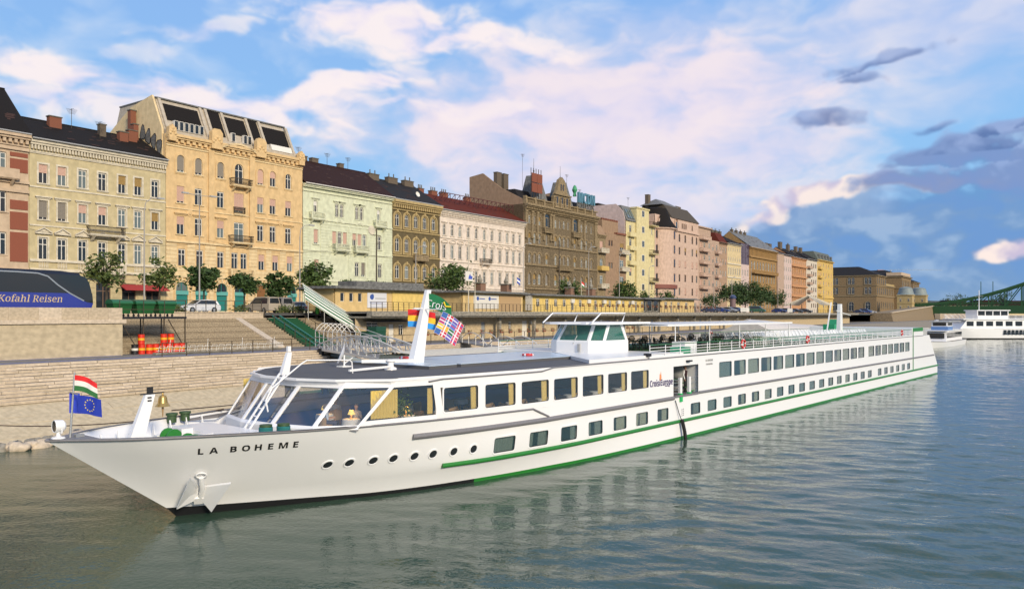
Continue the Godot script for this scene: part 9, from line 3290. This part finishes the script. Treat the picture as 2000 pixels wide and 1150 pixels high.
func make_canopy() -> void:
	var t := thing("striped_canopy", "long green and white striped canopy sloping over the dark steps", "canopy", q0, qb)
	var top := Vector3(-9.2, 10.9, 27.4)
	var low := Vector3(-3.6, 6.9, 30.4)
	var d := (low - top).normalized()
	var across := d.cross(Vector3.UP).normalized()
	var n := 15
	for k in n:
		var b := MB.new()
		var p := []
		for e in 2:
			var s := (k + e) / float(n) * 2.0 - 1.0
			p.append(across * s * 1.1 + Vector3(0, 0.45 * cos(s * PI * 0.5) - s * 1.0, 0))
		var steps := 8
		for i in steps:
			var a := top + (low - top) * (i / float(steps)) + Vector3(0, -0.10 * sin(PI * i / steps), 0)
			var c := top + (low - top) * ((i + 1) / float(steps)) + Vector3(0, -0.10 * sin(PI * (i + 1) / steps), 0)
			b.quad(a + p[0], c + p[0], c + p[1], a + p[1])
		part(t, "stripe", b, mat("canvas_green", Color(0.01, 0.12, 0.035), 0.9) if k % 2 == 0 else mat("canvas_white", Color(0.72, 0.70, 0.64), 0.9))
	for s in [-1, 1]:
		for i in 4:
			var b := MB.new()
			var a: Vector3 = top.lerp(low, 0.05 + i * 0.3) + across * s * 1.05 - Vector3(0, s * 1.0, 0)
			b.tube([a, Vector3(a.x, a.y - 2.2, a.z)], 0.03, 6)
			part(t, "canopy_post", b, M("frame_white"))
		var bb := MB.new()
		var o: Vector3 = across * s * 1.1 - Vector3(0, s * 1.0, 0)
		bb.bar(top + o, low + o, 0.06)
		part(t, "edge_tube", bb, M("frame_white"))
	railing("stair_railing", "dark iron handrail on the steps under the striped canopy", Vector3(-6.2, 7.7, 26.0), Vector3(-6.2, LOW, 33.2), 1.05, 6, M("iron"), 3)
	railing("stair_railing", "dark iron handrail beside the wall under the striped canopy", Vector3(-4.6, 7.7, 26.0), Vector3(-4.6, LOW, 33.2), 1.05, 6, M("iron"), 3)

func make_kiosks() -> void:
	var b: MB
	var t := kiosk("signboard_kiosk", "yellow flat roofed kiosk with three small windows and white board, next the stairs", -4.8, 14.0, 11.35, "kiosk_wall", [[1.2, 0.7, 9.75, 1.1, 1], [2.7, 0.7, 9.75, 1.1, 1], [4.2, 0.7, 9.75, 1.1, 1]])
	b = MB.new()
	b.bx(5.4, 8.9, 9.0, 10.95, 0.02, 0.09)
	var bd := part(t, "signboard", b, mat("board_white", Color(0.62, 0.63, 0.66), 0.5))
	b = MB.new()
	b.lathe(Vector3(6.2, 10.4, 0.09), [Vector2(0.36, 0), Vector2(0.3, 0.01), Vector2(0, 0.012)], 12, Basis(Vector3.RIGHT, PI / 2))
	b.bx(5.8, 8.5, 9.72, 9.78, 0.09, 0.1)
	b.bx(5.8, 8.2, 9.56, 9.61, 0.09, 0.1)
	b.prism(PackedVector2Array([Vector2(6.1, 10.5), Vector2(6.6, 10.55), Vector2(6.35, 10.85)]), 0.09, 0.1)
	part(bd, "blue_mark", b, mat("mark_blue", Color(0.04, 0.09, 0.32), 0.5))
	b = MB.new()
	b.bx(6.8, 8.7, 10.15, 10.28, 0.09, 0.1)
	part(bd, "board_print", b, M("grey_paint"))
	b = MB.new()
	b.bx(10.0, 18.2, 8.7, 11.1, 0.02, 0.08)
	part(t, "yellow_shutter", b, M("kiosk_yellow"))
	b = MB.new()
	b.bx(5.0, 18.0, 11.7, 12.5, -5.0, -1.5)
	part(t, "roof_plant", b, M("zinc"))
	t = kiosk("signboard_kiosk", "tan flat roofed kiosk with a large white board and blank shutter", 20.2, 36.0, 11.4, "kiosk_wall", [])
	b = MB.new()
	b.bx(2.6, 9.0, 9.0, 11.1, 0.02, 0.09)
	bd = part(t, "signboard", b, M("frame_white"))
	for x in [3.3, 6.3]:
		b = MB.new()
		b.lathe(Vector3(x + 0.3, 10.55, 0.09), [Vector2(0.32, 0), Vector2(0.26, 0.01), Vector2(0, 0.012)], 12, Basis(Vector3.RIGHT, PI / 2))
		b.bx(x + 0.7, x + 2.1, 10.45, 10.6, 0.09, 0.1)
		part(bd, "blue_mark", b, M("mark_blue"))
	b = MB.new()
	b.bx(4.2, 7.8, 9.75, 9.85, 0.09, 0.1)
	part(bd, "board_print", b, M("grey_paint"))
	b = MB.new()
	b.bx(9.3, 15.2, 8.7, 11.15, 0.02, 0.08)
	part(t, "tan_shutter", b, mat("shutter_tan", Color(0.42, 0.28, 0.14), 0.7))
	b = MB.new()
	for i in 7:
		for j in 6: b.bar(Vector3(16.0 + i * 0.3, 8.8 + j * 0.4, 0.4), Vector3(16.3 + i * 0.3, 9.2 + j * 0.4, 0.4), 0.05)
		for j in 6: b.bar(Vector3(16.3 + i * 0.3, 8.8 + j * 0.4, 0.4), Vector3(16.0 + i * 0.3, 9.2 + j * 0.4, 0.4), 0.05)
	part(t, "lattice_screen", b, M("frame_white"))
	var wins := []
	for k in 15:
		if k != 6: wins.append([2.0 + k * 2.85, 1.1, 8.9 if k % 3 == 1 else 9.5, 1.9 if k % 3 == 1 else 1.3])
	t = kiosk("long_kiosk", "long low yellow kiosk row with many doors and air conditioners", 38.6, 79.2, 11.3, "kiosk_yellow", wins, "zinc")
	for k in 5:
		b = MB.new()
		b.bx(12.5 + k * 6.0, 13.6 + k * 6.0, 10.2, 10.9, 0.0, 0.35)
		part(t, "air_conditioner", b, M("frame_white"))
	t = kiosk("glazed_kiosk", "dark glazed kiosk section between the yellow kiosks", 79.4, 89.0, 11.3, "concrete_dark", [[1.6, 2.4, 8.8, 2.2, 1], [4.8, 2.4, 8.8, 2.2, 1], [8.0, 2.4, 8.8, 2.2, 1]])
	t = kiosk("end_kiosk", "small pale yellow kiosk at the end of the promenade row", 89.4, 108.5, 11.5, "kiosk_wall", [[3.0, 1.6, 9.3, 1.6], [6.0, 1.0, 8.6, 2.4], [10.0, 1.6, 9.3, 1.6], [14.5, 1.6, 9.3, 1.6]])

# ---------------------------------------------------------------- other boats
func make_boats() -> void:
	var b: MB
	var t: Node3D
	# the vessel moored inside, between the cruise ship and the quay
	t = thing("pontoon_ship", "cream roofed moored pontoon ship lying between cruise ship and quay", "ship", S(26.0, -12.5, 0), sb)
	b = MB.new()
	b.hexa([Vector3(-2, -0.8, -3.5), Vector3(112, -0.8, -3.5), Vector3(112, -0.8, 3.5), Vector3(-2, -0.8, 3.5), Vector3(-4, 2.6, -4), Vector3(113, 2.6, -4), Vector3(113, 2.6, 4), Vector3(-4, 2.6, 4)])
	part(t, "hull", b, M("white_paint"))
	b = MB.new()
	b.bx(-4, 113, 2.6, 2.7, -4, 4)
	part(t, "deck", b, M("deck_green"))
	b = MB.new()
	b.hexa([Vector3(2, 2.7, -3.2), Vector3(24, 2.7, -3.2), Vector3(24, 2.7, 3.2), Vector3(2, 2.7, 3.2), Vector3(3, 5.1, -3.0), Vector3(23, 5.1, -3.0), Vector3(23, 5.1, 3.0), Vector3(3, 5.1, 3.0)])
	part(t, "saloon", b, M("white_paint"))
	b = MB.new()
	var rows := []
	for j in 5:
		var line := []
		for i in 9: line.append(Vector3(1.5 + i * 2.9, 5.15 + 0.3 * sin(PI * j / 4.0), -3.5 + j * 1.75))
		rows.append(line)
	b.grid(rows, {}, true)
	part(t, "saloon_roof", b, mat("tarp_cream", Color(0.66, 0.60, 0.47), 0.8, "slight", 0.2))
	for k in 7:
		b = MB.new()
		b.bx(3.4 + k * 2.8, 5.4 + k * 2.8, 3.4, 4.6, 3.05, 3.12)
		part(t, "window", b, M("house_glass"))
	for r in 3:
		b = MB.new()
		b.tube([Vector3(24, 3.1 + r * 0.36, 3.7), Vector3(60, 3.1 + r * 0.36, 3.7)], 0.03, 5)
		part(t, "rail", b, M("white_paint"))
	for k in 16:
		b = MB.new()
		b.tube([Vector3(25 + k * 2.3, 2.7, 3.7), Vector3(25 + k * 2.3, 3.9, 3.7)], 0.035, 5)
		part(t, "railing_post", b, M("white_paint"))
	b = MB.new() # big tarpaulin tent towards its stern
	rows = []
	for j in 5:
		var line := []
		for i in 8:
			var s := i / 7.0
			line.append(Vector3(64.0 + s * 44.0, lerpf(7.5, 5.6, s) - absf(j - 2.0) * 0.85 + 0.08 * sin(i * 2.0), -3.6 + j * 1.8))
		rows.append(line)
	b.grid(rows, {}, true)
	var tp := part(t, "tarpaulin_roof", b, mat("tarp_white", Color(0.66, 0.60, 0.53), 0.9, "slight", 0.2))
	b = MB.new()
	b.quad(Vector3(64, 2.7, 3.6), Vector3(108, 2.7, 3.6), Vector3(108, 4.1, 3.6), Vector3(64, 5.9, 3.6))
	b.quad(Vector3(64, 2.7, -3.6), Vector3(64, 2.7, 3.6), Vector3(64, 5.9, 3.6), Vector3(64, 5.9, -3.6))
	b.tri(Vector3(64, 5.9, -3.6), Vector3(64, 5.9, 3.6), Vector3(64, 7.5, 0))
	part(tp, "tarpaulin_side", b, M("tarp_white"))
	for k in 10:
		b = MB.new()
		b.tube([Vector3(40.0 + k * 2.5, 2.7, 1.5), Vector3(40.0 + k * 2.5, 5.2, 1.5)], 0.04, 5)
		b.tube([Vector3(40.0 + k * 2.5, 5.2, 1.5), Vector3(42.5 + k * 2.5, 5.2, 1.5)], 0.035, 5)
		b.tube([Vector3(40.0 + k * 2.5, 4.4, 1.5), Vector3(42.5 + k * 2.5, 4.4, 1.5)], 0.03, 5)
		part(t, "deck_frame", b, M("white_paint"))
	# small excursion boat
	t = thing("excursion_boat", "small white and blue excursion boat beyond the cruise ship's stern", "boat", Vector3(111.5, 0, -205.0), Basis(Vector3.UP, deg_to_rad(-128)))
	boat(t, 36.0, 5.4, 1.3, "white_paint")
	b = MB.new()
	b.hexa([Vector3(-14, 1.4, -2.3), Vector3(10, 1.4, -2.3), Vector3(10, 1.4, 2.3), Vector3(-14, 1.4, 2.3), Vector3(-14, 3.9, -2.1), Vector3(8.5, 3.9, -2.1), Vector3(8.5, 3.9, 2.1), Vector3(-14, 3.9, 2.1)])
	b.bx(-14.5, 9.5, 3.9, 4.1, -2.5, 2.5)
	part(t, "saloon", b, M("white_paint"))
	for k in 11:
		for s in [-1, 1]:
			b = MB.new()
			b.bx(-13.4 + k * 2.0, -11.8 + k * 2.0, 2.2, 3.5, s * 2.24 - 0.03, s * 2.24 + 0.03)
			part(t, "window", b, M("house_glass"))
	b = MB.new()
	b.bx(9.4, 9.9, 2.2, 3.4, -1.9, 1.9)
	part(t, "front_window", b, M("house_glass"))
	b = MB.new()
	b.bx(-2, 5, 4.1, 5.0, -1.9, 1.9)
	part(t, "upper_band", b, mat("boat_blue", Color(0.10, 0.20, 0.42), 0.5))
	b = MB.new()
	b.bx(-2, 4.8, 5.0, 6.2, -1.8, 1.8)
	var up := part(t, "wheelhouse", b, M("white_paint"))
	b = MB.new()
	b.bx(-1.6, 4.4, 5.2, 6.0, -1.85, 1.85)
	b.bx(4.75, 4.85, 5.2, 6.0, -1.5, 1.5)
	part(up, "wheelhouse_windows", b, M("house_glass"))
	b = MB.new()
	b.bx(-13, 5.5, 6.2, 6.4, -2.2, 2.2)
	part(t, "canopy", b, M("grey_paint"))
	for k in 6:
		b = MB.new()
		b.tube([Vector3(-12.5 + k * 2.0, 4.1, 2.1), Vector3(-12.5 + k * 2.0, 6.2, 2.1)], 0.05, 5)
		part(t, "canopy_post", b, M("white_paint"))
	# large white cruise ship at the far quay
	t = thing("white_river_liner", "large white river liner with square windows moored near the bridge", "cruise ship", Vector3(163.0, 0, -262.0), Basis(Vector3.UP, deg_to_rad(-176)))
	boat(t, 60.0, 11.0, 3.4, "white_paint")
	b = MB.new()
	b.hexa([Vector3(-30, 3.4, -5.2), Vector3(19, 3.4, -5.2), Vector3(19, 3.4, 5.2), Vector3(-30, 3.4, 5.2), Vector3(-30, 6.3, -5.1), Vector3(16.5, 6.3, -5.1), Vector3(16.5, 6.3, 5.1), Vector3(-30, 6.3, 5.1)])
	b.bx(-30, 18, 6.3, 6.6, -5.5, 5.5)
	part(t, "saloon_deck", b, M("white_paint"))
	for k in 14:
		for s in [-1, 1]:
			b = MB.new()
			b.bx(-28.5 + k * 3.3, -26.2 + k * 3.3, 4.3, 5.8, s * 5.19 - 0.03, s * 5.19 + 0.03)
			part(t, "window", b, M("house_glass"))
	for s in [-1, 1]:
		for k in 8:
			b = MB.new()
			b.bx(-6 + k * 1.35, -5.0 + k * 1.35, 1.5, 3.0, s * 5.52 - 0.03, s * 5.52 + 0.03)
			part(t, "lower_window", b, M("house_glass"))
	b = MB.new()
	b.bx(1, 11.5, 6.6, 7.6, -3, 3)
	b.bx(0.6, 12, 9.2, 9.5, -3.4, 3.4)
	var wh := part(t, "wheelhouse", b, M("white_paint"))
	b = MB.new()
	b.bx(1.1, 11.4, 7.6, 9.2, -2.9, 2.9)
	part(wh, "wheelhouse_windows", b, M("house_glass"))
	b = MB.new()
	for k in 5: b.bx(1.0 + k * 2.6, 1.25 + k * 2.6, 7.6, 9.2, -3.0, 3.0)
	b.tube([Vector3(9, 9.5, 0), Vector3(9, 16, 0)], 0.12, 6)
	b.bar(Vector3(9, 14, -2), Vector3(9, 14, 2), 0.12)
	part(wh, "mullions", b, M("white_paint"))
	for s in [-5.3, 5.3]:
		b = MB.new()
		for r in 3: b.tube([Vector3(-30, 6.9 + r * 0.4, s), Vector3(17.5, 6.9 + r * 0.4, s)], 0.05, 5)
		for k in 20: b.tube([Vector3(-29.5 + k * 2.45, 6.6, s), Vector3(-29.5 + k * 2.45, 7.75, s)], 0.05, 5)
		part(t, "railing", b, M("white_paint"))
		b = MB.new()
		for r in 2: b.bx(-19, -13, 2.6 + r * 0.35, 2.8 + r * 0.35, s * 1.045 - 0.03, s * 1.045 + 0.03)
		part(t, "red_stripes", b, mat("stripe_wine", Color(0.28, 0.03, 0.05), 0.5))
	b = MB.new()
	b.lathe(Vector3(22, 3.4, 2.5), [Vector2(0.9, 0), Vector2(0.9, 2.2), Vector2(0.6, 2.7), Vector2(0, 2.8)], 12)
	part(t, "deck_tank", b, M("white_paint"))

func boat(t: Node3D, l: float, w: float, h: float, m: String) -> void:
	# hull with a pointed bow at +x
	for side in [1, -1]:
		var rows := []
		for j in 5:
			var line := []
			var y := -0.6 + (h + 0.6) * j / 4.0
			for i in 17:
				var s := i / 16.0
				var x := -l / 2 + l * s + (0.05 * l * j / 4.0) * s
				var k := clampf((s - 0.55) / 0.45, 0, 1)
				line.append(Vector3(x, y + 0.25 * k * k * j / 4.0, side * w / 2 * (1.0 - pow(k, 2.2 + 0.25 * j)) * (0.9 + 0.025 * j)))
			rows.append(line)
		var b := MB.new()
		b.grid([rows[1], rows[2], rows[3], rows[4]], {}, side < 0)
		part(t, "hull_side", b, M(m))
		b = MB.new()
		b.grid([rows[0], rows[1]], {}, side < 0)
		part(t, "boot_top", b, M("black_paint"))
	var b := MB.new()
	var poly := []
	for i in 17:
		var s := i / 16.0
		var k := clampf((s - 0.55) / 0.45, 0, 1)
		poly.append(Vector2(-l / 2 + l * s, w / 2 * (1.0 - pow(k, 3.2))))
	var loop := poly.duplicate()
	for k in range(15, -1, -1): loop.append(Vector2(poly[k].x, -poly[k].y))
	slab(b, loop, h - 0.12, h - 0.04)
	b.quad(Vector3(-l / 2, -0.6, -w / 2), Vector3(-l / 2, -0.6, w / 2), Vector3(-l / 2, h, w / 2), Vector3(-l / 2, h, -w / 2))
	part(t, "deck", b, M("grey_paint"))
